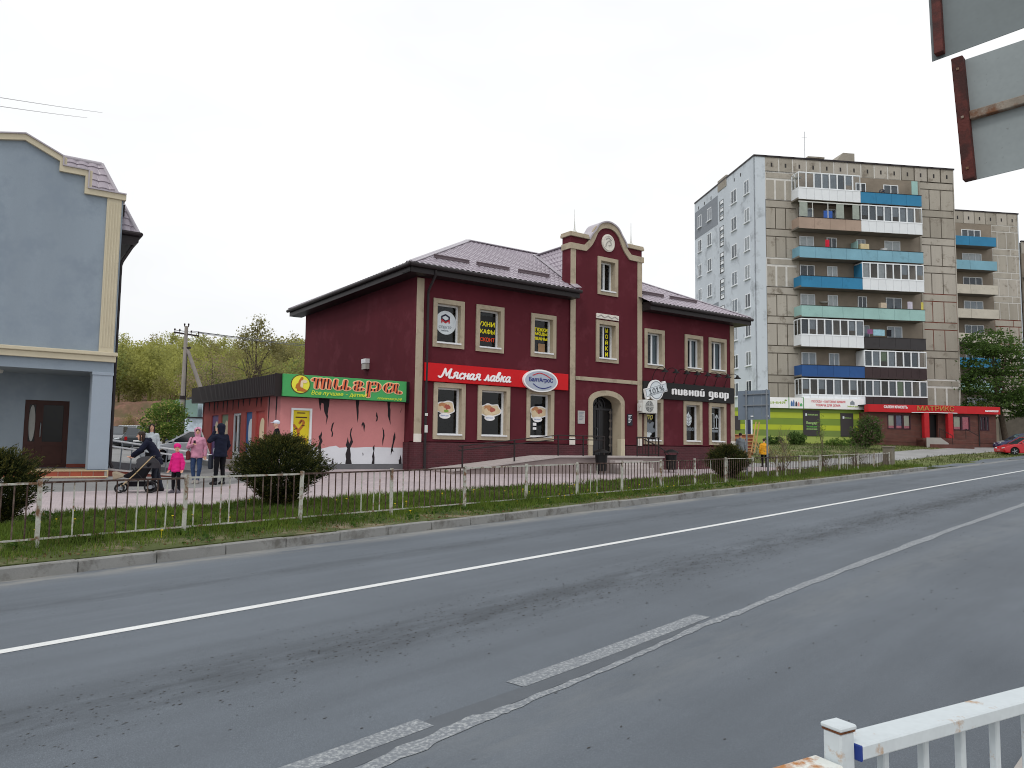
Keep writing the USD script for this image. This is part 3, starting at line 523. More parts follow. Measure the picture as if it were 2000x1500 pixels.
for t, x0, z, x1, mm in (('КУХНИ', 2.66, 5.54, 3.60, M_YEL), ('ШКАФЫ', 2.70, 5.25, 3.60, M_YEL), ('ДИСКОНТ', 2.62, 4.92, 3.60, M_ORANGE)): sticker(glass_of[1], crop(t, x0, z, x1, 1, .19), mm, y=.228)
for t, x0, z, x1 in (('ВЫТЯЖКИ', 5.28, 5.60, 6.22), ('КОМОДЫ', 5.32, 5.42, 6.22), ('ДИВАНЫ', 5.32, 5.22, 6.22)): sticker(glass_of[2], crop(t, x0, z, x1, 2, .15), M_YEL, y=.228)
sticker(glass_of[2], rect(5.75, 6.1, 4.75, 5.1), mat('brown_poster', C(150, 120, 90), .7), 'poster')
sticker(glass_of[7], rect(9.32, 9.70, 4.78, 6.16).intersection(G(7)), BK, 'black_film', .234, .003)
for k, ch in enumerate('МОЙКИ'): sticker(glass_of[7], fit(text_poly(ch, .2), 9.42, 5.90 - k * .26, 9.58, .19), M_YEL, y=.228)
def blob(cx, cz, rx, rz, seed, n=14, j=.18):
    r = np.random.default_rng(seed); a = np.arange(n) * 2 * math.pi / n; k = 1 + r.uniform(-j, j, n)
    return Polygon(curve(*[(cx + rx * math.cos(t) * q, cz + rz * math.sin(t) * q) for t, q in zip(np.append(a, a[0]), np.append(k, k[0]))], n=4)).buffer(0)
M_BREAD = flat('sausage_print', C(196, 140, 98), .5); M_MEAT = flat('meat_print', C(176, 96, 82), .5); M_CREAMP = flat('cream_print', C(226, 206, 172), .5); M_GREENP = flat('green_print', C(128, 168, 72), .5); M_BLUEP = flat('blue_print', C(110, 136, 190), .5)
for i, (cx, cz, w) in ((3, (1.44, 2.30, .44)), (4, (3.45, 2.28, .48)), (5, (5.78, 2.30, .45))):
    g = glass_of[i]; sticker(g, blob(cx, cz, w, .27, i).intersection(G(i)), M_WLET, 'food_sticker', .234, .003)
    sticker(g, blob(cx, cz, w - .05, .22, i).intersection(G(i)), M_CREAMP, 'food_print', .231, .003)
    sticker(g, blob(cx - .12, cz + .08, .17, .12, i + 9), M_BREAD, 'food_print', .228, .003); sticker(g, blob(cx + .10, cz + .02, .13, .10, i + 19), M_MEAT, 'food_print', .225, .003); sticker(g, blob(cx + .2, cz - .1, .12, .06, i + 29), M_CREAMP, 'food_print', .222, .003)
    sticker(g, blob(cx - .2, cz - .05, .14, .11, i + 39), M_CREAMP, 'food_print', .222, .003)
    if i == 3: sticker(g, blob(cx + .02, cz - .12, .1, .05, 5), M_GREENP, 'food_print', .219, .003)
    e = affinity.scale(Point(cx - .03, cz - .30).buffer(1, quad_segs=8), .24, .11); sticker(g, e, M_WLET, 'oval_sticker', .219, .003); sticker(g, fit(text_poly('БалтАгроС', .06, False), cx - .2, cz - .33, cx + .14), M_BLUEP, 'lettering', .214, .003)
sticker(glass_of[5], rect(5.53, 5.70, 1.74, 1.86), M_WLET, 'notice'); sticker(glass_of[5], rect(5.53, 5.70, 1.58, 1.68), M_WLET, 'notice')
sticker(glass_of[11], fit(text_poly('по', .2, False, .25), 11.92, 2.2, 12.34), flat('pale_yellow_print', C(226, 214, 120), .5)); sticker(glass_of[11], blob(12.15, 1.85, .3, .25, 3, 16, .45).intersection(G(11)), M_GREYP, 'print'); sticker(glass_of[11], blob(12.0, 1.55, .2, .14, 4, 12, .5).intersection(G(11)), M_DISC, 'print')
hop = unary_union([blob(14.7, 2.26, .22, .28, 8, 12, .08), Polygon([(14.62, 2.5), (14.7, 2.66), (14.78, 2.5)])]); sticker(glass_of[12], hop.intersection(G(12)), M_DISC, 'hop_sticker')
sticker(glass_of[12], strokes([curve((14.55, 2.45), (14.7, 2.36), (14.85, 2.45)), curve((14.5, 2.3), (14.7, 2.2), (14.9, 2.3)), curve((14.55, 2.14), (14.7, 2.06), (14.85, 2.14)), [(14.7, 2.5), (14.7, 2.05)]], .02), M_GREYP, 'hop_sticker', .222)
sticker(glass_of[12], fit(text_poly('пиво', .12), 14.48, 1.74, 15.06, .17).intersection(G(12)), M_GREYP)
z = rect(16.36, 16.50, 1.92, 2.6).buffer(.03); sticker(glass_of[13], z.difference(z.buffer(-.03)), M_DISC); sticker(glass_of[13], strokes([[(16.6, 2.42), (16.7, 2.56), (16.7, 1.92)], [(16.6, 1.92), (16.8, 1.92)], [(16.72, 2.56), (16.82, 2.4)]], .04), M_DISC)
sticker(glass_of[13], rect(16.36, 16.8, 1.72, 1.84), M_GREYP, 'print')
# ornament over the tower window
orn = put(red, 'window_ornament', MB().bbox(8.62, 9.91, -.13, -.06, 6.42, 6.64, .006), M_PALE); put(orn, 'relief', MB().prism(strokes([[(8.66, 6.48), (8.85, 6.58), (9.05, 6.48), (9.26, 6.58), (9.46, 6.48), (9.66, 6.58), (9.86, 6.48)]], .03), -.145, -.13), M_CONC)
# door arch
ar = put(red, 'door_arch', MB().prism(arch_out.difference(arch_in), -.13, .52), M_BEIGE)
put(ar, 'arch_foot', MB().bbox(8.2, 8.43, -.145, .1, 1.0, 1.28, .006).bbox(10.03, 10.26, -.145, .1, .55, 1.28, .006), M_CREAM)
M_DOOR = mat('dark_door', C(58, 58, 62), .45, .1)
dr = put(red, 'door', MB().box(8.40, 10.06, .46, .5, .55, 2.55).prism(arch_in.intersection(rect(8.4, 10.1, 2.5, 3.2)).difference(LineString([(8.5, 2.62), (9.95, 2.62)]).buffer(.001)), .47, .49), flat('door_glass_dark', C(24, 24, 27), .15))
put(dr, 'frame', MB().prism(unary_union([rect(8.42, 8.5, .55, 2.6), rect(9.16, 9.22, .55, 2.6), rect(9.25, 9.3, .55, 2.6), rect(9.96, 10.04, .55, 2.6), rect(8.42, 10.04, 2.52, 2.6), rect(8.5, 9.2, .6, 1.2)]), .42, .458), M_DOOR)
put(dr, 'handle', MB().tube([(9.1, .40, 1.35), (9.1, .36, 1.38), (9.1, .36, 1.72), (9.1, .40, 1.75)], .014, 6), M_STEEL)
put(dr, 'grille', MB().prism(strokes([curve((8.85, 2.65), (8.95, 2.95), (9.23, 3.06), (9.5, 2.95), (9.6, 2.65)), [(9.23, 2.62), (9.23, 3.08)], curve((9.05, 2.7), (9.15, 2.85), (9.23, 2.7), (9.31, 2.85), (9.4, 2.7))], .03), .42, .45), M_DOOR)
put(dr, 'side_ornament', MB().prism(unary_union([Point(9.9, 1.0 + k * .36).buffer(.07) for k in range(5)] + [rect(9.885, 9.915, .7, 2.6)]), .40, .43), mat('pale_ironwork', C(104, 98, 94), .6))
# roof: hipped main roof and the steeper cross roof behind the tower
E0, SL = 7.35, 0.5; RUN = 6.2; NV = math.hypot(RUN, RUN * SL); vs_ = np.array([0, 1, SL]) / math.hypot(1, SL)
put(red, 'roof', tile_roof((0, -.6, E0), (1, 0, 0), vs_, [(0, -.6, 7.28), (NV * 5.7 / 6.2, 5.1, 9.3), (NV, 5.6, 9.5)]), M_ROOF, smooth=25, label='left front roof slope of metal tiles')
put(red, 'roof', tile_roof((0, -.6, E0), (1, 0, 0), vs_, [(0, 11.3, 18.35), (NV * 5.7 / 6.2, 9.3, 12.65), (NV, 9.1, 12.15)]), M_ROOF, smooth=25, label='right front roof slope of metal tiles')
put(red, 'roof', tile_roof((-.6, 5.6, E0), (0, -1, 0), np.array([1, 0, SL]) / math.hypot(1, SL), [(0, -6.2, 6.2), (NV, -.02, .02)]), M_ROOF, smooth=25)
put(red, 'roof', tile_roof((18.35, 5.6, E0), (0, 1, 0), np.array([-1, 0, SL]) / math.hypot(1, SL), [(0, -6.2, 6.2), (NV, -.02, .02)]), M_ROOF, smooth=25)
put(red, 'roof', MB().add([(-.6, 11.8, E0), (18.35, 11.8, E0), (12.15, 5.6, E0 + 3.1), (5.6, 5.6, E0 + 3.1)], [(0, 1, 2, 3)]), M_ROOF)
cs = (10.22 - 7.35) / 2.1; cv = np.array([1, 0, cs]) / math.hypot(1, cs); cl = math.hypot(2.1, 2.1 * cs)
put(red, 'cross_roof', tile_roof((7.2, 0, 7.37), (0, -1, 0), cv, [(0, .55, .6), (cl * .2, -.54, -.5), (cl, -5.1, -.5)]), M_ROOF, smooth=25)
put(red, 'cross_roof', tile_roof((11.4, 0, 7.37), (0, 1, 0), cv * np.array([-1, 1, 1]), [(0, -.6, -.55), (cl * .2, .5, .54), (cl, .5, 5.1)]), M_ROOF, smooth=25)
def ridge(a, b, r=.09): return MB().beam(a, b, .34, .05).tube([a, b], .07, 8)
rc = [((-.6, -.6, E0 + .04), (5.6, 5.6, E0 + 3.15)), ((5.6, 5.6, E0 + 3.15), (12.15, 5.6, E0 + 3.15)), ((18.35, -.6, E0 + .04), (12.15, 5.6, E0 + 3.15)), ((9.3, .5, 10.25), (9.3, 5.1, 10.25)), ((-.6, 11.8, E0 + .04), (5.6, 5.6, E0 + 3.15))]
for a, b in rc: put(red, 'ridge_cap', ridge(a, b), M_ROOFCAP, smooth=True)
put(red, 'valley_sheet', MB().add([(6.96, -.63, E0 + .10), (7.36, -.63, E0 + .14), (9.42, 5.1, 10.34), (9.06, 5.1, 10.30)], [(0, 1, 2, 3)]), M_ROOFCAP)
for x0, x1 in ((-.6, 7.26), (11.37, 18.35)):
    put(red, 'eave_box', MB().box(x0, x1, -.56, .0, 7.04, 7.10).box(x0, x1, -.60, -.56, 7.04, 7.33).box(x0 + .005, x0 + .035, -.56, -.09, 7.1, 7.42).box(x1 - .035, x1 - .005, -.56, -.09, 7.1, 7.42), M_GUTTER)
    put(red, 'gutter', MB().tube([(x0 - .04, -.67, 7.30), (x1 + .04, -.67, 7.30)], .075, 10), M_GUTTER, smooth=True)
put(red, 'eave_box', MB().box(-.56, 0, 0, 11.8, 7.04, 7.1).box(-.6, -.56, -.6, 11.8, 7.04, 7.33), M_GUTTER)
put(red, 'eave_box', MB().box(17.75, 18.31, 0, 11.8, 7.04, 7.1).box(18.31, 18.35, -.6, 11.8, 7.04, 7.33), M_GUTTER)
put(red, 'gutter', MB().tube([(-.67, -.7, 7.30), (-.67, 11.9, 7.30)], .075, 10), M_GUTTER, smooth=True)
for x0, x1 in ((.93, 2.51), (2.85, 4.43), (4.87, 6.47), (11.9, 13.3), (13.7, 15.6)):
    y = .45; z = E0 + .5 * (y + .6); put(red, 'snow_guard', MB().tube([(x0, y, z + .12), (x1, y, z + .12)], .03, 6).tube([(x0, y, z + .22), (x1, y, z + .22)], .03, 6).box(x0, x1, y - .008, y + .008, z + .10, z + .23).box(x0 + .1, x0 + .13, y - .02, y + .02, z, z + .24).box(x1 - .13, x1 - .1, y - .02, y + .02, z, z + .24), mat('snow_guard_paint', C(96, 84, 90), .5))
put(red, 'downpipe', MB().tube([(.42, -.62, 7.22), (.42, -.6, 7.02), (.42, -.12, 6.55), (.42, -.10, 6.4), (.42, -.10, .0)], .05, 8), M_GUTTER, smooth=True)
put(red, 'marker_plate', MB().box(.36, .48, -.17, -.16, 1.95, 2.05), M_WHITE_D); put(red, 'marker_plate', MB().box(.36, .48, -.17, -.16, 1.35, 1.62), M_WHITE_D)

# things on the house
def on_red(name, label, cat, x, y, z, group=None): return thing(name, label, cat, P0 + DA * x + NA * y + np.array([0, 0, z]), ROTA, group)
t = on_red('shop_sign', 'long red sign with white script lettering over the ground floor windows', 'sign', 3.71, 0, 3.23)
put(t, 'panel', MB().bbox(-3.35, 3.36, -.13, -.01, 0, .67, .01), M_RED)
def script(words, h, k=1.0):
    """hand-drawn slanted brush lettering: strokes on a unit grid"""
    GL = {'М': (1.15, [curve((-.28, .12), (-.12, .02), (.06, .2), (.16, .6), (.22, 1.0)), [(.22, 1.0), (.5, .25)], [(.5, .25), (.86, 1.0)], curve((.86, 1.0), (.8, .5), (.82, .08), (.95, .02), (1.05, .12))]),
          'я': (.72, [curve((.0, .02), (.12, .08), (.22, .28), (.34, .30)), curve((.5, .62), (.3, .68), (.16, .52), (.28, .34), (.5, .32)), curve((.5, .64), (.48, .3), (.5, .05), (.66, .06))]),
          'с': (.5, [curve((.42, .54), (.26, .62), (.08, .42), (.06, .18), (.2, .02), (.42, .12))]),
          'н': (.62, [curve((.1, .62), (.08, .3), (.08, .02)), curve((.08, .3), (.3, .36), (.46, .34)), curve((.48, .62), (.44, .3), (.46, .06), (.58, .08))]),
          'а': (.62, [curve((.44, .54), (.26, .62), (.06, .4), (.06, .14), (.2, .02), (.38, .2), (.46, .56)), curve((.46, .58), (.42, .25), (.48, .03), (.62, .1))]),
          'л': (.6, [curve((-.02, .06), (.08, .04), (.18, .3), (.28, .62)), curve((.28, .62), (.36, .3), (.42, .04), (.56, .1))]),
          'в': (.56, [curve((.06, .4), (.3, .7), (.38, .98), (.24, 1.0), (.12, .6), (.08, .14), (.24, .02), (.42, .18), (.34, .42), (.14, .4))]),
          'к': (.6, [curve((.1, .64), (.08, .3), (.06, .02)), curve((.46, .62), (.26, .44), (.1, .32)), curve((.1, .34), (.3, .3), (.36, .05), (.54, .06))]), ' ': (.42, [])}
    x = 0; out = []
    for ch in words:
        w, ls = GL[ch]; out += [[(x + p[0] + .22 * p[1], p[1]) for p in l] for l in ls]; x += w
    return affinity.scale(strokes(out, .17), h * k, h, origin=(0, 0))
put(t, 'lettering', MB().prism(fit(script('Мясная лавка', 1.0), -2.84, .13, .45, .40), -.165, -.12), M_WLET)
ov = on_red('oval_sign', 'grey oval sign with a white rim on the end of the red sign', 'sign', 5.57, -.13, 3.53)
put(ov, 'panel', MB().disc_y(0, 0, .86, .45, -.10, 0, 48), M_WLET); put(ov, 'face', MB().disc_y(0, 0, .79, .39, -.112, -.1, 48), flat('oval_face', C(170, 178, 192), .5))
put(ov, 'lettering', MB().prism(fit(text_poly('БалтАгроС', .15), -.6, -.09, .6, .22), -.122, -.112), flat('blue_lettering', C(38, 44, 116), .5))
put(ov, 'swoosh', MB().prism(strokes([curve((-.42, .2), (-.1, .30), (.2, .25), (.48, .12))], .035), -.12, -.112), M_REDP); put(ov, 'swoosh', MB().prism(strokes([curve((-.4, -.14), (-.15, -.27), (.15, -.3), (.5, -.2))], .035), -.12, -.112), flat('blue_lettering', (0, 0, 0)))
t = on_red('shop_sign', 'black fascia sign with white blackletter name on the right wing', 'sign', 14.42, 0, 3.14)
put(t, 'panel', MB().bbox(-3.02, 3.2, -.12, -.01, 0, .76, .01), M_BLACK)
def blackletter(word):
    """broken-stroke letters as slabs on a unit grid, x height 1"""
    def st(x, a=0.0, b=1.0): return Polygon([(x, a + .1), (x + .14, a), (x + .28, a + .14), (x + .28, b - .1), (x + .14, b), (x, b - .12)])
    def bar(x0, z0, x1, z1, w=.13): return LineString([(x0, z0), (x1, z1)]).buffer(w / 2, cap_style=2)
    L = {'п': (.86, [st(0), st(.5), bar(.1, .86, .62, .96, .16)]), 'и': (.86, [st(0), st(.5), bar(.12, .1, .62, .12, .16)]), 'в': (.78, [st(0, 0, 1.0), bar(.12, .95, .52, .88), bar(.5, .9, .5, .6, .2), bar(.12, .56, .56, .52), bar(.54, .5, .54, .12, .22), bar(.12, .06, .56, .1)]),
         'н': (.86, [st(0), st(.5), bar(.1, .5, .6, .54, .14)]), 'о': (.84, [st(0), st(.48), bar(.1, .92, .6, .92, .14), bar(.1, .08, .6, .08, .14)]), 'й': (.86, [st(0), st(.5), bar(.12, .1, .62, .12, .16), bar(.2, 1.16, .58, 1.26, .12)]),
         'д': (.86, [st(0, .1, 1.0), st(.5, -.3, 1.0), bar(.1, .94, .66, .94, .14), bar(.1, .16, .6, .16, .14), bar(.0, -.4, .62, -.26, .16)]), 'р': (.84, [st(0, -.45, 1.0), st(.48), bar(.1, .92, .6, .92, .14), bar(.14, .08, .6, .08, .14)]), ' ': (.5, [])}
    x = 0; out = []
    for ch in word: out += [affinity.translate(g, x, 0) for g in L[ch][1]]; x += L[ch][0] + .1
    return unary_union(out)
put(t, 'lettering', MB().prism(fit(blackletter('пивной двор'), -1.22, .09, 2.74, .5), -.15, -.115), M_WLET)
bd = on_red('round_emblem', 'pale round emblem with a tilted ribbon lettered 101 percent', 'sign', 12.09, -.13, 3.51)
circ = Point(0, 0).buffer(.46, quad_segs=16); rib = affinity.rotate(sbox(-.7, -.2, .7, .2), 15, origin=(0, 0)); tails = affinity.rotate(unary_union([sbox(-.68, -.28, -.5, .1), sbox(.5, -.1, .68, .28)]), 15, origin=(0, 0))
put(bd, 'panel', MB().prism(unary_union([circ, rib, tails]), -.10, 0), M_WLET); put(bd, 'face', MB().prism(Point(0, 0).buffer(.37), -.106, -.1), M_DISC)
put(bd, 'outline', MB().prism(unary_union([Point(0, 0).buffer(.40).difference(Point(0, 0).buffer(.37)), rib.buffer(-.03).difference(rib.buffer(-.055))]).difference(rib.buffer(-.06)), -.113, -.105), M_GREYP)
put(bd, 'ribbon', MB().prism(rib.buffer(-.055), -.118, -.105), M_DISC); put(bd, 'lettering', MB().prism(affinity.rotate(fit(text_poly('101%', .2), -.48, -.12, .48, .24), 15, origin=(0, 0)), -.126, -.118), flat('slate_print', C(70, 76, 84), .5))
def plaque(x, z, w, h, c, lc, label):
    p = on_red('wall_plaque', label, 'plaque', x, -.06, z); put(p, 'panel', MB().bbox(0, w, -.03, 0, 0, h, .004), c)
    rows = [sbox(.05, h - .08 - k * .06, w - .05 - (k % 3) * .05, h - .05 - k * .06) for k in range(int(h / .07) - 1)]
    put(p, 'lettering', MB().prism(unary_union(rows), -.033, -.03), lc)
plaque(7.64, 1.88, .38, .54, mat('grey_plaque', C(170, 168, 166), .5), M_GREYP, 'grey wall plaque left of the arched door')
plaque(10.46, 1.88, .3, .5, mat('navy_plaque', C(40, 42, 52), .4), M_DISC, 'small dark plaque right of the arched door')
t = on_red('air_conditioner', 'white air conditioner box hanging under the round emblem', 'air conditioner', 11.15, -.08, 2.44)
put(t, 'case', MB().bbox(-.1, .78, -.38, -.05, 0, .58, .02), M_WHITE_D)
put(t, 'grille', MB().prism(Point(.28, .3).buffer(.24, quad_segs=12), -.386, -.38), mat('grey_grille', C(96, 98, 100), .6)); put(t, 'grille_ring', MB().prism(unary_union([Point(.28, .3).buffer(r).difference(Point(.28, .3).buffer(r - .012)) for r in (.08, .14, .2)] + [sbox(.04, .29, .52, .31), sbox(.27, .06, .29, .54)]), -.395, -.386), M_WHITE_D)
put(t, 'bracket', MB().box(.0, .04, -.4, .06, -.04, 0).box(.64, .68, -.4, .06, -.04, 0), M_IRON); put(t, 'valve_cover', MB().bbox(-.2, -.1, -.3, -.1, .08, .42, .01), M_WHITE_D)
t = on_red('meter_box', 'small white box high on the blank side wall', 'box', 0, 4.05, 3.92); put(t, 'case', MB().bbox(-.18, 0, -.18, .18, 0, .24, .008), mat('grey_box', C(168, 166, 160), .6)); put(t, 'lid', MB().bbox(-.2, 0, -.2, .2, .24, .42, .008), M_WHITE)
lamp0 = None
for k in range(8):
    x = 12.02 + .71 * k
    lab = ['first lamp over the black sign, above the round emblem', 'second lamp over the black sign, under the gap between the upper windows', 'third lamp over the black sign, left of the middle upper window', 'fourth lamp over the black sign, below the middle upper window', 'fifth lamp over the black sign, right of the middle upper window', 'sixth lamp over the black sign, left of the last upper window', 'seventh lamp over the black sign, below the last upper window', 'last lamp over the black sign, past the corner of the house'][k]
    if lamp0 is None:
        lamp0 = on_red('gooseneck_lamp', lab, 'lamp', x, 0, 3.9, 'lamps over the black sign')
        put(lamp0, 'arm', MB().tube(curve((0, -.02, 0), (0, -.12, .3), (0, -.35, .58), (0, -.65, .62), (0, -.8, .52), n=6), .014, 6), M_BLACK); put(lamp0, 'shade', MB().lathe([(.02, .56), (.05, .53), (.07, .47), (.16, .40), (.165, .385), (.0, .42)], 14, (0, -.82, 0)), M_BLACK, smooth=35); put(lamp0, 'wall_plate', MB().box(-.05, .05, -.02, 0, -.06, .06), M_BLACK)
    else: dup(lamp0, P0 + DA * x + np.array([0, 0, 3.9]), ROTA, lab)
# entrance ramp, platform and rails
M_RAMP = mat('ramp_concrete', C(140, 128, 126), .9, .1, 1.5, 60, bump=.3); M_SLAB = mat('ramp_slab', C(176, 168, 166), .85, .08, 1.5, 60, bump=.2)
t = on_red('entrance_ramp', 'concrete ramp and platform leading up to the arched door', 'ramp', 0, -.06, 0)
body = Polygon([(.6, -.6), (.6, .0), (5.3, .5), (10.9, .5), (10.9, -.6)]); put(t, 'body', MB().prism(body, -1.7, 0), M_RAMP)
top = Polygon([(.6, .0), (.6, .06), (5.3, .56), (10.95, .56), (10.95, .5), (5.3, .5)]); put(t, 'slab', MB().prism(top, -1.76, 0), M_SLAB)
for k in range(3): put(t, 'step', MB().bbox(7.85, 9.4, -1.76 - .3 * (3 - k) + 0, -1.72, -.6, .0 + .14 * (k + 1) - .03, .01), M_SLAB)
t = on_red('handrail', 'dark iron handrail along the ramp', 'handrail', 0, -1.66, 0)
def rz(x): return .06 + .5 * min(max((x - .6) / 4.7, 0), 1)
for x in (1.05, 3.28, 5.33, 6.58, 7.68): put(t, 'post', MB().box(x - .022, x + .022, -.022, .022, rz(x), rz(x) + .78), M_IRON)
for dz in (.78, .63): put(t, 'rail', MB().tube([(.9, 0, rz(.9) + dz), (5.3, 0, rz(5.3) + dz), (7.7, 0, rz(7.7) + dz)], .022, 6), M_IRON)
t = on_red('handrail', 'short dark iron railing right of the arched door', 'handrail', 0, -1.66, .56)
for x in (9.5, 10.15, 10.75): put(t, 'post', MB().box(x - .02, x + .02, -.02, .02, 0, .78), M_IRON)
put(t, 'rail', MB().tube([(9.45, 0, .78), (10.8, 0, .78)], .025, 6), M_IRON); put(t, 'rail', MB().tube([(9.5, 0, .08), (10.75, 0, .08)], .018, 6), M_IRON); put(t, 'rail', MB().tube([(9.9, 0, .7), (10.75, 0, .42), (11.6, .2, .1)], .022, 6), M_IRON)
for k in range(6): put(t, 'bar', MB().box(9.6 + k * .19, 9.62 + k * .19, -.01, .01, .08, .78), M_IRON)
# litter bins
def bin_(loc, label):
    t = thing('litter_bin', label, 'bin', loc)
    put(t, 'body', MB().lathe([(.16, .12), (.2, .14), (.24, .72), (.25, .74), (.22, .74), (.19, .2), (0, .2)], 16), M_BLACK, smooth=40); put(t, 'lid', MB().lathe([(.33, .84), (.31, .87), (.1, .97), (0, .98)], 16), M_BLACK, smooth=40); put(t, 'stand', MB().tube([(.1, 0, 0), (.1, 0, .15)], .03, 6).tube([(-.1, 0, 0), (-.1, 0, .15)], .03, 6).tube([(-.22, 0, .7), (-.28, 0, .85)], .015, 5).tube([(.22, 0, .7), (.28, 0, .85)], .015, 5), M_IRON)
x, y = (P0 + DA * 6.95 + NA * -2.3)[:2]; bin_((x, y, gz(x, y)), 'black litter bin standing in front of the door platform')
x, y = (P0 + DA * 11.25 + NA * -1.9)[:2]; bin_((x, y, gz(x, y)), 'black litter bin at the right end of the door platform')
# ---------------------------------------------------------------- pink kiosk
K0 = P0 + NA * .7 - DA * 4.63
M_PINK = mat('pink_wall_paint', C(196, 130, 130), .9, .07, .9, 40, bump=.2, bscale=60); M_PINKW = mat('white_wall_paint', C(214, 216, 222), .85, .06, 1.2, 40, bump=.2, bscale=60); M_BRICKRED = mat('red_brown_wall_paint', C(172, 90, 84), .9, .12, 1.2, 40, bump=.2, bscale=50)
M_FASCIA = mat('brown_fascia', C(42, 34, 35), .55, .08, 2, 30); M_STRIPE = flat('black_stripe_paint', C(40, 34, 38), .7); M_SKIRT = mat('grey_plinth', C(104, 104, 108), .9, .12, 2, 50, bump=.2)
ki = thing('pink_kiosk', 'low pink and white kiosk with painted black tiger stripes and a brown flat roof edge', 'kiosk', K0, ROTA)
we = [(0, .80), (1.12, .81), (1.32, .78), (1.5, .73), (1.76, .8), (1.99, .83), (2.12, .76), (2.44, .79), (2.67, .77), (3.14, .8), (3.62, .8), (4.11, .79), (4.62, .79)]
hole = rect(.40, 1.05, .72, 2.04)
put(ki, 'front_wall', MB().prism(Polygon(we + [(4.62, 2.5), (0, 2.5)]).difference(hole), 0, .3), M_PINK)
put(ki, 'front_wall', MB().prism(Polygon(we + [(4.62, .2), (0, .2)]).difference(hole), .0, .3), M_PINKW, label='white lower band of the front wall')
put(ki, 'plinth', MB().box(-.03, 4.62, -.04, .3, -.8, .2), M_SKIRT)
ST = [[(1.29, 2.5), (1.71, 2.5), (1.69, 2.21), (1.67, 2.1), (1.65, 1.91), (1.67, 1.83), (1.6, 1.54), (1.61, 1.8), (1.52, 2.01), (1.49, 2.27), (1.42, 2.3), (1.39, 2.2), (1.4, 2.01), (1.35, 2.13)], [(2.67, 2.5), (2.82, 2.5), (2.79, 2.19), (2.8, 2.04), (2.79, 1.82), (2.76, 1.65), (2.74, 1.89), (2.7, 2.19)],
 [(3.89, 2.5), (4.04, 2.5), (4.01, 2.26), (4.04, 2.15), (4.04, 1.86), (4.06, 1.61), (3.99, 1.8), (3.94, 1.93), (3.94, 2.17)], [(1.9, 1.65), (1.83, 1.6), (1.8, 1.49), (1.78, 1.36), (1.83, 1.27), (1.81, 1.13), (1.86, 1.15), (1.87, 1.26), (1.83, 1.37), (1.86, 1.52)], [(2.97, 1.69), (2.92, 1.59), (2.94, 1.5), (2.98, 1.59), (3.0, 1.46), (3.03, 1.33), (3.06, 1.55), (3.03, 1.64)],
 [(3.48, 2.06), (3.47, 1.91), (3.50, 1.85), (3.47, 1.7), (3.54, 1.76), (3.55, 1.88), (3.51, 2.02)], [(4.49, 2.25), (4.42, 2.04), (4.47, 2.13)], [(3.73, 1.52), (3.76, 1.39), (3.77, 1.19), (3.74, 1.06), (3.76, .84), (3.79, 1.01), (3.83, 1.21), (3.80, 1.41)], [(4.24, 1.36), (4.18, 1.2), (4.16, .98), (4.1, .73), (4.1, .51), (4.15, .66), (4.21, .62), (4.17, .75), (4.21, .95), (4.27, 1.16)],
 [(1.45, 1.32), (1.41, 1.21), (1.35, 1.14), (1.39, .98), (1.34, .81), (1.36, .64), (1.37, .2), (1.45, .2), (1.46, .64), (1.44, .85), (1.5, .98), (1.45, 1.1), (1.47, 1.21)],
 [(2.41, 1.14), (2.39, .99), (2.35, .86), (2.41, .74), (2.35, .54), (2.38, .37), (2.35, .2), (2.6, .2), (2.55, .37), (2.55, .54), (2.51, .74), (2.62, .97), (2.57, 1.12), (2.53, 1.25), (2.58, 1.49), (2.51, 1.4), (2.49, 1.21), (2.53, 1.04), (2.48, .91), (2.45, .99)], [(3.44, .88), (3.37, .78), (3.41, .66), (3.36, .48), (3.38, .35), (3.35, .2), (3.46, .2), (3.46, .44), (3.43, .59), (3.45, .75)], [(1.89, .41), (1.84, .2), (1.93, .2)], [(4.48, .54), (4.46, .38), (4.42, .35), (4.43, .2), (4.55, .2), (4.53, .4)], [(2.98, .61), (3.01, .48), (3.03, .55)]]
for p in ST: put(ki, 'painted_stripe', MB().prism(Polygon(p).buffer(0), -.004, .0), M_STRIPE)
wn = put(ki, 'poster_window', MB().prism(rect(.36, 1.08, .68, 2.08).difference(rect(.43, 1.01, .75, 2.01)), -.04, .12), M_WHITE)
put(wn, 'poster', MB().box(.43, 1.01, .03, .06, .75, 2.01), flat('yellow_poster', C(216, 196, 40), .4))
sq = strokes([curve((.48, 1.5), (.55, 1.42), (.64, 1.3), (.62, 1.12), (.52, 1.0)), curve((.62, 1.3), (.75, 1.45), (.82, 1.6), (.74, 1.66), (.68, 1.58)), curve((.56, 1.05), (.6, .92), (.72, .96)), curve((.76, 1.08), (.84, .98), (.9, 1.04))], .085)
put(wn, 'poster_print', MB().prism(sq, .024, .03), flat('orange_print', C(176, 108, 44), .5)); put(wn, 'poster_print', MB().prism(strokes([[(.5, 1.36), (.58, 1.4)], [(.6, 1.2), (.68, 1.24)], [(.56, 1.1), (.66, 1.08)], [(.76, 1.5), (.84, 1.5)], [(.7, 1.6), (.74, 1.66)]], .03), .018, .024), flat('brown_print', C(88, 58, 34), .5))
put(wn, 'poster_print', MB().prism(unary_union([rect(.58, .86, 1.9, 1.94), rect(.53, .93, 1.75, 1.79)]), .024, .03), flat('brown_print', (0, 0, 0)))
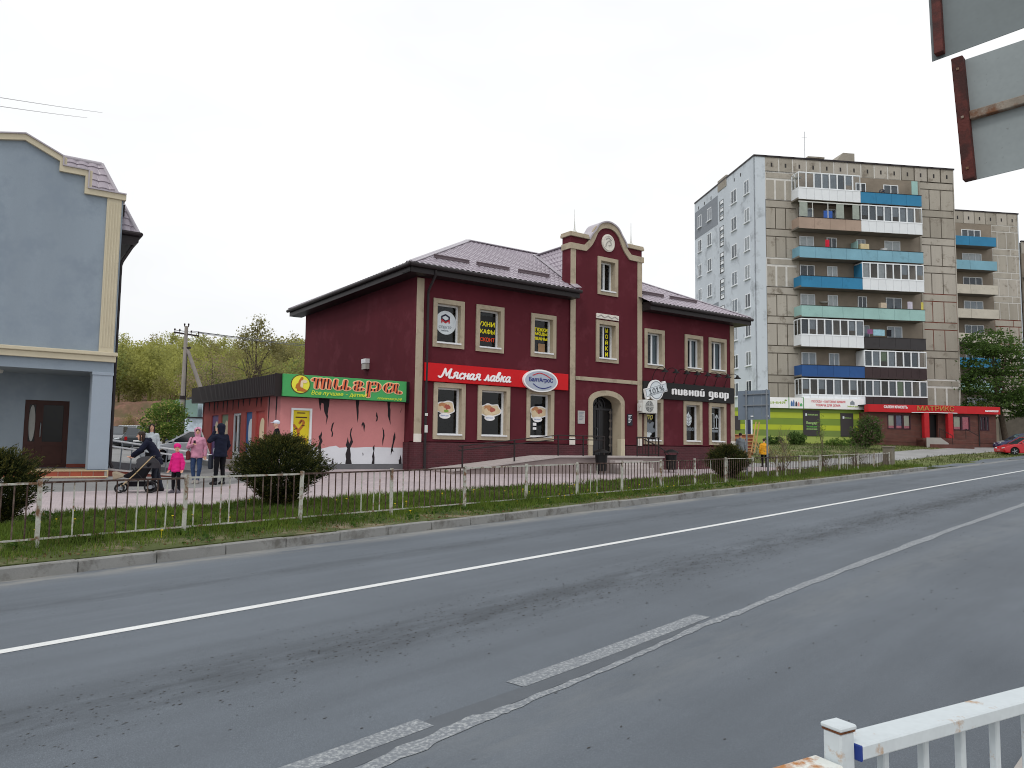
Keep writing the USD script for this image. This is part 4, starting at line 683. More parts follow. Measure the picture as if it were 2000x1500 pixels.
# left side: recessed doors and posters between red-brown piers
ops = [(1.66, 2.65, 'red'), (3.07, 3.88, 'blue'), (4.45, 5.55, 'door'), (6.18, 7.2, 'green'), (7.62, 8.7, 'violet')]
holeL = unary_union([sbox(a, -.8, b, 2.03) for a, b, _ in ops])
put(ki, 'side_wall', MB().prismx(sbox(.3, -.8, 10.2, 2.75).difference(holeL), 0, .25), M_BRICKRED)
put(ki, 'side_corner', MB().prismx(sbox(0, .2, 1.35, 2.5), -.006, 0), M_PINK)
for k, (a, b, c) in enumerate(ops):
    col = {'red': C(176, 70, 66), 'blue': C(52, 96, 150), 'door': C(200, 206, 206), 'green': C(120, 138, 110), 'violet': C(104, 76, 130)}[c]
    if c == 'door':
        d = put(ki, 'door', MB().prismx(unary_union([sbox(a, -.2, b, 2.03).difference(sbox(a + .08, .0, b - .08, 1.95)), sbox((a + b) / 2 - .05, 0, (a + b) / 2 + .05, 1.95), sbox(a, .0, b, .55)]), .04, .11), M_WHITE)
        put(d, 'pane', MB().pane_x(.08, a + .05, b - .05, 0, 2.0), M_GLASS); put(d, 'handle', MB().tube([(.02, (a + b) / 2 + .1, .95), (.02, (a + b) / 2 + .1, 1.3)], .015, 6), M_STEEL)
    else:
        w = put(ki, 'poster_panel', MB().prismx(sbox(a, -.3, b, 2.03), .05, .12), mat('panel_' + c, col, .5, .1, 3, 20))
        put(w, 'poster_print', MB().prismx(affinity.scale(Point((a + b) / 2 - .15, 1.3).buffer(1), .3, .48), .044, .05), M_CREAMP if c != 'blue' else M_DISC)
        put(w, 'poster_print', MB().prismx(blob((a + b) / 2 - .1, .55, .28, .22, k + 60, 12, .4), .044, .05), {'red': M_REDP, 'blue': M_WLET, 'green': M_GREENP, 'violet': M_DISC}[c])
r_ = np.random.default_rng(3)
for k in range(14):
    y = .45 + k * .72 + r_.uniform(-.15, .15); h = r_.uniform(.25, .5) if y > 1.4 else 1.1
    y0 = y; put(ki, 'painted_stripe', MB().prismx(Polygon([(y0, 2.7), (y0 + .16, 2.7), (y0 + .13, 2.6 - h * .3), (y0 + .15, 2.6 - h * .6), (y0 + .09, 2.55 - h), (y0 + .04, 2.6 - h * .6), (y0 + .02, 2.6 - h * .3)]), -.012, -.0065 if y < 1.4 else -.0), M_STRIPE)
rail_side = put(ki, 'porch', MB().box(-1.2, 0, 3.4, 6.0, -.3, .25), M_CONC)
put(ki, 'porch_panel', MB().prismx(Polygon([(4.2, .2), (6.2, .2), (6.2, 1.05), (5.2, 1.05), (4.2, .4)]), -1.2, -1.17), M_PINKW); put(ki, 'porch_rail', MB().beam((-1.2, 4.1, .5), (-1.2, 5.3, 1.25), .05, .05).beam((-1.2, 5.3, 1.25), (-1.2, 6.2, 1.25), .05, .05), M_WHITE_D)
put(ki, 'back_walls', MB().box(0, 4.6, 9.95, 10.2, -.8, 2.7).box(4.4, 4.62, 1.6, 10.2, -.8, 2.7), M_BRICKRED)
put(ki, 'roof_edge', MB().prismx(Polygon([(-.30, 2.46), (10.9, 2.62), (10.9, 3.3), (-.30, 3.17)]), -.32, -.2), M_FASCIA)
fb = put(ki, 'roof_edge', MB().box(-.32, 4.66, -.31, -.25, 2.42, 3.19), M_FASCIA)
for k in range(56): put(ki, 'fascia_rib', MB().beam((-.322, -.1 + k * .2, 2.5 + k * .0029), (-.322, -.1 + k * .2, 3.16 + k * .0024), .02, .012, up=(1, 0, 0)), M_FASCIA)
put(ki, 'roof', MB().add([(-.3, -.3, 3.1), (4.66, -.3, 3.1), (4.66, 10.9, 3.24), (-.3, 10.9, 3.24)], [(0, 1, 2, 3)]).add([(-.3, -.3, 2.47), (4.66, -.3, 2.47), (4.66, 10.9, 2.63), (-.3, 10.9, 2.63)], [(0, 3, 2, 1)]).box(4.6, 4.66, -.25, 10.9, 2.5, 3.2), M_FASCIA)
sg_ = thing('shop_sign', 'green sign with tiger-striped orange lettering over the pink kiosk front', 'sign', K0 + np.array([0, 0, 2.44]), ROTA)
put(sg_, 'panel', MB().bbox(-.09, 4.45, -.42, -.315, 0, .74, .008), flat('green_sign_panel', C(70, 160, 92), .5))
put(sg_, 'disc', MB().disc_y(.5, .42, .335, .32, -.428, -.42, 32), flat('brown_print', (0, 0, 0))); put(sg_, 'disc', MB().disc_y(.5, .42, .305, .29, -.434, -.428, 32), flat('yellow_disc', C(226, 222, 70), .5))
put(sg_, 'disc_print', MB().prism(unary_union([blob(.42, .34, .12, .1, 71, 10, .3), blob(.52, .24, .16, .08, 72, 10, .3), strokes([curve((.42, .3), (.47, .5), (.54, .62))], .09)]), -.44, -.434), flat('orange_print', (0, 0, 0))); put(sg_, 'disc_print', MB().prism(unary_union([blob(.53, .42, .05, .11, 73, 10, .2), blob(.62, .52, .09, .05, 74, 10, .2)]), -.446, -.44), M_CREAMP)
# fat cursive letters: strokes, pale rim, orange face, dark stripes
tig = [curve((.1, .9), (.2, 1.0), (.3, .85), (.3, .1)), curve((.3, .8), (.5, 1.0), (.68, .85), (.68, .1)), curve((.68, .8), (.9, 1.0), (1.06, .85), (1.06, .12)),
       curve((1.5, 1.0), (1.45, .5), (1.55, .15), (1.75, .15), (2.0, .4)), curve((2.1, 1.0), (2.06, .5), (2.12, .12), (2.3, .2)), curve((2.75, .85), (2.95, .95), (3.12, .8), (2.95, .55), (2.75, .4), (2.8, .12), (3.2, .2)),
       curve((3.62, 1.0), (3.6, .3), (3.58, -.55)), curve((3.7, .85), (4.1, .95), (4.3, .6), (4.1, .2), (3.7, .2)), curve((5.35, .85), (4.95, .95), (4.7, .5), (4.9, .1), (5.2, .3), (5.45, .9)), curve((5.5, .95), (5.42, .5), (5.5, .1), (5.75, .05))]
face = fit(strokes(tig, .27), .86, .10, 4.27, .56); rim = face.buffer(.03)
st = unary_union([Polygon([(x, 0), (x + .05, 0), (x + .17, .8), (x + .12, .8)]) for x in np.arange(.6, 4.4, .125)]).intersection(face)
put(sg_, 'lettering_rim', MB().prism(rim, -.432, -.42), flat('peach_print', C(240, 200, 160), .5)); put(sg_, 'lettering', MB().prism(face, -.442, -.432), flat('orange_face', C(226, 112, 72), .5)); put(sg_, 'lettering_stripe', MB().prism(st, -.448, -.442), M_STRIPE)
put(sg_, 'lettering', MB().prism(fit(text_poly('Все лучшее - детям!', .12, False, .2), .87, .06, 2.9, .17), -.455, -.449), flat('lime_lettering', C(222, 232, 60), .5)); put(sg_, 'lettering', MB().prism(fit(text_poly('планетаигр.рф', .08, False, .2), 3.3, .03, 4.26, .10), -.455, -.449), flat('lime_lettering', (0, 0, 0)))

# ---------------------------------------------------------------- grey-blue house on the left
gh = thing('grey_house', 'grey-blue house with a stepped cream-edged gable and a recessed porch', 'building', L0, ROTA)
prof = [(0.0, 3.54), (0, 8.30), (-.94, 8.30), (-.94, 8.84), (-1.68, 8.84), (-1.68, 9.12)] + [(-1.68, 9.12), (-2.64, 9.56), (-3.3, 9.42), (-4.5, 9.34), (-5.7, 9.42), (-6.36, 9.56), (-7.32, 9.12)] + [(-7.32, 8.84), (-8.06, 8.84), (-8.06, 8.3), (-9.0, 8.3), (-9.0, 3.54)]
put(gh, 'gable_wall', MB().prism(Polygon(prof), 0, .25), M_GREY_HOUSE)
cop = LineString([(.06, 8.38)] + prof[1 + 0:2] and [(.06, 8.36), (-.98, 8.36), (-.98, 8.90), (-1.66, 8.90)] + [(-1.66, 9.17)] + [(x, z + .06) for x, z in prof[7:-5]] + [(-7.34, 8.9), (-8.02, 8.9), (-8.02, 8.36), (-9.06, 8.36)])
put(gh, 'coping', MB().prism(cop.buffer(.09, cap_style=2, join_style=2), -.10, .3), M_CREAM); put(gh, 'coping_cap', MB().prism(affinity.translate(cop, 0, .10).buffer(.018, cap_style=2, join_style=2), -.14, .34), M_ROOFCAP)
p = put(gh, 'pilaster', MB().bbox(-.45, -.05, -.05, 0, 3.56, 8.28, .005), M_CREAM)
for k in range(5): put(p, 'flute', MB().box(-.41 + k * .075, -.38 + k * .075, -.062, -.05, 3.7, 8.15), M_CREAM)
put(gh, 'cornice', MB().bbox(-9, .02, -.10, .1, 3.26, 3.44, .01).bbox(-9, .06, -.16, .1, 3.44, 3.55, .015), M_CREAM)
put(gh, 'beam', MB().box(-9, -.01, .0, .3, 2.95, 3.30), M_GREY_HOUSE)
put(gh, 'column', MB().bbox(-.56, -.02, .0, .54, .04, 2.9, .008).bbox(-.58, .0, -.02, .56, 2.86, 2.95, .006), M_GREY_LIGHT)
put(gh, 'side_wall', MB().box(-.3, -.02, .54, 14, -1, 7.3), M_GREY_HOUSE)
put(gh, 'porch_wall', MB().prism(rect(-9, -.3, .0, 2.95).difference(rect(-2.1, -.9, .0, 2.14)), 2.2, 2.4).box(-9, -8.8, .3, 2.2, 0, 2.95), M_GREY_HOUSE)
put(gh, 'porch_ceiling', MB().box(-9, -.3, .3, 2.2, 2.95, 3.0), M_GREY_HOUSE)
put(gh, 'porch_skirting', MB().box(-9, -2.1, 2.17, 2.2, .05, .16).box(-.9, -.3, 2.17, 2.2, .05, .16), mat('terracotta_tile', C(126, 66, 56), .5, .12, 4, 30))
put(gh, 'porch_lamp', MB().lathe([(0, 2.84), (.14, 2.86), (.16, 2.95), (0, 2.95)], 12, (-2.9, 1.4, 0)), M_WHITE_D)
M_WDOOR = mat('dark_wood_door', C(62, 36, 32), .45, .2, 2, 30)
d = put(gh, 'door', MB().prism(rect(-2.1, -.9, .05, 2.14).difference(unary_union([rect(-1.98, -1.8, .85, 2.0), rect(-1.6, -1.05, .85, 2.0)])), 2.22, 2.3), M_WDOOR)
put(d, 'pane', MB().prism(affinity.scale(Point(-1.89, 1.42).buffer(1), .085, .56), 2.25, 2.26), mat('frosted_glass', C(150, 152, 150), .3)); put(d, 'pane', MB().box(-1.6, -1.05, 2.27, 2.28, .85, 2.0).box(-2.0, -1.8, 2.27, 2.28, .85, 2.0), flat('door_glass_dark', (0, 0, 0))); put(d, 'handle', MB().tube([(-1.66, 2.2, 1.0), (-1.66, 2.15, 1.05), (-1.66, 2.15, 1.38), (-1.66, 2.2, 1.43)], .016, 6), M_STEEL)
put(d, 'panel', MB().bbox(-2.0, -1.78, 2.205, 2.22, .15, .72, .004).bbox(-1.6, -1.03, 2.205, 2.22, .15, .72, .004), M_WDOOR)
M_TILE = [mat(f'step_tile_{i}', C(142 + 8 * i, 74 + 4 * i, 62), .45, .1, 5, 40) for i in range(3)]; M_NOSE = mat('beige_step_tile', C(196, 178, 146), .5, .08, 4, 40)
put(gh, 'porch_floor', MB().box(-9, -.02, -.1, 2.2, -.4, .03), M_NOSE)
for r, (y, z0, z1) in enumerate(((-.12, -.14, .0), (-.42, -.31, -.17))):
    put(gh, 'step', MB().box(-9, -.10 + r * .0, y + .012, -.09, -1, z0 - .001 if r else z0) if r else MB().box(-9, -.06, y + .01, -.1, -1, .0), M_CONC)
    for k in range(14): put(gh, 'step_tile', MB().box(-.12 - .3 * (k + 1) + .008, -.12 - .3 * k - .008, y, y + .015, z0, z1), M_TILE[(k * 7 + r) % 3])
    put(gh, 'step_nosing', MB().bbox(-4.4, -.08, y - .02, y + .3, z1, z1 + .03, .006), M_NOSE)
put(gh, 'step', MB().box(-9, -.1, -.41, -.1, -1, -.171), M_CONC)
fs = np.array([0, 1.0, 2.3]) / math.hypot(1, 2.3); ss_ = np.array([-1.0, 0, 2.3]) / math.hypot(1, 2.3); LV = math.hypot(1, 2.3)
put(gh, 'roof', tile_roof((0, .25, 7.35), (1, 0, 0), fs, [(0, -9.5, .5), (LV, -8.5, -.5)], .30, .26, .05, .03), M_ROOF, smooth=25); put(gh, 'roof', tile_roof((.5, 0, 7.35), (0, 1, 0), ss_, [(0, .25, 14), (LV, 1.25, 13)], .22, .2, .02, .03), M_ROOF, smooth=25)
put(gh, 'roof', MB().add([(-8.5, 1.25, 9.64), (-.5, 1.25, 9.64), (-.5, 13, 9.64), (-8.5, 13, 9.64)], [(0, 1, 2, 3)]).box(-9, -.3, 13.8, 14, -1, 7.3), M_ROOF)
put(gh, 'ridge_cap', MB().tube([(.5, .25, 7.4), (-.5, 1.25, 9.68)], .07, 8).tube([(-9, 1.25, 9.68), (-.5, 1.25, 9.68)], .07, 8), M_ROOFCAP, smooth=True)
put(gh, 'eave_box', MB().prism(Polygon([(-.02, 6.98), (.34, 6.98), (.52, 7.1), (.52, 7.34), (-.02, 7.34)]), .2, 14), M_GUTTER); put(gh, 'gutter', MB().tube([(-.02, .14, 7.34), (.56, .14, 7.34)], .07, 8).tube([(.56, .14, 7.34), (.56, 14, 7.34)], .07, 8), M_GUTTER)
put(gh, 'roof_vent', MB().box(-.2, .1, .35, .6, 7.9, 8.25), M_GUTTER)
put(gh, 'downpipe', MB().tube([(.38, .3, 7.0), (.1, .3, 6.45), (.06, .28, 6.3), (.06, .28, .25), (.12, .2, .1)], .05, 8), M_GUTTER, smooth=True)
# side ramp with its white pipe rail
rp_ = thing('entrance_ramp', 'low ramp with a dark red side beside the grey-blue house', 'ramp', L0 + NA * .2, ROTA)
put(rp_, 'body', MB().prism(Polygon([(.0, -.9), (.0, .02), (2.6, -.26), (3.4, -.34), (3.4, -.9)]), 0, 1.3), mat('terracotta_tile', (0, 0, 0))); put(rp_, 'slab', MB().prism(Polygon([(.0, .02), (.0, .06), (2.6, -.22), (3.4, -.30), (3.4, -.34), (2.6, -.26)]), -.03, 1.33), M_SLAB); put(rp_, 'kerb', MB().prism(Polygon([(.1, .05), (.1, .28), (3.0, -.08), (3.0, -.26)]), 1.33, 1.45), M_SKIRT)
hr = thing('handrail', 'white two-pipe handrail on grey posts beside the grey-blue house', 'handrail', L0 + NA * 1.4, ROTA)
for z0, z1 in ((.91, .53), (.72, .35)): put(hr, 'rail', MB().tube([(.12, 0, z0 + .03), (3.3, 0, z1 - .06)], .03, 8), M_WHITE, smooth=True)
for x in (.25, .55, .85, 1.9, 3.0): put(hr, 'post', MB().tube([(x, .0, .9 - .118 * x), (x - .06, .0, -.5)], .022, 6), M_STEEL)
# ---------------------------------------------------------------- apartment block with shops in its ground floor
M_PANEL = [mat(f'concrete_panel_{i}', c, .95, .12, 1.0, 18, bump=.5, bscale=40, dirt=C(128, 120, 110), dscale=.9, damt=.15, streak=True) for i, c in enumerate((C(164, 158, 148), C(155, 149, 139), C(171, 165, 156)))]
M_SIDEW = mat('pale_blue_wall_paint', C(196, 204, 212), .9, .06, .35, 20, bump=.2, dirt=C(164, 171, 178), dscale=.5, damt=.2, streak=True); M_SIDEG = mat('grey_wall_patch', C(136, 142, 150), .9, .05, .5, 20)
M_JW = mat('white_joint_sealant', C(206, 204, 200), .9, .1, 2, 20); M_JD = mat('dark_joint', C(92, 86, 78), .9, .15, 2, 20); M_JR = mat('rusty_joint', C(116, 70, 58), .9, .2, 2, 20)
M_LOGGIA = mat('loggia_wall', C(134, 124, 112), .95, .12, 1, 20, bump=.3); M_SLABC = mat('balcony_slab', C(120, 114, 106), .95, .15, 1, 20); M_UPVC = flat('white_window_frame', C(226, 230, 234), .4); M_PARW = mat('white_balcony_panel', C(222, 226, 230), .5, .04, 1, 20)
M_CURT = [mat(f'curtain_{i}', c, .95, .1, 3, 12) for i, c in enumerate((C(150, 158, 166), C(104, 112, 120), C(186, 190, 192), C(70, 76, 84), C(120, 140, 110)))]
M_GLASSF = pane_mat('far_window_glass', (.95, .97, .98), .02)
ap = thing('apartment_block', 'nine-storey panel apartment block with coloured balconies and a pale blue end wall', 'apartment block', B0, ROTB)
W_, D_, ZT = 20.5, 15.3, 27.7
put(ap, 'core_wall', MB().box(-.9, W_ - .1, .12, D_, -3, 27.6), M_JD)
put(ap, 'side_wall', MB().prismx(sbox(-.0, -3, D_, 27.75), -1.0, -.9), M_SIDEW); put(ap, 'corner_strip', MB().box(-1.0, .12, -.0, .12, -3, 27.75), M_SIDEW); put(ap, 'side_wall', MB().box(W_ - .1, W_, .0, D_, -3, 27.7), M_PANEL[2])
put(ap, 'roof_edge', MB().box(-1.06, W_ + .06, -.08, .15, 27.7, 27.86).box(-1.06, -.85, .15, D_, 27.7, 27.86), M_GUTTER); put(ap, 'roof', MB().box(-.9, W_, .15, D_, 27.6, 27.68), M_SLABC)
rs = np.random.default_rng(12)
SLZ = [3.2 + 2.86 * k for k in range(9)]            # undersides of the balcony slabs
def panels(x0, x1, cuts, zones, joint):
    for k in range(8):
        zb, zt = SLZ[k] + .25, SLZ[k] + 2.86 + .25
        jm = joint(k); put(ap, 'joint', MB().box(x0, x1, .03, .12, zb, zt), jm)
        pm = M_PANEL[int(rs.integers(0, 3))]
        gp = .11 if jm is M_JW else .05
        put(ap, 'wall_panel', MB().box(x0 + gp, x1 - gp, .0, .1, zt - .80 + gp, zt - .06 - gp), pm)
        for a, b in zip(cuts[:-1], cuts[1:]): put(ap, 'wall_panel', MB().box(a + gp, b - gp, .0, .1, zb - .06 + gp, zt - .80 - gp), pm)
panels(.12, 3.45, (.12, 1.15, 2.2, 3.45), 8, lambda k: M_JW if k in (7, 4) else M_JD)
panels(16.6, W_ - .1, (16.6, 17.7, 18.95, 20.4), 8, lambda k: M_JR if k in (2, 3) else (M_JW if k == 0 else M_JD))
for k in range(14):                                  # roof parapet panels with their small vents
    x0 = .12 + k * 1.455; put(ap, 'joint', MB().box(x0, x0 + 1.455, .03, .12, 26.2, 27.7), M_JW if k < 10 else M_JD)
    q = put(ap, 'wall_panel', MB().box(x0 + .07, x0 + 1.385, .0, .1, 26.34, 27.7), M_PANEL[k % 3]); put(q, 'vent', MB().box(x0 + .62, x0 + .78, -.012, .0, 26.75, 27.15), M_DARK)
put(ap, 'loggia_wall', MB().box(3.45, 16.6, .02, .12, 3.3, 26.3), M_LOGGIA)
def far_window(x0, x1, z0, z1, y=.0, parent=ap, mull=2, cur=None, name='window', fr=None):
    f = rect(x0, x1, z0, z1); inner = [rect(x0 + .07 + (x1 - x0 - .07) * i / mull, x0 + (x1 - x0 - .07) * (i + 1) / mull, z0 + .08, z1 - .07) for i in range(mull)]
    w = put(parent, name, MB().prism(f.difference(unary_union(inner)), y - .06, y + .02), fr or M_UPVC)
    put(w, 'pane', MB().pane_y(x0 + .04, x1 - .04, y - .02, z0 + .04, z1 - .04), M_GLASSF); put(w, 'curtain', MB().box(x0 + .03, x1 - .03, y + .004, y + .012, z0 + .03, z1 - .03), cur or M_CURT[int(rs.integers(0, 4))])
    return w
BL, BM, BR = 2.85, 9.32, 15.85
M_BC = {n: mat('balcony_' + n, c, .6, .1, .6, 20, dirt=mul(c, .8), dscale=.8, damt=.1) for n, c in dict(blue=C(52, 124, 164), tan=C(164, 144, 130), sky=C(122, 166, 184), mint=C(150, 186, 182), navy=C(46, 84, 140), dark=C(60, 58, 60), brown=C(62, 50, 52), cream=C(190, 184, 172)).items()}
def balcony(k, x0, x1, kind, par, clutter=()):
    z = SLZ[k]; b = put(ap, 'balcony', MB().box(x0 - .08, x1 + .02, -1.34, .02, z, z + .16), M_SLABC)
    pm = M_PARW if par == 'white' else M_BC[par]
    n = max(3, int((x1 - x0) / .8)) if kind != 'open' else max(2, int((x1 - x0) / 1.6))
    for i in range(n):
        a0, a1 = x0 + (x1 - x0) * i / n, x0 + (x1 - x0) * (i + 1) / n; put(b, 'parapet_panel', MB().box(a0 + .012, a1 - .012, -1.36, -1.31, z + .02, z + 1.1), pm)
    put(b, 'parapet_panel', MB().box(x0 - .02, x0 + .03, -1.31, -.0, z + .02, z + 1.1), pm)
    if x1 > 15: put(b, 'parapet_panel', MB().box(x1 - .03, x1 + .02, -1.31, .0, z + .02, z + 1.1), pm)
    put(b, 'top_rail', MB().box(x0 - .04, x1 + .03, -1.38, -1.29, z + 1.1, z + 1.15), M_IRON if kind == 'open' else M_UPVC)
    if kind == 'glazed':
        zt = z + 2.72; m_ = 8; wd = (x1 - x0) / m_
        f = rect(x0, x1, z + 1.12, zt).difference(unary_union([rect(x0 + wd * i + .07, x0 + wd * (i + 1) - .05, z + 1.22, zt - .1) for i in range(m_)]))
        put(b, 'glazing_frame', MB().prism(f, -1.36, -1.28).box(x0, x0 + .07, -1.28, -.0, zt - .1, zt).box(x0, x0 + .07, -1.28, 0, z + 1.12, z + 1.2).box(x0, x0 + .07, -.1, 0, z + 1.2, zt).box(x0, x0 + .07, -.7, -.62, z + 1.2, zt), M_UPVC)
        for i in range(m_):
            put(b, 'pane', MB().pane_y(x0 + wd * i + .05, x0 + wd * (i + 1) - .03, -1.32, z + 1.2, zt - .08), M_GLASSF)
            if rs.random() < .75: put(b, 'curtain', MB().box(x0 + wd * i + .06, x0 + wd * (i + 1) - .04, -1.22, -1.2, z + 1.2 + (0 if rs.random() < .7 else .5), zt - .08), M_CURT[int(rs.choice([0, 0, 0, 2, 0, 1] if k > 3 else [1, 3, 0, 1, 0, 4]))])
        put(b, 'side_pane', MB().pane_x(x0 + .03, -1.28, 0, z + 1.15, zt - .05), M_GLASSF)
    else:
        for (a, w, h0) in clutter: far_window(a, a + w, z + h0, z + 2.48, parent=ap)
    return b
WA = ((BL + .75, 1.5, .95), (BL + 3.6, 1.05, .2)); WB = ((BM + .3, .95, .2), (BM + 3.3, 1.7, .95)); WC = ((BM + .35, 1.1, .95), (BM + 3.35, 1.6, .2))
balcony(7, BL, BM, 'glazed', 'white'); balcony(7, BM, BR, 'open', 'blue', WC)
b6 = balcony(6, BL, BM, 'open', 'tan', WA); balcony(6, BM, BR, 'glazed', 'white')
balcony(5, BL, BM, 'open', 'sky', WA); balcony(5, BM, BR, 'open', 'sky', WB)
balcony(4, BL + .1, BM, 'open', 'blue', WA); balcony(4, BM, BR, 'glazed', 'white')
balcony(3, BL + .1, BM, 'open', 'mint', WA); balcony(3, BM, BR, 'open', 'mint', WB)
balcony(2, BL, BM, 'glazed', 'white'); balcony(2, BM, BR, 'open', 'dark', WC)
balcony(1, BL, BM, 'open', 'navy', WA); balcony(1, BM, BR, 'glazed', 'brown')
balcony(0, BL, BM, 'glazed', 'white'); balcony(0, BM, BR, 'glazed', 'brown')
[put(b6, 'old_pane', MB().box(BL + a_, BL + b_, -1.34, -1.3, SLZ[6] + 1.2, SLZ[6] + 2.6), mat('milky_glass', C(150, 158, 150), .4)) for a_, b_ in ((.1, .9), (3.9, 4.7), (5.6, 6.3))]; put(b6, 'old_frame', MB().box(BL, BM, -1.35, -1.29, SLZ[6] + 2.6, SLZ[6] + 2.7).box(BL + 1.4, BL + 1.46, -1.34, -1.29, SLZ[6] + 1.1, SLZ[6] + 2.6).box(BL + 3.0, BL + 3.06, -1.34, -1.29, SLZ[6] + 1.1, SLZ[6] + 2.6), M_WHITE_D)
put(ap, 'balcony_divider', MB().box(BM - .04, BM + .04, -1.3, 0, SLZ[4] + .1, SLZ[4] + 2.6), M_BC['blue']); put(ap, 'balcony_divider', MB().box(BM - .04, BM + .04, -1.3, 0, SLZ[1] + .1, SLZ[1] + 2.6), M_PARW); put(ap, 'balcony_divider', MB().box(BM - .3, BM - .24, -1.1, 0, SLZ[5] + .1, SLZ[5] + 2.0), M_BC['mint']); put(ap, 'balcony_divider', MB().box(BR - .7, BR - .05, -.9, -.85, SLZ[7] + 1.1, SLZ[7] + 2.7), M_BC['mint'])
[put(ap, 'loggia_edge', MB().box(a_, b_, -.02, .1, 3.3, 26.3), M_PANEL[1]) for a_, b_ in ((3.3, 3.5), (16.55, 16.72))]
# end wall windows
for k in range(8):
    dz = -2.86 * (7 - k)
    for y0, y1, zt in ((1.1, 2.25, 25.85), (4.0, 5.3, 25.85), (10.45, 11.6, 25.9), (13.25, 14.3, 25.9)):
        z1, z0 = zt + dz, zt + dz - 1.42
        f = sbox(y0, z0, y1, z1); mid = (y0 + y1) / 2
        w = put(ap, 'window', MB().prismx(f.difference(unary_union([sbox(y0 + .08, z0 + .08, mid - .04, z1 - .08), sbox(mid + .04, z0 + .08, y1 - .08, z1 - .08)])), -1.03, -.98), M_UPVC)
        put(w, 'pane', MB().pane_x(-1.012, y0 + .05, y1 - .05, z0 + .05, z1 - .05), M_GLASSF); put(w, 'curtain', MB().prismx(sbox(y0 + .02, z0 + .02, y1 - .02, z1 - .02), -1.006, -1.002), M_CURT[int(rs.integers(0, 4))]); put(w, 'sill', MB().box(-1.16, -1.0, y0 - .06, y1 + .06, z0 - .08, z0), M_UPVC)
    zt = 25.85 + dz - .1
    st_ = put(ap, 'stair_window', MB().prismx(sbox(7.2, zt - 2.2, 8.25, zt), -1.01, -1.0), M_DARK)
    for i in range(5): put(st_, 'glass_block', MB().prismx(sbox(7.28, zt - 2.1 + i * .42, 8.0, zt - 1.76 + i * .42), -1.03, -1.01), M_CURT[0] if i % 2 else M_UPVC)
    for i in range(5): put(st_, 'sill', MB().box(-1.1, -1.01, 7.25, 7.9, zt - 2.14 + i * .42, zt - 2.09 + i * .42), M_UPVC)
put(ap, 'wall_patch', MB().prismx(sbox(8.7, 23.4, 15.2, 26.6), -1.014, -1.0), M_SIDEG); put(ap, 'wall_patch', MB().prismx(sbox(8.7, 11.8, 15.2, 14.9), -1.014, -1.0), M_SIDEG)
put(ap, 'stair_bay', MB().box(-1.05, -.6, 6.4, 8.6, 26.9, 28.1), M_PANEL[1])
for y in (2.9, 4.4, 10.4, 12.3, 14.0): put(ap, 'vent', MB().box(-1.012, -1.0, y, y + .18, 26.7, 27.05), M_DARK)
rv = put(ap, 'roof_ventilator', MB().prism(Polygon([(8.6, 27.7), (10.9, 30.4), (12.2, 30.4), (12.2, 27.7)]), 4, 6.5), M_PANEL[1]); put(ap, 'roof_ventilator', MB().box(5.9, 7.3, 2, 3.4, 27.7, 28.7).box(5.7, 7.5, 1.8, 3.6, 28.7, 28.85), M_PANEL[1])
put(ap, 'aerial', MB().tube([(4.9, 1, 27.7), (4.9, 1, 31)], .025, 5).tube([(4.6, 1, 30.4), (5.2, 1, 30.4)], .012, 4), M_STEEL); put(ap, 'satellite_dish', MB().lathe([(0, .0), (.3, .06), (.42, .14), (.4, .15), (.0, .02)], 14, (3.1, -.7, 25.4)), M_WHITE_D)
# things left on the balconies
def on_ap(name, label, cat, x, y, z, mesh, m_, group=None):
    t = thing(name, label, cat, B0 + DB * x + NB * y + np.array([0, 0, z]), ROTB, group); put(t, 'body', mesh, m_, smooth=30); return t
def cloth(w, h, seed):
    r = np.random.default_rng(seed); n = 7; x = np.linspace(0, w, n); d = r.uniform(-.06, .06, n); V = [(a, b, zz) for zz in (0, -h * .5, -h * r.uniform(.9, 1.1)) for a, b in zip(x, d)]
    return MB().add(V, [(i * n + j, i * n + j + 1, (i + 1) * n + j + 1, (i + 1) * n + j) for i in range(2) for j in range(n - 1)])
for nm, lb, x, k, w, h, c in (('laundry', 'blue and white laundry hanging on the tan balcony', 5.5, 6, .9, .9, C(60, 96, 170)), ('laundry', 'red garment hanging on the left part of the long sky blue balcony', 5.6, 5, .42, .85, C(196, 44, 66)), ('laundry', 'pale blue washing hung over the dark mesh balcony', 10.4, 2, 1.2, .6, C(150, 190, 206)), ('laundry', 'black garment hung over the dark mesh balcony', 11.8, 2, .5, .6, C(34, 34, 40)), ('laundry', 'violet garment hung at the left end of the dark mesh balcony', 9.8, 2, .5, .5, C(140, 90, 130)), ('laundry', 'green curtain hanging inside the upper right glazed balcony', 11.8, 6, .5, 1.4, C(40, 120, 92)), ('laundry', 'yellow cloth hanging at the right end of the mint balcony', 15.5, 3, .25, 1.0, C(206, 196, 110)), ('laundry', 'pale shirt hanging in front of a window over the mint balcony', 14.1, 3, .5, .8, C(190, 186, 200))):
    on_ap(nm, lb, 'laundry', x, -1.1 if 'inside' in lb else -1.24, SLZ[k] + (1.9 if h < 1.2 else 2.6), cloth(w, h, int(x * 10)), mat('cloth_' + str(int(x * 10)) + str(k), c, .9, .15, 6, 30))
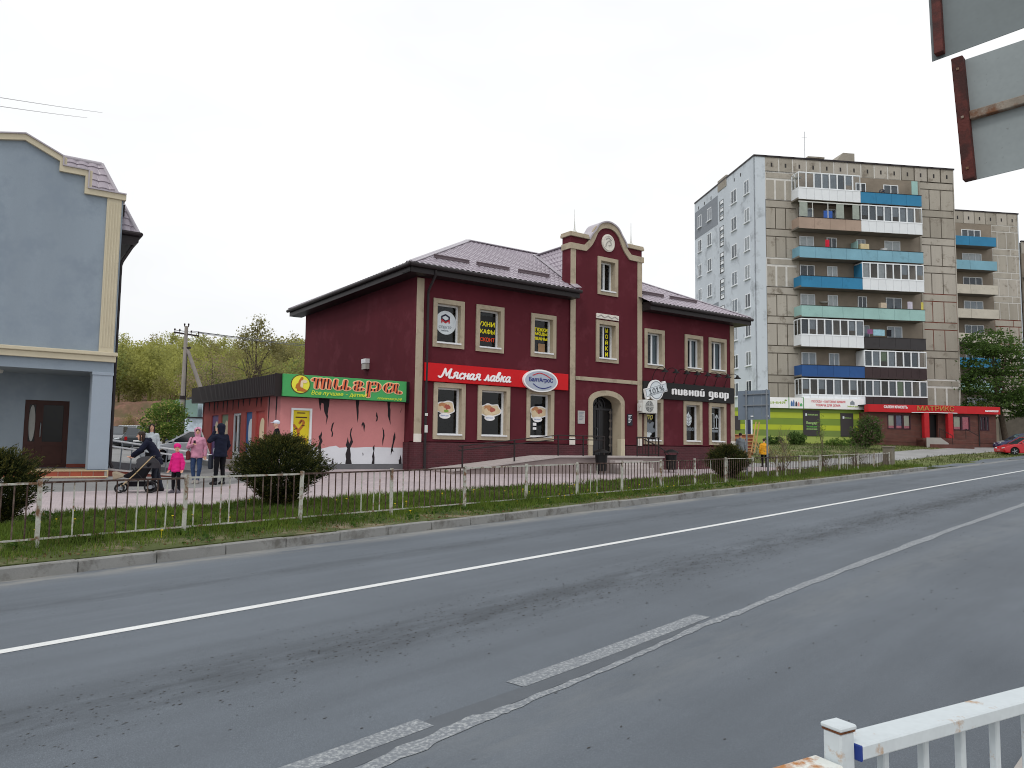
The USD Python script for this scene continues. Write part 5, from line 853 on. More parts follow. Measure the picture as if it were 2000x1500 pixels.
on_ap('satellite_dish', 'white satellite dish on the loggia wall over the mint balcony', 'satellite dish', 6.0, -.15, SLZ[3] + 1.6, MB().lathe([(0, .0), (.3, .06), (.42, .14), (.4, .15), (.0, .02)], 14), M_WHITE_D); on_ap('box', 'pale box standing on the mint balcony', 'box', 11.3, -1.2, SLZ[3] + .2, MB().bbox(0, .6, 0, .4, 0, 1.5, .01), mat('beige_box', C(190, 176, 156), .8)); on_ap('cupboard', 'cream cupboard on the right part of the sky blue balcony', 'cupboard', 9.5, -.9, SLZ[5] + .2, MB().bbox(0, .9, 0, .4, 0, 1.6, .01), mat('cream_box', C(206, 190, 150), .8)); on_ap('basin', 'white basin on the loggia wall of the sky blue balcony', 'basin', 12.4, -.2, SLZ[5] + 1.3, MB().lathe([(0, 0), (.3, .02), (.36, .3), (.33, .3), (.27, .06), (0, .05)], 14), M_WHITE); on_ap('bicycle_frame', 'dark bundle leaning over the top blue balcony', 'bundle', 11.4, -1.1, SLZ[7] + 1.0, MB().tube([(0, 0, 0), (.2, 0, .5), (.5, 0, .6), (.65, 0, .1)], .06, 6).tube([(.1, 0, .1), (.6, 0, .5)], .08, 6), mat('dark_cloth', C(60, 62, 76), .9))
# ground floor: green shop on the left, red salon on the right
gs = thing('green_shop', 'striped green shop front in the ground floor of the apartment block', 'shop', B0, ROTB)
put(gs, 'core', MB().box(-3.7, 9.25, -1.36, .0, -2, 3.0).box(-3.7, -1.0, 0, 8, -2, 3.0), mat('green_core', C(120, 140, 70), .8))
GC = [C(126, 150, 70), C(172, 186, 62), C(122, 146, 62), C(178, 190, 58), C(118, 138, 72), C(158, 172, 90)]; GZ = [3.0, 2.63, 2.09, 1.47, .98, .41, -2]
for i in range(6): put(gs, 'wall_stripe', MB().box(-3.74, 9.28, -1.40, -1.36, GZ[i + 1] + .004, GZ[i] - .004).box(-3.74, -3.70, -1.36, 8, GZ[i + 1] + .004, GZ[i] - .004), mat(f'green_stripe_{i}', GC[i], .7, .05, .6, 20))
M_POST = flat('dark_poster', C(62, 58, 60), .4); M_LG = flat('pale_green_print', C(170, 208, 130), .5)
for x0, x1, z0, z1 in ((2.87, 4.55, .45, 2.87), (6.65, 7.95, .45, 2.66)):
    q = put(gs, 'window_poster', MB().box(x0, x1, -1.45, -1.405, z0, z1), M_POST); put(q, 'lettering', MB().prism(fit(text_poly('Зелёный дом', .2), x0 + .45, z1 - .5, x1 - .2), -1.458, -1.45), M_LG); put(q, 'emblem', MB().prism(blob(x0 + .3, z1 - .42, .1, .14, 2), -1.458, -1.45), M_DISC)
    if x0 < 3:
        put(q, 'lettering', MB().prism(fit(text_poly('Посуда', .3), 3.15, 1.5, 4.25, .3), -1.458, -1.45), M_LG); put(q, 'lettering', MB().prism(fit(text_poly('Чистый дом', .2), 3.18, 1.22, 4.25, .22), -1.458, -1.45), flat('green_lettering', C(96, 176, 70), .5)); put(q, 'lettering', MB().prism(fit(text_poly('мелочи для дома', .1), 3.18, 1.02, 4.25, .13), -1.458, -1.45), M_LG)
d = put(gs, 'door', MB().prism(rect(-2.9, -2.2, .3, 2.35).difference(rect(-2.75, -2.35, .45, 2.25)), -1.47, -1.4), M_UPVC); put(d, 'pane', MB().box(-2.8, -2.3, -1.44, -1.41, .4, 2.3), flat('blue_black_glass', C(44, 46, 70), .2)); put(gs, 'window_poster', MB().box(-4.0, -3.4, -1.47, -1.41, .9, 2.2), M_POST)
sgn = thing('shop_sign', 'white shop sign with red lettering over the green shop front', 'sign', B0 + np.array([0, 0, 3.0]), ROTB)
for a, b in ((-3.6, 1.28), (1.36, 2.74), (2.82, 8.9)): put(sgn, 'panel', MB().bbox(a, b, -1.72, -1.42, 0, 1.0, .01), M_WLET)
put(sgn, 'panel_edge', MB().box(1.28, 1.36, -1.72, -1.42, 0, 1.02).box(2.74, 2.82, -1.72, -1.42, 0, 1.06), flat('green_edge', C(110, 160, 110), .5))
put(sgn, 'lettering', MB().prism(fit(text_poly('ПОСУДА • БЫТОВАЯ ХИМИЯ', .3), 3.6, .55, 7.0, .26), -1.73, -1.72), flat('pink_red_lettering', C(206, 70, 84), .5)); put(sgn, 'lettering', MB().prism(fit(text_poly('ТОВАРЫ ДЛЯ ДОМА', .3), 4.0, .2, 6.5, .26), -1.73, -1.72), flat('pink_red_lettering', (0, 0, 0)))
put(sgn, 'lettering', MB().prism(fit(text_poly('ДОМАШНИЙ', .3), -2.6, .36, .95, .30), -1.73, -1.72), flat('lime_green_lettering', C(150, 176, 50), .5)); put(sgn, 'leaf', MB().prism(blob(1.0, .72, .12, .08, 6), -1.73, -1.72), M_GREENP)
put(sgn, 'lettering', MB().prism(fit(text_poly('Зелёный дом', .2), 7.2, .2, 8.3, .17), -1.73, -1.72), flat('lime_green_lettering', (0, 0, 0))); put(sgn, 'emblem', MB().prism(Polygon([(7.5, .45), (7.95, .45), (7.95, .68), (7.72, .86), (7.5, .68)]), -1.73, -1.72), M_GREYP)
for i, (x, w, h, c) in enumerate(((1.5, .2, .5, C(70, 110, 160)), (1.72, .16, .6, C(90, 120, 170)), (1.95, .2, .45, C(60, 62, 72)), (2.2, .18, .4, C(220, 150, 150)), (2.42, .24, .3, C(90, 170, 110)))): put(sgn, 'bottle_print', MB().prism(Polygon([(x, .2), (x + w, .2), (x + w, .2 + h * .6), (x + w * .65, .2 + h), (x + w * .35, .2 + h), (x, .2 + h * .6)]), -1.73, -1.72), flat(f'bottle_print_{i}', c, .5))
rd = thing('red_salon', 'single-storey brown brick beauty salon with a red fascia and red columns', 'shop', B0 - NB * 3.0, ROTB)
M_BB = brick_mat('brown_brick', C(98, 50, 42), C(84, 43, 37), C(92, 72, 64), .25, .08, rot=math.radians(ROTB))
hol = unary_union([rect(10.42, 12.78, 1.18, 2.56), rect(14.3, 15.6, .4, 2.62), rect(17.15, 18.95, 1.18, 2.56), rect(20.0, 20.95, 1.18, 2.52)])
put(rd, 'wall', MB().prism(rect(8.6, 21.7, -2, 2.75).difference(hol), 0, .25), M_BB); put(rd, 'wall', MB().box(8.6, 8.85, .25, 3.0, -2, 2.75).box(21.45, 21.7, .25, 7, -2, 2.75), M_BB); put(rd, 'base_course', MB().box(8.58, 21.72, -.03, 0, .0, .07), M_BB)
fasc = [(8.3, -.35), (12.0, -.36), (13.5, -.6), (15.2, -.75), (17.0, -.6), (18.4, -.36), (21.9, -.35)]
V = []; 
for x, y in fasc: V += [(x, y, 2.74), (x, y, 3.45), (x, .3, 3.45), (x, .3, 2.74)]
put(rd, 'fascia', MB().add(V, [(i * 4 + a, i * 4 + 4 + a, i * 4 + 4 + (a + 1) % 4, i * 4 + (a + 1) % 4) for i in range(len(fasc) - 1) for a in range(4)] + [(0, 1, 2, 3), (24, 27, 26, 25)]), mat('red_fascia', C(188, 34, 40), .5, .06, 1, 20)); put(rd, 'fascia_light_strip', MB().add([(12.6, -.46, 2.73), (13.5, -.63, 2.73), (15.2, -.78, 2.73), (17.2, -.6, 2.73), (12.6, -.46, 2.79), (13.5, -.63, 2.80), (15.2, -.78, 2.80), (17.2, -.6, 2.79)], [(0, 1, 5, 4), (1, 2, 6, 5), (2, 3, 7, 6)]), M_WHITE); put(rd, 'roof', MB().box(8.3, 21.9, .0, 6, 3.36, 3.44), M_GUTTER)
put(rd, 'lettering', MB().prism(fit(text_poly('САЛОН КРАСОТЫ', .2), 9.85, 3.1, 12.3, .26), -.40, -.36), M_WLET)
let = fit(text_poly('МАТРИКС', .4, False), 13.1, 2.92, 16.8, .46); mm_ = MB().prism(let, -.06, 0); v, f = mm_.get(); v[:, 1] += np.interp(v[:, 0], [p_[0] for p_ in fasc], [p_[1] for p_ in fasc]) - .01; put(rd, 'lettering', (v, f), flat('gold_lettering', C(178, 132, 74), .4)); put(rd, 'lettering', MB().prism(fit(text_poly('МАНИКЮР', .2), 20.3, 2.95, 21.7, .18), -.39, -.35), M_WLET)
for x in (14.0, 16.45): put(rd, 'column', MB().bbox(x - .3, x + .2, -.7, -.3, .4, 2.75, .01), mat('red_column', C(176, 36, 42), .5))
M_DF = flat('dark_window_frame', C(56, 30, 40), .4); M_BLIND = mat('cream_blind', C(190, 188, 170), .8, .05, 3, 30); M_VIO = mat('violet_blind', C(110, 108, 140), .8); M_PINKP = mat('pink_poster', C(206, 110, 126), .7, .25, 6, 18)
for x0, x1, n, cols in ((10.42, 12.78, 3, (M_BLIND, M_VIO, M_BLIND)), (17.15, 18.95, 2, (M_BLIND, M_PINKP)), (20.0, 20.95, 3, (M_CURT[0], M_CURT[3], M_CURT[0]))):
    wd = (x1 - x0) / n; w = put(rd, 'window', MB().prism(rect(x0, x1, 1.18, 2.56).difference(unary_union([rect(x0 + wd * i + .09, x0 + wd * (i + 1) - .09, 1.27, 2.46) for i in range(n)])), -.03, .12), M_DF)
    for i in range(n):
        put(w, 'blind', MB().box(x0 + wd * i + .05, x0 + wd * (i + 1) - .05, .08, .1, 1.25, 2.5), cols[i])
        if cols[i] is not M_PINKP and x0 < 20: put(w, 'poster', MB().box(x0 + wd * i + .1, x0 + wd * (i + 1) - .1, .06, .078, 1.27, 1.5), M_PINKP)
        put(w, 'pane', MB().pane_y(x0 + wd * i + .06, x0 + wd * (i + 1) - .06, .04, 1.22, 2.5), M_GLASSF)
d = put(rd, 'door', MB().box(14.3, 15.6, .3, .36, .4, 2.62), M_BLACK); put(d, 'frame', MB().box(14.95, 15.0, .27, .3, .4, 2.6).box(14.32, 14.4, .27, .3, .4, 2.6), M_IRON)
for k in range(4): put(rd, 'step', MB().bbox(13.3 + .0, 17.3 + .15 * k, -1.0 - .32 * k, -.02 - .0, -2, .38 - .19 * k, .01), M_BB)
put(rd, 'step_side', MB().prism(Polygon([(13.0, -.5), (13.0, .40), (14.4, .40), (15.2, -.1), (15.2, -.5)]), -1.9, -1.82), M_CONC)
for x in (15.3, 18.0): put(rd, 'step_rail', MB().tube([(x, -.6, 1.3), (x + .3, -1.9, .6)], .03, 6).tube([(x, -.6, .4), (x, -.6, 1.3)], .025, 6).tube([(x + .3, -1.9, -.3), (x + .3, -1.9, .6)], .025, 6), M_IRON)
put(rd, 'downpipe', MB().tube([(19.85, -.06, 2.7), (19.85, -.06, -.3)], .05, 6), M_GUTTER)

# second block of the same kind farther back, and a third one's edge
def back_block(loc, label):
    t = thing('apartment_block', label, 'apartment block', loc, ROTB)
    put(t, 'core_wall', MB().box(-6, 8.45, .12, 12, -4, 27.7), M_JD); put(t, 'side_wall', MB().box(8.45, 8.55, 0, 12, -4, 27.75), M_SIDEW); put(t, 'loggia_wall', MB().box(-6, 4.9, .02, .12, -4, 26.3), M_LOGGIA); put(t, 'roof_edge', MB().box(-6, 8.6, -.06, .15, 27.75, 27.9), M_GUTTER)
    for k in range(8):
        zb = SLZ[k] + .25; zt = zb + 2.86
        put(t, 'joint', MB().box(4.9, 8.45, .03, .12, zb, zt), M_JW if k > 3 else M_JR)
        put(t, 'wall_panel', MB().box(4.95, 7.3, 0, .1, zt - .78, zt - .12), M_PANEL[0]); put(t, 'wall_panel', MB().box(7.4, 8.4, 0, .1, zt - .78, zt - .12), M_PANEL[0])
        for a, b in ((4.95, 5.6), (5.7, 6.8), (6.9, 8.0), (8.1, 8.42)): put(t, 'wall_panel', MB().box(a, b, 0, .1, zb, zt - .9), M_PANEL[k % 3])
        c = {7: 'blue', 6: 'sky', 5: 'cream', 4: 'cream', 3: 'cream', 2: 'blue', 1: 'mint', 0: 'cream'}[k]
        b = put(t, 'balcony', MB().box(-6, 4.3, -1.34, .02, SLZ[k], SLZ[k] + .16), M_SLABC)
        for a in (-6, -2.6, .8): put(b, 'parapet_panel', MB().box(a + .02, a + 3.38 if a < 0 else 4.3, -1.36, -1.31, SLZ[k] + .02, SLZ[k] + 1.1), M_BC[c])
        put(b, 'parapet_panel', MB().box(4.25, 4.3, -1.31, 0, SLZ[k] + .02, SLZ[k] + 1.1), M_BC[c])
        far_window(.9, 3.4, SLZ[k] + .9, SLZ[k] + 2.3, parent=t, mull=3)
    for k in range(10): q = put(t, 'wall_panel', MB().box(-6 + k * 1.45 + .04, -6 + k * 1.45 + 1.4, 0, .1, 26.3, 27.75), M_PANEL[k % 3]); put(q, 'vent', MB().box(-5.4 + k * 1.45, -5.24 + k * 1.45, -.012, 0, 26.75, 27.15), M_DARK)
    return t
b2 = back_block(B0 + DB * 29.9 + NB * 12, 'apartment block behind the right tree, with blue and concrete balconies')
dup(b2, B0 + DB * 45.6 + NB * 13 + np.array([0, 0, -3.0]), ROTB, 'apartment block cut off by the right edge, farthest of the three')
# ---------------------------------------------------------------- railings, signs, poles
M_FENCE = mat('old_white_fence_paint', C(176, 176, 168), .75, .12, 6, 40, dirt=C(112, 84, 64), dscale=7, damt=.32, bump=.3); M_FENCED = mat('rusty_fence_bar', C(104, 90, 82), .85, .2, 8, 40, dirt=C(66, 50, 46), dscale=7, damt=.6, bump=.3)
PX_ = [79, 363, 589, 766, 909, 1028, 1127, 1215, 1290, 1357.6, 1417, 1470, 1518, 1562, 1601, 1639, 1675, 1707, 1737]
def fp(s): return SN(s, fence_n(s), fence_z(s))
def screen_x(p):
    d = np.asarray(p) - np.array([0, 0, CAMZ]); return 1000 + FPX * (d @ _r) / (d @ _fw)
FS = [-2.6, -.55, 1.45]
for px in PX_:                                        # posts stand where the photograph shows them along the fence's line
    a, b = 2.0, 60.0
    for _ in range(50):
        c = (a + b) / 2
        if screen_x(fp(c) + [0, 0, .9]) < px: a = c
        else: b = c
    FS.append(a)
fe = thing('street_fence', 'long rusty white railing on the verge along the road', 'fence')
rf = np.random.default_rng(8)
for i, s in enumerate(FS):
    p = fp(s); g = float(ground_sn([s], [fence_n(s)])[0]); ln = rf.normal(0, .008, 2)
    put(fe, 'post', MB().beam((p[0], p[1], g - .3), (p[0] + ln[0], p[1] + ln[1], p[2] + .925), .05, .05, up=DS), M_FENCE)
    if i == len(FS) - 1: break
    q = fp(FS[i + 1]); d = q - p; L = np.linalg.norm(d); e = d / L
    a = p + e * .03; b = q - e * .03; sag = rf.normal(0, .008)
    put(fe, 'top_rail', MB().beam(a + [0, 0, .875 + sag], b + [0, 0, .875 - sag], .035, .028), M_FENCE if rf.random() < .6 else M_FENCED); put(fe, 'bottom_rail', MB().beam(a + [0, 0, .12], b + [0, 0, .12], .03, .022), M_FENCE)
    n = max(6, int(round(L / .148)))
    for k in range(1, n):
        c = p + d * k / n; t = rf.normal(0, .004, 2)
        put(fe, 'bar', MB().beam(c + [0, 0, .12], c + [t[0], t[1], .87], .016, .016, up=DS), M_FENCED if rf.random() < .85 else M_FENCE)
# brick-grey end post
p = SN(41.2, 12.75, 0); g = float(ground_sn([41.2], [12.75])[0]); t = thing('end_post', 'grey concrete post at the end of the railing', 'post', (p[0], p[1], g), ROTS); put(t, 'body', MB().bbox(-.22, .22, -.22, .22, -.3, .98, .02), mat('weathered_concrete', C(122, 116, 104), .95, .2, 3, 30, bump=.6, bscale=25)); put(t, 'cap', MB().bbox(-.26, .26, -.26, .26, .98, 1.06, .015), mat('weathered_concrete', (0, 0, 0)))
p = fp(FS[-1]); q = SN(41.2, 12.75, g); put(fe, 'top_rail', MB().beam(p + [0, 0, .875], (q[0], q[1], p[2] + .87), .035, .028), M_FENCE); put(fe, 'bottom_rail', MB().beam(p + [0, 0, .12], (q[0], q[1], p[2] + .12), .03, .022), M_FENCE)
for k in range(1, 12): c = p + (q - p) * k / 12; put(fe, 'bar', MB().beam((c[0], c[1], p[2] + .12), (c[0], c[1], p[2] + .87), .016, .016, up=DS), M_FENCED)

# near railing at the lower right
M_RAILW = mat('near_white_paint', C(192, 200, 204), .5, .05, 8, 60, dirt=C(170, 140, 110), dscale=12, damt=.02); M_RUSTY = mat('chipped_white_paint', C(208, 212, 208), .55, .1, 10, 60, dirt=C(166, 112, 62), dscale=14, damt=.35); M_BLUE = flat('blue_paint_patch', C(40, 60, 130), .5)
def S3(a, b, z): return DS * a + DN * b + np.array([0, 0, z])
nr = thing('near_railing', 'white square-tube railing close to the camera', 'railing', (0, 0, 0))
A1, A2 = S3(1.985, .725, 1.05), S3(2.80, .47, 1.05); e1 = (A2 - A1) / np.linalg.norm(A2 - A1); e2 = -DS
PO = S3(1.962, .738, 0)
def tubebar(a, b, w=.082, h=.036, c=.004):
    d = np.asarray(b) - np.asarray(a); L = np.linalg.norm(d); d = d / L; x = np.cross(d, [0, 0, 1.0]); x /= np.linalg.norm(x); u = np.cross(x, d)
    m = MB().bbox(-w / 2, w / 2, 0, L, -h / 2, h / 2, c); v, f = m.get(); return (np.asarray(a) + v[:, :1] * x + v[:, 1:2] * d + v[:, 2:] * u, f)
pr = math.degrees(math.atan2(e1[1], e1[0]))
def postbar(c, z0, z1, w, cc=.005):
    m = MB().bbox(-w / 2, w / 2, -w / 2, w / 2, z0, z1, cc); v, f = m.get(); x = np.array([e1[0], e1[1], 0]); y = np.array([-e1[1], e1[0], 0]); return (np.array([c[0], c[1], 0]) + v[:, :1] * x + v[:, 1:2] * y + v[:, 2:] * np.array([0, 0, 1]), f)
post_ = put(nr, 'post', postbar(PO, .1, 1.084, .052), M_RAILW); put(post_, 'cap', postbar(PO, 1.087, 1.099, .060, .004), M_RAILW); put(post_, 'rust_seam', postbar(PO, 1.082, 1.0885, .0545, .001), mat('rust', C(104, 66, 44), .9, .3, 20, 60))
put(nr, 'top_rail', tubebar(PO + e1 * .027 + [0, 0, 1.035], A2 + e1 * 1.2 + [0, 0, -.012]), M_RAILW); put(nr, 'paint_patch', tubebar(PO + e1 * .0265 + [0, 0, 1.034], PO + e1 * .034 + [0, 0, 1.034], .0835, .0375, .003), M_BLUE)
put(nr, 'top_rail', tubebar(PO - e1 * .034 + [0, 0, 1.00], PO - e1 * 1.6 + [0, 0, .97]), M_RUSTY); put(nr, 'bottom_rail', tubebar(PO + e1 * .03 + [0, 0, .25], A2 + e1 * 1.2 + [0, 0, .2 - 1.05 + .05], .04, .04), M_RAILW)
for k in range(1, 18):
    c = PO + e1 * (.0 + .165 * k); put(nr, 'bar', postbar(c, .24, 1.018, .022, .003), M_RAILW)
    c = PO - e1 * (.0 + .165 * k)
    if k < 13: put(nr, 'bar', postbar(c, .24, .98, .020, .003), M_RUSTY)

# backs of two road signs at the upper right, close to the camera
M_SBACK = mat('sign_back_grey', C(104, 112, 114), .5, .06, 6, 50, dirt=C(98, 102, 104), dscale=45, damt=-.02); M_RUSTBAR = mat('rust_red_bar', C(86, 44, 40), .75, .2, 14, 60, dirt=C(60, 36, 34), dscale=9, damt=.5, bump=.3); M_RUSTG = mat('grey_rusty_bar', C(132, 124, 114), .7, .15, 12, 60, dirt=C(104, 72, 52), dscale=10, damt=.5, bump=.2)
kS = 1.2; SB = np.array([0, 0, CAMZ]) + (np.array([1.76156, 3.0, 3.06465]) - np.array([0, 0, CAMZ])) * kS
def sign_frame(lean, tilt=0.0):
    x = -DN * math.cos(lean) + np.array([0, 0, 1]) * math.sin(lean); z = np.cross(x, -DS + np.array([0, 0, tilt])) ; z = z / np.linalg.norm(z)
    if z[2] < 0: z = -z
    return x, z
def sbx(x, z, a0, a1, b0, b1, c0, c1, ch=.003):
    """box on the sign plane: a across, b towards the viewer, c up"""
    v, f = MB().bbox(a0, a1, b0, b1, c0, c1, ch).get(); return (SB + v[:, :1] * x - v[:, 1:2] * DS + v[:, 2:] * z, f)
t = thing('road_sign', 'upper of two road signs seen from behind, with a red-brown edge bar', 'road sign'); x, z = sign_frame(math.radians(4.5), .25)
put(t, 'panel', sbx(x, z, -.095, .80, -.004, 0, .405, 1.1), M_SBACK); put(t, 'edge_bar', sbx(x, z, -.074, -.032, .001, .045, .422, 1.1), M_RUSTBAR); put(t, 'edge_bar', sbx(x, z, .70, .74, .001, .045, .422, 1.1), M_RUSTBAR)
t = thing('road_sign', 'lower of two road signs seen from behind, with a rusty cross bar', 'road sign'); x, z = sign_frame(math.radians(3.0))
put(t, 'panel', sbx(x, z, .012, .80, -.004, 0, -.298, .298), mat('sign_back_pale', C(136, 144, 146), .55, .06, 6, 50, dirt=C(112, 116, 118), dscale=60, damt=.0)); put(t, 'edge_bar', sbx(x, z, .008, .058, .001, .05, -.30, .302), M_RUSTBAR); put(t, 'cross_bar', sbx(x, z, .058, .80, .001, .035, -.012, .028), M_RUSTG)
for zz in (-.25, .0, .24): put(t, 'bolt', sbx(x, z, .027, .039, .05, .055, zz - .006, zz + .006, .001), M_RUSTG)
pp = SB + x * .62 + DS * .06; t = thing('sign_pole', 'steel pole that carries the two road signs, outside the frame', 'pole', (pp[0], pp[1], 0)); put(t, 'pole', MB().tube([(0, 0, .05), (0, 0, 5.0)], .04, 10), M_STEEL)

# sign back on poles in the verge
mp_ = SN(27.5, 12.75, 0); mz = float(ground_sn([27.5], [12.75])[0]); t = thing('road_sign', 'large grey road sign seen from behind beside the rounded bush', 'road sign', (mp_[0], mp_[1], mz), math.degrees(math.atan2(-DN[1], -DN[0])))
for i in range(4): put(t, 'panel', MB().bbox(-.86 + i * .32 - .28, -.86 + (i + 1) * .32 - .286, .02, .035, 2.16, 3.26, .003), mat('slate_sign_back', C(112, 124, 138), .5, .05, 2, 30))
for x_ in (-.78, .03): put(t, 'post', MB().tube([(x_, -.02, -.3), (x_, -.02, 3.28)], .035, 8), M_STEEL)
put(t, 'brace', MB().box(-.9, .1, -.03, .02, 2.68, 2.72).box(-.9, .1, -.03, .02, 3.1, 3.13), M_STEEL); put(t, 'sticker', MB().box(-.62, -.52, .005, .018, 2.26, 2.31).box(-.02, .08, .005, .018, 2.26, 2.31), M_WHITE)

# utility pole with its strut, and the wires
UP = np.array([-21.2, 50.0, 1.2]); M_POLE = mat('pole_concrete', C(146, 140, 134), .9, .12, 2, 30, bump=.3)
t = thing('utility_pole', 'grey concrete utility pole with a leaning strut and a cross arm', 'pole', UP)
put(t, 'shaft', MB().tube([(0, 0, -.5), (.02, 0, 8.15)], [.17, .11], 10), M_POLE, smooth=40); put(t, 'strut', MB().tube([(2.75, .5, -.5), (.1, .02, 6.75)], [.16, .11], 10), M_POLE, smooth=40); put(t, 'cross_arm', MB().beam((-.75, 0, 7.75), (.85, 0, 7.52), .09, .1).tube([(.0, -.14, 7.6), (.0, .14, 7.6)], .03, 6), M_IRON)
for x_ in (-.72, -.4, .35, .82): put(t, 'insulator', MB().lathe([(.02, 7.62 - .12 * x_), (.02, 7.78 - .12 * x_), (.05, 7.8 - .12 * x_), (.06, 7.86 - .12 * x_), (.03, 7.92 - .12 * x_), (0, 7.93 - .12 * x_)], 8, (x_, 0, 0)), M_IRON)
put(t, 'insulator', MB().lathe([(.02, 8.1), (.05, 8.25), (.06, 8.3), (.0, 8.36)], 8, (-.1, 0, 0)).lathe([(.02, 8.1), (.05, 8.25), (.06, 8.3), (.0, 8.36)], 8, (.16, 0, 0)), M_IRON); put(t, 'band', MB().tube([(.0, 0, 3.4), (.0, 0, 3.62)], .2, 10), M_IRON); put(t, 'clamp', MB().beam((-.15, 0, 6.7), (.35, 0, 6.75), .16, .12), M_IRON); put(t, 'cable', MB().tube([(.18, -.02, .5), (.17, 0, 3.5), (.14, .0, 6.6)], .03, 5), M_BLACK)
M_WIRE = flat('wire', C(96, 98, 102), .6)
def wire(a, b, sag, label, r=.012):
    a, b = np.array(a, float), np.array(b, float); pts = [a + (b - a) * u - np.array([0, 0, sag * 4 * u * (1 - u)]) for u in np.linspace(0, 1, 18)]; solo('overhead_wire', MB().tube(pts, r, 4), M_WIRE, label, 'wire')
for i, (x_, z_) in enumerate(((-.72, 7.9), (.35, 7.85), (.82, 7.75))): wire(UP + [x_, 0, z_], np.array([6 + i * .6, 66, 9.6 + .2 * i]), .7, ['overhead wire from the left end of the pole cross arm to the right', 'overhead wire from the middle of the pole cross arm to the right', 'overhead wire from the right end of the pole cross arm to the right'][i], .018)
def at_px(px, py, depth):
    d = (px - 1000) / FPX * _r - (py - 750) / FPX * _u + _fw; return np.array([0, 0, CAMZ]) + d * depth / d[1]
wire(at_px(-60, 181, 20), at_px(200, 220, 46), .02, 'upper overhead wire crossing the sky above the grey-blue house', .008); wire(at_px(-60, 199, 20), at_px(170, 230, 46), .02, 'lower overhead wire crossing the sky above the grey-blue house', .008)
# ---------------------------------------------------------------- plants
M_YEW = leafy('yew_needles', C(52, 62, 34), .35, .15, 3.0); M_YEWT = leafy('yew_tips', C(92, 92, 48), .3, .2, 3.0); M_GRASS = leafy('grass_blades', C(100, 124, 54), .4, .3, 1.2); M_GRASSD = leafy('dry_grass_blades', C(140, 134, 84), .3, .3, 1.2)
M_LF_MID = leafy('leaves_mid_green', C(108, 140, 68), .35, .35, .8); M_LF_DARK = leafy('leaves_dark_green', C(88, 116, 64), .35, .35, .6); M_LF_OLIVE = leafy('leaves_olive', C(164, 160, 108), .25, .45, .6); M_LF_LIME = leafy('leaves_fresh_lime', C(184, 188, 112), .3, .4, .3); M_LF_BROWN = leafy('budding_twigs', C(162, 148, 122), .25, .2, .3)
def leaf_quads(P, size, r, flat=0.0, aspect=1.8, dirs=None):
    """one small folded rhombus per point"""
    n = len(P); d = r.normal(size=(n, 3)) if dirs is None else np.asarray(dirs) + r.normal(scale=.35, size=(n, 3)); d[:, 2] *= (1 - flat); d /= np.linalg.norm(d, axis=1, keepdims=True)
    q = r.normal(size=(n, 3)); w = np.cross(d, q); w /= np.linalg.norm(w, axis=1, keepdims=True); s = np.broadcast_to(size, (n,)) * r.uniform(.6, 1.35, n); a = d * s[:, None] * .5; b = w * (s / aspect)[:, None] * .5
    up = np.cross(a, b); up /= np.linalg.norm(up, axis=1, keepdims=True) + 1e-9
    V = np.stack([P - a, P + b + up * s[:, None] * .08, P + a, P - b + up * s[:, None] * .08], 1).reshape(-1, 3); i = np.arange(n) * 4
    return V, np.stack([i, i + 1, i + 2, i + 3], 1)
def ellip(r, n, c, rad, shell=.55):
    d = r.normal(size=(n, 3)); d /= np.linalg.norm(d, axis=1, keepdims=True); return np.asarray(c) + d * (shell + (1 - shell) * r.random((n, 1)) ** .6) * np.asarray(rad)
def make_tree(name, label, cat, loc, lobes, nclump, per, spread, leaf, mat_, trunk, seed, limbs=10, bark=None, group=None, crown_flat=0.0, sub=None):
    """lobes: (centre, radii, weight); trunk: list of (x, y, z, radius)"""
    r = np.random.default_rng(seed); t = thing(name, label, cat, loc, 0, group); w = np.array([l[2] for l in lobes], float); w /= w.sum(); cl = []
    for (c, rad, _), k in zip(lobes, r.multinomial(nclump, w)): cl.append(ellip(r, k, c, rad))
    cl = np.vstack(cl); P = np.repeat(cl, per, 0) + r.normal(size=(len(cl) * per, 3)) * np.asarray(spread) * np.array([1, 1, 1 - crown_flat])
    put(t, 'crown', MB().add(*leaf_quads(P, leaf, r, crown_flat)), mat_)
    if sub is not None: P2 = P[r.random(len(P)) < .25] + r.normal(scale=.05, size=(1, 3)); put(t, 'crown', MB().add(*leaf_quads(P2, leaf, r)), sub)
    tr = np.array(trunk, float); m = MB().tube(tr[:, :3], tr[:, 3], 9); put(t, 'trunk', m, bark or M_BARK, smooth=True)
    far = cl[np.argsort(-cl[:, 2] - r.random(len(cl)) * 3)][:: max(1, len(cl) // limbs)][:limbs]
    for e in far:
        k = r.uniform(.35, .95) * (len(tr) - 1); i = int(k); f = k - i; a = tr[i] * (1 - f) + tr[min(i + 1, len(tr) - 1)] * f
        mid = (a[:3] + e) / 2 + np.array([0, 0, .12 * np.linalg.norm(e - a[:3])]) * r.uniform(-.2, 1); put(t, 'limb', MB().tube(curve(tuple(a[:3]), tuple(mid), tuple(e), n=4) if False else [a[:3], mid, e], [a[3] * .5, a[3] * .3, a[3] * .1], 5), bark or M_BARK)
    return t
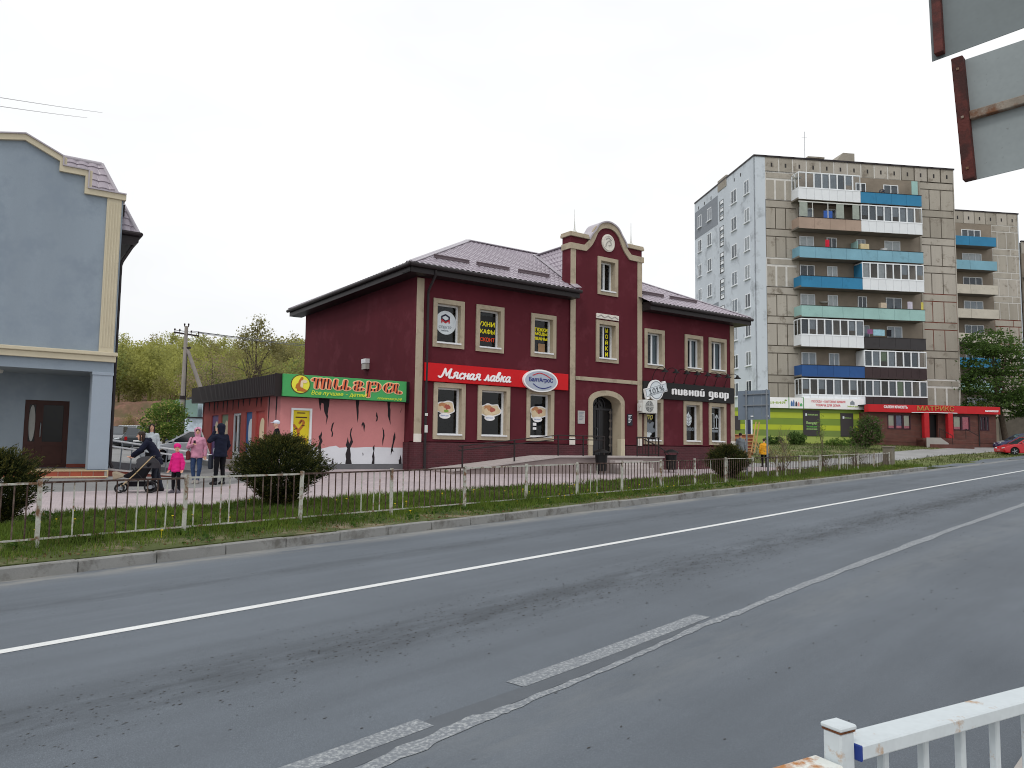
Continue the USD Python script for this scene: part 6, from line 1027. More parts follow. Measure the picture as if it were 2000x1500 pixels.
def yew(label, loc, w, h, n, seed):
    """dense spreading conifer bush on a short stem"""
    r = np.random.default_rng(seed); t = thing('yew_bush', label, 'bush', loc); d = r.normal(size=(n, 3)); d /= np.linalg.norm(d, axis=1, keepdims=True)
    prof = lambda z: np.interp(z, [-1, -.75, -.45, 0, .35, .7, 1], [.15, .42, .70, 1.0, 1.0, .72, .1])
    z = r.uniform(-1, 1, n); a = r.uniform(0, 2 * math.pi, n); k = prof(z) * r.uniform(.08, 1.0, n) ** .5 * (1 + .22 * np.sin(a * 5 + z * 6 + seed) * np.sin(a * 3 + 1)) ; c = np.stack([np.cos(a) * k * w / 2, np.sin(a) * k * w / 2, h * (.54 + .46 * z)], 1)
    out = np.stack([np.cos(a), np.sin(a), .55 + .5 * z], 1); m1, m2 = MB(), MB(); per = 16
    base = np.repeat(c, per, 0); dirs = np.repeat(out, per, 0); tpos = np.tile(np.linspace(-.5, 1, per), n); L = .17 * np.repeat(r.uniform(.6, 1.5, n), per)
    jit = r.normal(scale=.018, size=base.shape); dn = dirs / np.linalg.norm(dirs, axis=1, keepdims=True); P = base + dn * (tpos * L)[:, None] + jit
    tip = np.tile(np.linspace(0, 1, per) > .78, n) & (r.random(len(P)) < .8)
    m1.add(*leaf_quads(P[~tip], .06, r, aspect=3.2, dirs=dn[~tip] * 1.0)); m2.add(*leaf_quads(P[tip], .055, r, aspect=3.2, dirs=dn[tip])); put(t, 'foliage', m1, M_YEW); put(t, 'shoot_tips', m2, M_YEWT)
    put(t, 'stem', MB().tube([(0, 0, -.1), (.02, 0, h * .3), (-.03, .02, h * .6)], [.06, .05, .02], 7).tube([(0, 0, .1), (.2 * w, .1, h * .5)], [.03, .01], 5).tube([(0, 0, .1), (-.2 * w, .05, h * .5)], [.03, .01], 5).tube([(0, 0, .1), (.02, -.2 * w, h * .5)], [.03, .01], 5), M_BARK); return t
def gpos(px, depth):
    """ground under a column of the picture at a given distance"""
    x = (px - 1000) / FPX * depth; 
    for _ in range(4):
        z = gz(x, depth); q = np.array([x, depth, z]) - [0, 0, CAMZ]; x += (px - (1000 + FPX * (q @ _r) / (q @ _fw))) / FPX * depth
    return np.array([x, depth, gz(x, depth)])
yew('large dark yew bush in the verge in front of the pink kiosk', gpos(545, 16.0), 1.72, 1.36, 2600, 1); yew('dark yew bush cut off by the left edge behind the railing', gpos(-10, 12.3), 1.15, 1.1, 1300, 2); yew('rounded dark yew bush at the right end of the red house', gpos(1422, 27.5), 1.4, 1.15, 1500, 3)
def shrub(label, loc, w, h, seed, leafn, mat_, twigs=16, leaf=.07):
    r = np.random.default_rng(seed); t = thing('shrub', label, 'shrub', loc); m = MB(); ends = []
    for k in range(twigs):
        a = r.uniform(0, 2 * math.pi); e = np.array([math.cos(a) * w / 2 * r.uniform(.3, 1), math.sin(a) * w / 2 * r.uniform(.3, 1), h * r.uniform(.55, 1)]); mid = e * .5 + r.normal(scale=.05, size=3); m.tube([(0, 0, -.05), mid, e], [.016, .01, .004], 4); ends += [e, mid, e * .75 + mid * .25]
        for _ in range(3): b = mid + (e - mid) * r.random(); f = b + r.normal(scale=.16, size=3) + [0, 0, .1]; m.tube([b, f], [.006, .003], 3); ends.append(f)
    put(t, 'twigs', m, mat('twig_bark', C(104, 92, 80), .9, .2, 5, 30)); ends = np.array(ends)
    if leafn: P = ends[r.integers(0, len(ends), leafn)] + r.normal(scale=.09, size=(leafn, 3)); put(t, 'leaves', MB().add(*leaf_quads(P, leaf, r)), mat_)
    return t
shrub('sparse twiggy shrub behind the railing, right of the road sign post', gpos(1528, 34), 1.3, 1.2, 11, 350, M_LF_OLIVE, 22); shrub('green twiggy shrub behind the railing below the first dark poster', gpos(1606, 40), 1.3, 1.25, 12, 420, M_LF_DARK, 20); shrub('green twiggy shrub behind the railing left of the end post', gpos(1672, 44), 1.6, 1.4, 13, 520, M_LF_DARK, 22)
shrub('bare young shrub with thin twigs on the lawn before the green shop', gpos(1532, 58), 1.6, 1.9, 14, 120, M_LF_OLIVE, 14)
shrub('thin young sapling before the two dark posters', gpos(1607, 62), .8, 2.3, 15, 160, M_LF_MID, 9, .12)
make_tree('shrub', 'bushy green plant before the green shop, left of the first dark poster', 'shrub', gpos(1556, 68), [((0, 0, .5), (.75, .6, .55), 1)], 60, 22, .12, .2, M_LF_DARK, [(0, 0, 0, .03), (0, 0, .5, .02)], 21, 3)
make_tree('shrub', 'low dark green plant at the foot of the green shop, behind the yellow jacket', 'shrub', gpos(1512, 68), [((0, 0, .3), (.8, .5, .35), 1)], 40, 22, .1, .18, M_LF_DARK, [(0, 0, 0, .03), (0, 0, .3, .02)], 22, 3)
make_tree('shrub', 'low green plants under the second dark poster', 'shrub', gpos(1645, 68), [((0, 0, .25), (1.6, .5, .3), 1)], 60, 20, .1, .18, M_LF_MID, [(0, 0, 0, .03), (0, 0, .3, .02)], 23, 3)
make_tree('lilac_bush', 'big dark lilac bush between the green shop and the red salon', 'bush', gpos(1692, 64), [((0, 0, 1.1), (1.2, 1.0, .9), 2), ((.3, 0, 1.9), (.85, .8, .7), 1)], 190, 26, .16, .17, M_LF_DARK, [(0, 0, 0, .08), (0, 0, 1.2, .05), (.2, 0, 2.0, .02)], 24, 8, sub=leafy('lilac_buds', C(120, 100, 96), .2, .2, 2))
make_tree('broad_tree', 'tall dark green tree beside the red salon at the right edge', 'tree', gpos(1952, 77), [((-.6, 0, 10.2), (2.6, 2.4, 1.4), 1.4), ((.3, 0, 8.4), (3.7, 3.0, 1.6), 2.2), ((.6, .2, 6.0), (4.4, 3.2, 1.7), 2.6), ((.2, 0, 3.9), (4.0, 3.0, 1.2), 1.6), ((2.6, .2, 4.4), (2.4, 2.2, 1.5), 1.0)], 430, 30, (.5, .5, .22), .27, M_LF_DARK, [(.8, 0, -.3, .34), (.5, 0, 1.5, .28), (.1, 0, 4, .2), (-.2, 0, 7, .12), (-.4, 0, 10.6, .04)], 31, 16, crown_flat=.45, sub=M_LF_MID)
make_tree('small_tree', 'small fresh green tree with several stems in front of the utility pole', 'tree', gpos(316, 45.5), [((0, 0, 2.1), (1.25, 1.1, .95), 2), ((.25, 0, 2.6), (.8, .8, .5), 1), ((-.5, 0, 1.35), (.6, .6, .4), .6), ((.7, 0, 1.3), (.45, .5, .5), .6)], 170, 24, .16, .15, M_LF_MID, [(0, 0, -.1, .1), (.1, 0, 1.0, .08), (.05, 0, 2.4, .03)], 32, 12, sub=M_LF_LIME)
pop = gpos(490, 62); pop[2] = max(pop[2], 1.5)
make_tree('poplar_tree', 'half bare upright poplar rising behind the pink kiosk', 'tree', pop, [((0, 0, 6.2), (2.6, 2.2, 2.6), 3), ((-.9, 0, 8.6), (.32, .3, 1.0), .35), ((-.1, 0, 9.2), (.3, .3, 1.1), .4), ((.35, 0, 9.5), (.28, .3, 1.1), .4), ((1.3, 0, 8.4), (.36, .3, 1.0), .4), ((1.9, 0, 7.8), (.3, .3, .9), .3), ((0, 0, 3.4), (2.4, 2.0, 1.4), 1)], 300, 15, (.22, .22, .26), .2, M_LF_OLIVE, [(0, 0, -.3, .22), (.05, 0, 3, .16), (.1, 0, 6, .1), (.15, 0, 9.6, .03)], 33, 34)
make_tree('budding_tree', 'grey budding tree at the foot of the hill right of the pole', 'tree', gpos(408, 80) * [1, 1, 0] + [0, 0, 1.6], [((0, 0, 6.0), (3.4, 3.0, 3.2), 2)], 260, 14, .4, .2, M_LF_BROWN, [(0, 0, -.3, .2), (.1, 0, 3, .14), (0, 0, 8.5, .03)], 34, 30)
# woods on the hill: many trees of four kinds, one mass
woods = UsdGeom.PointInstancer.Define(stage, '/World/hill_woods'); tag(woods.GetPrim(), 'spring woods covering the hill behind the shops', 'woods', kind='stuff')
r = np.random.default_rng(77); protos = []
for k, mt in enumerate((M_LF_LIME, M_LF_OLIVE, M_LF_BROWN, leafy('leaves_spring_green', C(160, 172, 108), .25, .5, .3))):
    cl = np.vstack([ellip(r, 46, (r.uniform(-.6, .6), r.uniform(-.6, .6), 5.2 + r.uniform(-.4, .8)), (2.3, 2.3, 3.0), .5), ellip(r, 20, (r.uniform(-1, 1), 0, 3.3), (2.2, 2.0, 1.6), .5)]); P = np.repeat(cl, 13, 0) + r.normal(scale=.42, size=(len(cl) * 13, 3))
    p = usdkit.mesh(stage, f'/World/hill_woods/tree_{k}', MB().add(*leaf_quads(P, .42 if k != 2 else .22, r)).tube([(0, 0, -1), (.1, 0, 4), (0, .1, 8)], [.16, .1, .02], 5).get(), mt); protos.append(p.GetPath())
pos, idx, scl = [], [], []
for _ in range(1500):
    x = r.uniform(-125, 14); y = 103.5 + 108 * r.random() ** 1.25
    if len(pos) > 620: break
    f = meshkit.fbm(np.array([[x * .03, y * .03, 0.]]), 3, 5)[0]
    if any((x - q[0]) ** 2 + (y - q[1]) ** 2 < 5.5 for q in pos[-90:]): continue
    pos.append((x, y, float(hill_h(x, y)) - .3)); k = int(np.clip((f - .32) * 9 + r.normal(scale=.8), 0, 3.99)); idx.append((0, 3, 1, 2)[k]); scl.append(r.uniform(.7, 1.15))
for _ in range(70):
    x = r.uniform(-110, 10); y = r.uniform(103.5, 112); pos.append((x, y, float(hill_h(x, y)) - 1.2)); idx.append(int(r.choice([0, 1, 2, 3]))); scl.append(r.uniform(.35, .6))
for _ in range(110):                                   # scrub at the foot of the bank
    x = r.uniform(-80, 5); y = r.uniform(84, 99); pos.append((x, y, float(hill_h(x, y)) - .8)); idx.append(int(r.choice([1, 2, 3]))); scl.append(r.uniform(.14, .32) if x < -38 else r.uniform(.3, .7))
woods.CreatePrototypesRel().SetTargets(protos); woods.CreatePositionsAttr(Vt.Vec3fArray.FromNumpy(np.array(pos, np.float32))); woods.CreateProtoIndicesAttr(Vt.IntArray(idx)); woods.CreateScalesAttr(Vt.Vec3fArray.FromNumpy(np.repeat(np.array(scl, np.float32)[:, None], 3, 1)))
woods.CreateOrientationsAttr(Vt.QuathArray([Gf.Quath(float(math.cos(a / 2)), 0, 0, float(math.sin(a / 2))) for a in r.uniform(0, 6.28, len(pos))]))
# grass
def blades(n, s0, s1, n0, n1, h, w, seed, keep=None):
    r = np.random.default_rng(seed); s = r.uniform(s0, s1, n); q = r.uniform(n0, n1, n); f = meshkit.fbm(np.stack([s * .9, q * .9, 0 * s], 1), 3, 9); g = meshkit.fbm(np.stack([s * 3, q * 3, 0 * s], 1), 2, 4)
    edge = np.clip((q - 11.25 - .5 * np.clip(g - .35, 0, 1)) / .8, 0, 1); p = np.clip((f - .22) * 3.2, .2, 1) * (np.where(q < 15.3, edge, 1) * .9 + .06)
    ok = r.random(n) < p
    if keep is not None: ok &= keep(s, q)
    s, q, f, g = s[ok], q[ok], f[ok], g[ok]; z = ground_sn(s, q); n = len(s)
    hh = h * (.45 + 1.2 * np.clip(g - .2, 0, 1)) * r.uniform(.5, 1.5, n) * np.where(np.abs(q - 12.0) < .12, 1.5, 1); a = r.uniform(0, 6.28, n); lean = r.uniform(.05, .75, n)
    b = np.stack([DS[0] * s + DN[0] * q, DS[1] * s + DN[1] * q, z - .01], 1); wd = np.stack([np.cos(a), np.sin(a), 0 * a], 1) * (w * r.uniform(.6, 1.4, n))[:, None] / 2; t = np.stack([-np.sin(a) * lean * hh, np.cos(a) * lean * hh, hh], 1)
    V = np.stack([b - wd, b + wd, b + t * .6 + wd * .7 + [0, 0, .0], b + t * .6 - wd * .7, b + t + np.stack([0 * a, 0 * a, -.15 * hh * lean], 1)], 1).reshape(-1, 3); i = np.arange(n) * 5
    return V, np.vstack([np.stack([i, i + 1, i + 2], 1), np.stack([i, i + 2, i + 3], 1), np.stack([i + 3, i + 2, i + 4], 1)])
bush_off = None
M_ = MB().add(*blades(150000, -3, 16, 11.15, 15.35, .13, .011, 1)).add(*blades(90000, 16, 43.5, 11.15, 15.35, .13, .017, 2))
solo('grass', M_, M_GRASS, 'green grass growing on the verge along the railing', 'grass', kind='stuff')
solo('dry_grass', MB().add(*blades(30000, -3, 43.5, 11.15, 15.3, .09, .012, 3)), M_GRASSD, 'straw-coloured dry grass mixed into the verge', 'grass', kind='stuff')
lawn_ok = lambda s, q: np.array([not (side.contains(Point(a, b)) or drive.contains(Point(a, b))) for a, b in zip(s, q)])
solo('lawn_grass', MB().add(*blades(17000, 43.5, 78, 11.3, 32, .16, .035, 4, lawn_ok)), leafy('lawn_blades', C(84, 96, 50), .35, .25, .4), 'grass tufts on the lawn before the apartment block', 'grass', kind='stuff')
r = np.random.default_rng(6); m = MB(); s = r.uniform(3, 24, 420); q = r.uniform(11.3, 15, 420)           # broad-leaved weeds
P = np.repeat(np.stack([DS[0] * s + DN[0] * q, DS[1] * s + DN[1] * q, ground_sn(s, q) + .04], 1), 9, 0) + r.normal(scale=(.06, .06, .03), size=(420 * 9, 3)); solo('weeds', m.add(*leaf_quads(P, .085, r, .5)), leafy('weed_leaves', C(74, 104, 46), .3, .3, 2), 'low broad-leaved weeds among the verge grass', 'weeds', kind='stuff')
r = np.random.default_rng(16); m = MB(); sd = r.uniform(3.5, 20, 46); qd = r.uniform(11.6, 15, 46); zd = ground_sn(sd, qd)
for a, b, z in zip(sd, qd, zd): c = SN(a, b, z + r.uniform(.08, .15)); m.lathe([(0, .008), (.016, .006), (.022, 0), (.012, -.006), (0, -.008)], 8, c).tube([c - [0, 0, .12], c], .003, 3)
solo('dandelions', m, flat('dandelion_yellow', C(232, 200, 40), .7), 'small yellow dandelions in the verge grass', 'dandelions', kind='stuff')
r = np.random.default_rng(26); m = MB(); n_ = 900; s = r.uniform(-3, 40, n_); q = 11.2 + np.abs(r.normal(scale=.22, size=n_)); P = np.stack([DS[0] * s + DN[0] * q, DS[1] * s + DN[1] * q, ground_sn(s, q) + .012], 1); solo('litter_leaves', m.add(*leaf_quads(P, .05, r, .8)), leafy('dead_leaves', C(128, 104, 78), .3, .1, 3), 'dead leaves and soil crumbs behind the kerb', 'leaves', kind='stuff')
# ---------------------------------------------------------------- people
def sph(p, r, n=14): return m3.Manifold.sphere(float(r), n).translate(tuple(map(float, p)))
def bone(a, ra, b, rb): return m3.Manifold.batch_hull([sph(a, ra), sph(b, rb)])
def union(l): return m3.Manifold.batch_boolean(l, m3.OpType.Add)
def soft(man, edge=.035, it=6):
    q = man.refine_to_length(edge).to_mesh(); t = trimesh.Trimesh(q.vert_properties[:, :3], q.tri_verts, process=True); trimesh.smoothing.filter_taubin(t, iterations=it); return np.array(t.vertices), np.array(t.faces)
def ell(c, rad, n=18, R=None):
    m = m3.Manifold.sphere(1.0, n).scale(tuple(map(float, rad)))
    if R is not None: m = m.rotate(R)
    return m.translate(tuple(map(float, c)))
def skeleton(**k):
    """joints of a 1.75 m standing figure that faces +y"""
    J = dict(head=(0, .02, 1.635), neck=(0, 0, 1.46), chest=(0, .0, 1.29), waist=(0, .0, 1.06), pelvis=(0, 0, .93), shL=(-.165, 0, 1.385), shR=(.165, 0, 1.385), elL=(-.225, -.02, 1.12), elR=(.225, -.02, 1.12), wrL=(-.245, .06, .89), wrR=(.245, .06, .89),
             hipL=(-.09, 0, .90), hipR=(.09, 0, .90), knL=(-.10, .02, .49), knR=(.10, .02, .49), anL=(-.105, -.02, .085), anR=(.105, -.02, .085), toL=(-.12, .15, .035), toR=(.12, .15, .035))
    J.update(k); return {a: np.array(b, float) for a, b in J.items()}
def hand(w, d, side):
    """palm, four fingers and a thumb, lightly curled; d points down the forearm"""
    d = np.asarray(d, float) / np.linalg.norm(d); x = np.cross(d, [0, 0, 1.0]) if abs(d[2]) < .9 else np.cross(d, [0, 1.0, 0]); x /= np.linalg.norm(x); n = np.cross(x, d)
    if n @ np.array([-side, .3, 0]) < 0: n = -n
    kn = [w + d * .085 + x * (i - 1.5) * .021 for i in range(4)]; parts = [m3.Manifold.batch_hull([sph(w, .024), sph(w + d * .02 + x * .022, .016), sph(w + d * .02 - x * .022, .016)] + [sph(k, .012) for k in kn])]
    for k, L in zip(kn, (.072, .082, .076, .060)):
        a = k + d * L * .55 + n * L * .25; b = a + d * L * .25 + n * L * .42; parts += [bone(k, .0105, a, .0095), bone(a, .0095, b, .008)]
    t0 = w + d * .025 + x * .026 * (-side); t1 = t0 + d * .03 - x * .022 * side + n * .02; t2 = t1 + d * .03 + n * .012; parts += [bone(t0, .014, t1, .011), bone(t1, .011, t2, .009)]; return union(parts)
def person(label, loc, heading, h, J, top, legs, shoes='shoe_dark', hair='dark_hair', hood=None, jacket_len=.80, sleeve=.052, bulk=1.0, look=0.0, cap=None, hairlen=0.0, extra=None, shoe_col=C(40, 38, 42), hs=1.0):
    t = thing('person', label, 'person', loc, heading, scale=(h / 1.75,) * 3); m = []
    H = J['head']; ca, sa = math.cos(look), math.sin(look); hd = lambda x, y, z: H + hs * np.array([x * ca - y * sa, x * sa + y * ca, z]); E_ = lambda c, rad, **k_: ell(c, np.array(rad) * hs, **k_)
    torso = [m3.Manifold.batch_hull([sph(J['shL'] * .85 + J['chest'] * .15, .055), sph(J['shR'] * .85 + J['chest'] * .15, .055), ell(J['chest'], (.145, .10, .12))]), m3.Manifold.batch_hull([ell(J['chest'], (.145, .10, .10)), ell(J['waist'], (.125, .085, .08))]), m3.Manifold.batch_hull([ell(J['waist'], (.125, .085, .08)), ell(J['pelvis'], (.145, .10, .09))])]
    head = m3.Manifold.batch_hull([E_(hd(0, 0, .03), (.074, .092, .088), R=(0, 0, math.degrees(look))), sph(hd(0, .045, -.075), .035 * hs), sph(hd(.03, .03, -.05), .03 * hs), sph(hd(-.03, .03, -.05), .03 * hs)])
    nose = m3.Manifold.batch_hull([sph(hd(0, .09, .015), .010), sph(hd(0, .108, -.022), .013), sph(hd(.012, .094, -.024), .009), sph(hd(-.012, .094, -.024), .009)])
    ears = [ell(hd(s * .076, -.005, -.005), (.010, .02, .03)) for s in (-1, 1)]
    limbs = [bone(J['neck'] - [0, 0, .05], .058, H + [0, 0, -.06], .05), bone(J['neck'] - [0, 0, .06], .075, J['chest'], .10)]
    for s in 'LR': limbs += [bone(J['sh' + s], .054, J['el' + s], .040), bone(J['el' + s], .040, J['wr' + s], .026), bone(J['hip' + s], .085, J['kn' + s], .054), bone(J['kn' + s], .054, J['an' + s], .036), bone(J['an' + s] + [0, -.02, -.03], .034, J['to' + s], .028)]
    b = soft(union(torso + [head] + limbs), .04, 4); bm = union([m3.Manifold(m3.Mesh(np.asarray(b[0], np.float32), np.asarray(b[1], np.uint32)))] + [nose] + ears + [hand(J['wr' + s], J['wr' + s] - J['el' + s], -1 if s == 'L' else 1) for s in 'LR'])
    put(t, 'body', MB().man(bm), M_SKIN, smooth=40)
    e = MB()
    for s in (-1, 1): e.man(E_(hd(s * .031, .086, .012), (.012, .006, .007))).man(E_(hd(s * .031, .088, .032), (.019, .006, .004)))
    put(t, 'eyes', e, M_HAIR); put(t, 'mouth', MB().man(ell(hd(0, .085, -.055), (.024, .008, .005))), flat('lips', C(150, 84, 80), .5))
    # clothes: shells round the limbs
    k = bulk; jl = J['pelvis'] + (J['waist'] - J['pelvis']) * (.93 - jacket_len) / -.13 if False else J['pelvis'] + np.array([0, 0, jacket_len - .93])
    jk = [m3.Manifold.batch_hull([sph(J['shL'] * .88 + J['chest'] * .12, .066 * k), sph(J['shR'] * .88 + J['chest'] * .12, .066 * k), sph(J['neck'] - [0, 0, .06], .075), ell(J['chest'], (.172 * k, .125 * k, .11))]), m3.Manifold.batch_hull([ell(J['chest'], (.175 * k, .125 * k, .1)), ell(J['waist'], (.165 * k, .118 * k, .08))]), m3.Manifold.batch_hull([ell(J['waist'], (.165 * k, .118 * k, .08)), ell(jl + [0, 0, .05], (.188 * k, .135 * k, .05))]), bone(J['neck'] - [0, 0, .07], .10, J['neck'] - [0, 0, .01], .075)]
    for s in 'LR': jk += [bone(J['sh' + s], .066 * k, J['el' + s], (sleeve + .006) * k), bone(J['el' + s], (sleeve + .01) * k, J['wr' + s], sleeve * .82 * k)]
    if hood == 'up': 
        o = m3.Manifold.batch_hull([ell(H + [0, 0, .03] - [0, .012, 0], (.108, .118, .112)), sph(J['neck'] + [0, -.02, .03], .088)]); cut = ell(hd(0, .105, -.012), (.076, .10, .098)); jk.append(o - cut); put(t, 'hair', MB().man(ell(H + [0, -.008, .04], (.087, .10, .088)) - ell(hd(0, .105, -.03), (.062, .08, .085))), flat(hair, C(46, 34, 30), .6), smooth=40)
    elif hood == 'down': jk.append(m3.Manifold.batch_hull([ell(J['neck'] + [0, -.09, .0], (.12, .06, .06)), sph(J['neck'] + [0, -.11, -.1], .05)]))
    v, f = soft(union(jk), .03, 4); nn = trimesh.Trimesh(v, f, process=False).vertex_normals; v = v + nn * ((meshkit.fbm(v * np.array([9, 9, 16]), 2, 4) - .5) * .034 + (meshkit.fbm(v * 30, 2, 8) - .5) * .012)[:, None]; put(t, 'jacket', (v, f), top, smooth=True)
    lg = [m3.Manifold.batch_hull([ell(J['pelvis'], (.155, .112, .085)), sph(J['hipL'], .092), sph(J['hipR'], .092)])]
    for s in 'LR': lg += [bone(J['hip' + s], .095, J['kn' + s], .066), bone(J['kn' + s], .066, J['an' + s] + [0, 0, .02], .050)]
    v, f = soft(union(lg), .035, 4); nn = trimesh.Trimesh(v, f, process=False).vertex_normals; v = v + nn * ((meshkit.fbm(v * np.array([10, 10, 20]), 2, 6) - .5) * .03)[:, None]; put(t, 'trousers', (v, f), legs, smooth=True)
    sm = flat(shoes, shoe_col, .5)
    for s in 'LR': put(t, 'shoe', MB().man(m3.Manifold.batch_hull([sph(J['an' + s] + [0, -.03, -.02], .045), sph(J['an' + s] + [0, -.04, -.05], .036), sph(J['to' + s] + [0, .02, 0], .036), sph(J['an' + s] + [0, .03, .01], .042)])), sm, smooth=40)
    if cap: 
        put(t, 'cap', MB().man(E_(hd(0, -.005, .055), (.088, .104, .078))).man(m3.Manifold.batch_hull([ell(hd(0, .10, .05), (.07, .03, .008)), ell(hd(0, .165, .035), (.05, .02, .006))])), cap, smooth=40)
    if not hood == 'up' and not (cap and hairlen == 0):
        hr_ = [ell(H + [0, -.012, .045], (.086, .10, .088)) - ell(hd(0, .11, -.03), (.075, .085, .105))]
        if hairlen: hr_.append(m3.Manifold.batch_hull([ell(hd(0, -.055, .0), (.085, .05, .06)), ell(hd(0, -.06, -hairlen), (.09, .035, .04))])); hr_ += [bone(hd(s * .075, .02, .03), .022, hd(s * .08, .01, -hairlen), .025) for s in (-1, 1)]
        put(t, 'hair', soft(union(hr_), .03, 2), flat(hair, C(46, 34, 30), .6), smooth=True)
    if extra: extra(t, J, H)
    return t
def head_to(v): return math.degrees(math.atan2(v[1], v[0])) - 90          # heading so that +y points along v
def pz(x, y): return np.array([x, y, gz(x, y)])
M_JPINK = mat('pink_quilted_jacket', C(200, 140, 164), .85, .1, 6, 40, bump=.3, bscale=20); M_JMAG = mat('magenta_jacket', C(206, 30, 120), .75, .1, 6, 40, bump=.2, bscale=20); M_NAVYC = mat('navy_jacket', C(22, 26, 44), .9, .15, 6, 40); M_DENIM = mat('blue_jeans', C(52, 70, 104), .9, .2, 6, 60); M_BLACKC = mat('black_cloth', C(18, 18, 23), .95, .15, 6, 40); M_GREYT = mat('grey_trousers', C(46, 50, 60), .95, .12, 6, 40); M_YELJ = mat('yellow_jacket', C(226, 160, 36), .7, .1, 6, 40); M_GREYJ = mat('grey_jacket', C(118, 126, 132), .8, .1, 6, 40); M_WHJ = mat('pale_jacket', C(176, 184, 190), .8, .1, 6, 40)
M_BAG = mat('dark_red_bag', C(96, 40, 42), .5, .15, 6, 30); M_PHONE = flat('phone_black', C(28, 26, 30), .3)
def ex_pink(t, J, H):
    w = J['wrR']; put(t, 'phone', MB().bbox(w[0] - .09, w[0] - .02, w[1] + .06, w[1] + .075, w[2] + .0, w[2] + .13, .004), M_PHONE)
    put(t, 'shoulder_bag', MB().bbox(.19, .30, -.10, .16, .74, 1.02, .03), M_BAG); put(t, 'bag_strap', MB().tube([(.24, .02, 1.0), (.20, .08, 1.25), (.14, .06, 1.47), (.16, -.08, 1.4), (.25, -.04, 1.0)], .012, 5), M_BAG)
person('woman in a pink hooded quilted jacket and blue jeans, looking at her phone', pz(-9.46, 23.5), head_to((.28, -1)), 1.68, skeleton(elR=(.25, .02, 1.14), wrR=(.10, .24, 1.22), anL=(-.05, -.02, .085), toL=(-.06, .15, .035), anR=(.05, -.02, .085), toR=(.07, .15, .035), elL=(-.24, -.03, 1.12), wrL=(-.25, .03, .88)), M_JPINK, M_DENIM, hood='up', jacket_len=.78, bulk=1.08, extra=ex_pink, shoes='shoe_pale', shoe_col=C(150, 144, 140), look=.15)
def ex_girl(t, J, H): put(t, 'hat', MB().man(ell(H + [0, -.01, .05], (.115, .132, .112)) - ell(H + np.array([-.085, .095, -.06]), (.10, .10, .10))), M_JMAG, smooth=40)
person('girl in a magenta jacket and hat, looking left, black leggings', pz(-8.46, 19.8), head_to((-.35, -1)), 1.26, skeleton(head=(0, .02, 1.585), neck=(0, 0, 1.40), chest=(0, 0, 1.22), shL=(-.15, 0, 1.32), shR=(.15, 0, 1.32), elL=(-.24, -.02, 1.06), elR=(.24, -.02, 1.06), wrL=(-.29, .05, .84), wrR=(.27, .05, .84), anL=(-.12, -.02, .085), toL=(-.16, .13, .035), anR=(.12, .0, .085), toR=(.13, .16, .035), knL=(-.11, .02, .49), knR=(.11, .02, .49)), M_JMAG, M_BLACKC, jacket_len=.72, bulk=1.12, sleeve=.062, look=.7, hs=1.25, cap=M_JMAG, extra=ex_girl, shoes='shoe_grey', shoe_col=C(96, 92, 100))
lean = dict(head=(0, .40, 1.50), neck=(0, .27, 1.40), chest=(0, .18, 1.25), waist=(0, .05, 1.06), pelvis=(0, -.03, .92), shL=(-.165, .24, 1.33), shR=(.165, .24, 1.33), elL=(-.23, .40, 1.12), elR=(.23, .38, 1.12), wrL=(-.10, .58, .98), wrR=(.12, .55, .96), hipL=(-.09, -.03, .89), hipR=(.09, -.03, .89), knL=(-.10, .03, .48), knR=(.10, -.05, .48), anL=(-.11, .02, .085), toL=(-.12, .18, .035), anR=(.11, -.16, .085), toR=(.12, .02, .035))
person('woman in a navy hooded jacket and grey trousers bending over a pushchair', pz(-9.22, 20.3), head_to((-.9, -.35)), 1.66, skeleton(**lean), M_NAVYC, M_GREYT, hood='down', jacket_len=.72, bulk=1.14, hairlen=.12, hair='brown_hair')
person('dark-haired person in a pale jacket standing behind the woman at the pushchair', pz(-11.35, 24.6), head_to((.35, -1)), 1.60, skeleton(), M_WHJ, M_BLACKC, hairlen=.22, jacket_len=.75)
def ex_hood(t, J, H): w = J['wrL']; put(t, 'phone', MB().bbox(w[0] - .02, w[0] - .005, w[1] - .02, w[1] + .05, w[2] + .02, w[2] + .16, .004), M_PHONE); put(t, 'bag', MB().bbox(-.2, -.1, .16, .3, .45, .85, .02), M_GREYT)
person('man in a dark navy hooded top and black trousers holding a phone to his ear', pz(-8.6, 23.1), head_to((-.72, .5)), 1.80, skeleton(elL=(-.30, .10, 1.25), wrL=(-.13, .12, 1.52), elR=(.25, .0, 1.13), wrR=(.20, .12, .93), anL=(-.10, .05, .085), toL=(-.12, .22, .035)), M_NAVYC, M_BLACKC, hood='up', jacket_len=.78, bulk=1.12, extra=ex_hood)
person('man in a white cap and black shirt behind the large yew bush', pz(-7.35, 24.4), head_to((-1, -.25)), 1.76, skeleton(), M_BLACKC, M_BLACKC, cap=mat('white_cap', C(206, 212, 226), .7), jacket_len=.86)
def ex_y(t, J, H): put(t, 'bag', MB().bbox(.2, .34, .0, .2, .5, .85, .02), M_BLACKC)
person('person in a bright yellow jacket walking away past the sign post', pz(15.05, 46.4), head_to((.1, 1)), 1.72, skeleton(anL=(-.09, .14, .1), toL=(-.1, .3, .06), knL=(-.1, .12, .5), anR=(.09, -.14, .12), toR=(.1, .0, .05), knR=(.1, .02, .48)), M_YELJ, M_BLACKC, hairlen=0, jacket_len=.76, bulk=1.15, extra=ex_y, hair='sandy_hair')
def ex_g(t, J, H): put(t, 'shopping_bag', MB().bbox(.24, .52, -.1, .1, .42, .86, .03), mat('brown_pattern_bag', C(150, 116, 84), .7, .4, 8, 20))
